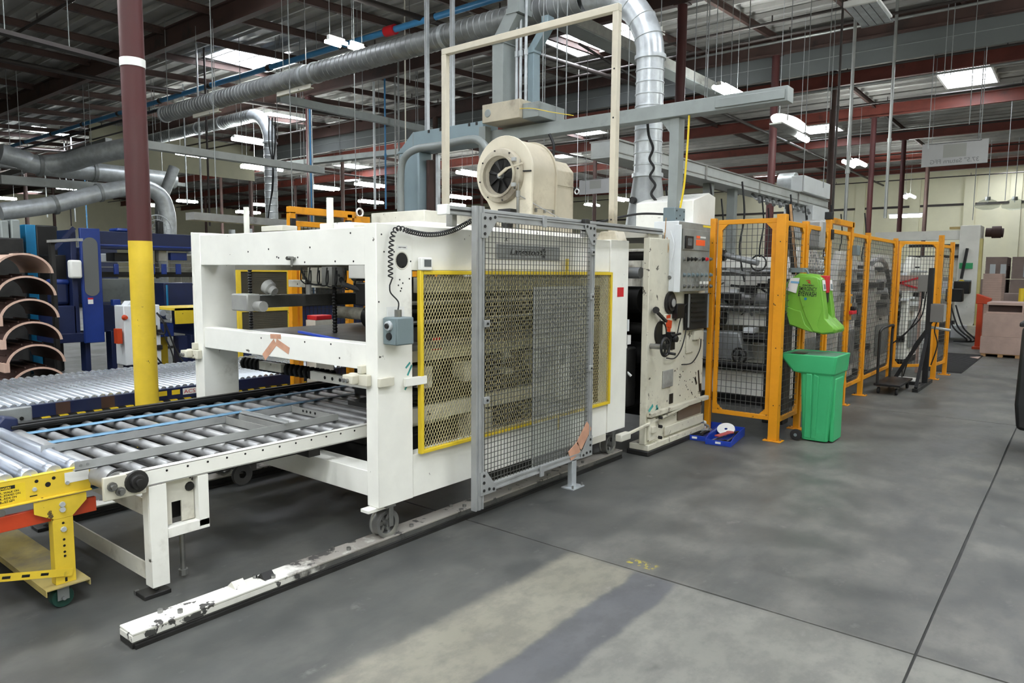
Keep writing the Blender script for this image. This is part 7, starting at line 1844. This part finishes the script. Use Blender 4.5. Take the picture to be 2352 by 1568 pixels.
# ================================================================== FAR AISLE: white machine, stacks of sheets
fm = thing('far_machine', 'tall white machine upright with a long cross beam, beyond the fence end', 'machine', (-2.6, 22.6, 0))
a, b = PY(2206, 518, 22.3), PY(2247, 775, 22.3); zt_ = a.z
MB().box(a.x + .0, b.x - .12, 22.3, 23.2, .0, zt_).build('upright', M['cream'], fm, bev=.01); MB().box(b.x - .119, b.x - .05, 22.3, 22.5, .25, zt_ - .35).build('edge_strip', mat('pale_yellow_edge', (206, 194, 130), .5, 0, .06, 4), fm)
c0 = PY(2190, 560, 22.3); MB().box(c0.x, a.x - .001, 22.5, 23.0, .0, c0.z).build('rear_plate', M['cream_dirty'], fm)
d = PY(2010, 526, 22.3); MB().box(d.x, a.x - .002, 22.35, 22.6, zt_ - .36, zt_ - .12).build('cross_beam', M['cream'], fm); MB().box(d.x + 1.8, a.x - .002, 22.4, 22.6, zt_ - .08, zt_ - .02).build('top_rail', mat('tan_rail', (190, 166, 110), .6, 0, .05, 3), fm)
for z in (zt_ - .55, zt_ - .85): MB().box(a.x - 1.2, a.x - .002, 22.36, 22.42, z, z + .07).build('side_rail', M['black'], fm)
p = PY(2255, 532, 22.3); MB().cyl((b.x - .04, 22.7, p.z), (b.x + .35, 22.7, p.z - .02), .12, 12).cyl((b.x + .1, 22.7, p.z), (b.x + .3, 22.7, p.z), .16, 12).build('top_motor', M['die_inner'], fm)
MB().bar(PY(2222, 570, 22.2), PY(2208, 640, 22.2), .06, .12).build('cable_chain', M['dark'], fm); MB().tube(arc(PY(2208, 650, 22.15), .07, 0, 2 * PI, 14, (1, 0, 0), (0, 0, 1)), .02, 6).build('yellow_hook', M['yellow'], fm)
p = PY(2220, 657, 22.25); MB().box(p.x - .2, p.x + .1, 22.15, 22.29, p.z - .16, p.z + .16).build('switch_box', M['grey_box'], fm, bev=.01); p = PY(2214, 608, 22.28); MB().box(p.x - .1, p.x + .2, 22.26, 22.299, p.z - .1, p.z + .05).build('green_plate', M['greenbin'], fm)
MB().box(a.x - .05, b.x, 22.1, 23.3, .0, .28).build('base', M['cream_peel'], fm, bev=.02)
for i in range(7):
    px, py = random.uniform(2165, 2212), random.uniform(640, 760); p = PY(px, py, 20.5 + random.random()); MB().box(p.x - .18, p.x + .18, p.y, p.y + .3, max(.02, p.z - .2), p.z + .12).build('gear_box', M[random.choice(['alu_dull', 'cream_dirty', 'darker', 'white_paint', 'dark'])], fm, bev=.02)
for i in range(3): MB().tube(bez([(-2.5 + .1 * i, 19.5, .9), (-2.3 + .1 * i, 19.3, .4), (-2.0 + .08 * i, 19.2, .12), (-2.3, 19.6, .05)]), .018, 6).build('hose', M['rubber'], fm)
MB().box(-2.9, -2.5, 19.6, 20.6, 0, .9).build('lower_body', M['darker'], fm, bev=.03)
MB().prism([(17.6, .6), (18.6, .6), (18.9, 2.0), (18.3, 2.0)], 'x', -2.9, -2.5).build('slant_board', M['cream_dirty'], fm)
def stack(name, x0, x1, y0, y1, z0, z1, n, label, mm='cardboard', wraps=0):
    t = thing(name, label, 'stack of sheets', ((x0 + x1) / 2, (y0 + y1) / 2, z0)); m = MB(); n *= 2; h = (z1 - z0) / n
    for i in range(n):
        j = random.uniform(-.003, .003); k = random.uniform(-.003, .003); m.box(x0 + j, x1 + j, y0 + k, y1 + k, z0 + h * i, z0 + h * (i + .93))
    m.build('sheet', M[mm], t, smooth=False, kind='stuff')
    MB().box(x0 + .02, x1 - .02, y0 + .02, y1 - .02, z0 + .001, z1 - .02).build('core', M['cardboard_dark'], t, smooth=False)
    for i in range(wraps):
        x = x0 + (x1 - x0) * (.22 + .5 * i); MB().box(x, x + .13, y0 - .02, y0 - .012, z0 + .05, z1 - .2).build('wrap_band', M['shrink'], t, smooth=False)
    return t
a, b = PY(2256, 720, 16.8), PY(2339, 817, 16.8); zA = a.z
pal = thing('pallet', 'low wooden pallet under the front stack of pinkish sheets', 'pallet', ((a.x + b.x) / 2, 17.5, 0))
for k in range(3): MB().box(a.x + .02 + k * .28, a.x + .10 + k * .28, 16.82, 18.2, 0, .05).build('runner', M['wood'], pal)
for k in range(6): MB().box(a.x + .01, b.x + .1, 16.82 + .24 * k, 17.0 + .24 * k, .0505, .065).build('plank', M['wood'], pal)
zmid = .40
stack('sheet_stack', a.x, b.x + .12, 16.8, 18.2, .066, zmid, 12, 'lower half of the front stack of pinkish sheets, on the pallet'); stack('sheet_stack', a.x + .02, b.x + .10, 16.82, 18.2, zmid + .004, zA, 12, 'upper half of the front stack of pinkish sheets, above the seam')
zc = PY(2262, 700, 16.8).z
lid = thing('top_bundle', 'short bundle with a dark hollow lying on the front stack of sheets', 'bundle', ((a.x + b.x) / 2, 17.4, zA)); MB().box(a.x + .06, b.x + .02, 16.9, 18.0, zA + .001, zA + .04).box(a.x + .06, b.x + .02, 16.9, 18.0, zc, zc + .05).build('sheets', M['cardboard'], lid); MB().box(a.x + .08, b.x, 17.0, 17.95, zA + .041, zc - .001).build('hollow', M['die_inner'], lid); MB().box(b.x - .0, b.x + .02, 16.9, 18.0, zA + .041, zc - .001).build('edge', M['cardboard'], lid)
def PB(px, py, y): return PY(px, py, y)
y2 = 23.7
a, b = PB(2265, 590, y2), PB(2310, 640, y2); c0 = PB(2326, 588, y2)
zl = 0.0
stack('sheet_stack', a.x - .15, b.x, y2, y2 + 1.4, .0, b.z - .02, 22, 'tall rear stack of dark sheets, lower tier by the white machine', 'cardboard_dark'); stack('sheet_stack', a.x, b.x, y2, y2 + 1.4, b.z, a.z, 14, 'wrapped upper tier of the rear stack by the white machine', 'cardboard_dark', 2)
stack('sheet_stack', c0.x - .02, c0.x + 1.2, y2, y2 + 1.4, .0, b.z - .02, 22, 'lower tier of the rear stack at the frame edge', 'cardboard_dark'); stack('sheet_stack', c0.x, c0.x + 1.2, y2, y2 + 1.4, b.z, a.z, 14, 'wrapped upper tier of the rear stack at the frame edge', 'cardboard_dark', 2)
p = PB(2280, 636, 19.5); stack('sheet_stack', p.x - .18, p.x + .18, 19.5, 20.3, .0, p.z + .08, 16, 'narrow stack of pinkish sheets behind the front one', 'cardboard')
y3 = 21.0; p = PB(2310, 672, y3); stack('sheet_stack', p.x - .1, p.x + 1.0, y3, y3 + 1, .0, p.z - .02, 14, 'wide middle stack of sheets behind the front stack', 'cardboard_dark')
rp = thing('orange_truck', 'bright red orange hand truck part between the white machine and the sheets', 'hand truck', (-1.9, 18.6, 0)); p = PB(2262, 685, 18.6); MB().prism([(p.x - .15, p.z + .10), (p.x + .12, p.z), (p.x + .10, p.z - .12), (p.x - .15, p.z - .12)], 'y', 18.5, 18.8).build('head', M['red_orange'], rp, bev=.01); MB().box(p.x - .12, p.x - .02, 18.5, 18.7, .05, p.z - .121).build('mast', M['red_orange'], rp); MB().box(p.x - .15, p.x + .1, 18.3, 19.2, 0, .05).build('foot', M['red_orange'], rp)
yp2 = thing('yellow_post', 'slim yellow post standing behind the front stack of sheets', 'post', PB(2347, 680, 18.8)); p = PB(2347, 662, 18.8); MB().cyl((p.x, 18.8, 0), (p.x, 18.8, p.z), .05, 12).build('shaft', M['yellow'], yp2); MB().box(p.x - .1, p.x + .1, 18.7, 18.9, 0, .012).build('base', M['yellow'], yp2)
# ---- black wheeled tub cut by the frame edge
ct = thing('black_tub_cart', 'black plastic tub cart on a wheel, cut by the frame edge in the aisle', 'cart', (-.02, 7.9, 0))
a = PY(2334, 985, 7.7)
MB().prism([(-.385, .23), (.45, .12), (.50, 1.15), (-.395, 1.15), (-.41, .45)], 'y', 7.7, 8.4).build('tub', M['black'], ct, bev=.03); MB().box(-.415, .52, 7.67, 8.43, 1.151, 1.19).build('rim', M['black'], ct, bev=.01)
for y in (7.78, 8.32):
    o = MB().lathe([(0, -.03), (.07, -.03), (.085, -.015), (.085, .015), (.07, .03), (0, .03)], (-.23, y, .086), (0, 1, 0), 18).build('wheel', M['rubber'], ct); MB().cyl((-.23, y - .032, .086), (-.23, y + .032, .086), .025, 10).build('hub', M['galv_dark'], o)
    MB().lathe([(0, -.03), (.07, -.03), (.085, -.015), (.085, .015), (.07, .03), (0, .03)], (.35, y, .086), (0, 1, 0), 18).build('wheel', M['rubber'], ct)
MB().cyl((-.23, 7.8, .086), (-.23, 8.3, .086), .015, 8).cyl((.35, 7.8, .086), (.35, 8.3, .086), .015, 8).build('axle', M['steel'], ct)
# ---- middle distance behind the machine: grey cabinets and low clutter so the hall reads as busy
fanp = PX(362, 526, -14.6); fn = thing('pedestal_fan', 'round wire cage pedestal fan behind the blue machine', 'fan', (-14.6, fanp.y, 0))
MB().tube(arc(fanp, .28, 0, 2 * PI, 28, (0, 1, 0), (0, 0, 1)), .012, 6).tube(arc(fanp, .19, 0, 2 * PI, 24, (0, 1, 0), (0, 0, 1)), .006, 5).tube(arc(fanp, .12, 0, 2 * PI, 20, (0, 1, 0), (0, 0, 1)), .006, 5).build('cage', M['galv'], fn)
m = MB()
for k in range(16):
    a = k * PI / 8; m.cyl(fanp, fanp + Vector((0, math.cos(a) * .28, math.sin(a) * .28)), .005, 5)
m.build('spoke', M['galv'], fn, kind='stuff'); MB().box(fanp.x + .02, fanp.x + .15, fanp.y - .06, fanp.y + .06, fanp.z - .12, fanp.z + .16).build('motor', M['black'], fn, bev=.03); MB().cyl((fanp.x - .1, fanp.y, .05), (fanp.x - .1, fanp.y, fanp.z - .16), .03, 8).cyl((fanp.x - .1, fanp.y, 0), (fanp.x - .1, fanp.y, .05), .3, 16).build('stand', M['black'], fn)
for i, (x, y, w_, h_, mm, l) in enumerate(((-19, 9.5, 1.6, 2.0, 'cream_dirty', 'cream machine block across the hall behind the cage'), (-24, 14, 3.5, 2.6, 'grey_paint', 'grey machine block far across the hall'), (-22, 20, 3, 2.6, 'cream_dirty', 'cream machine block far behind the elbow duct'),
                                     (-14, 16, 2.4, 2.4, 'cream', 'cream machine block behind the grey gantry leg'), (-13, 24, 3, 2.5, 'cream_dirty', 'cream machine block far behind the blower'), (-34, 12, 4, 2.5, 'navy', 'navy machine block in the far left of the hall'))):
    t = thing('machine_block', l, 'machine', (x, y, 0)); MB().box(x - w_ / 2, x + w_ / 2, y, y + 1.2, .12, h_).build('body', M[mm], t, bev=.04); MB().box(x - w_ / 2 + .1, x + w_ / 2 - .1, y - .1, y + 1.3, 0, .119).build('plinth', M['dark'], t)
    MB().box(x - w_ / 2 + .2, x - .1, y - .02, y - .001, .5, h_ - .4).build('door', M[mm], t, bev=.01); MB().box(x + .1, x + w_ / 2 - .2, y - .02, y - .001, .5, h_ - .4).build('door', M[mm], t, bev=.01)
    for k in range(3): MB().cyl((x - w_ / 3 + k * w_ / 3, y + .5, h_), (x - w_ / 3 + k * w_ / 3, y + .5, h_ + .5), .12, 12).build('stack_pipe', M['galv_dark'], t)
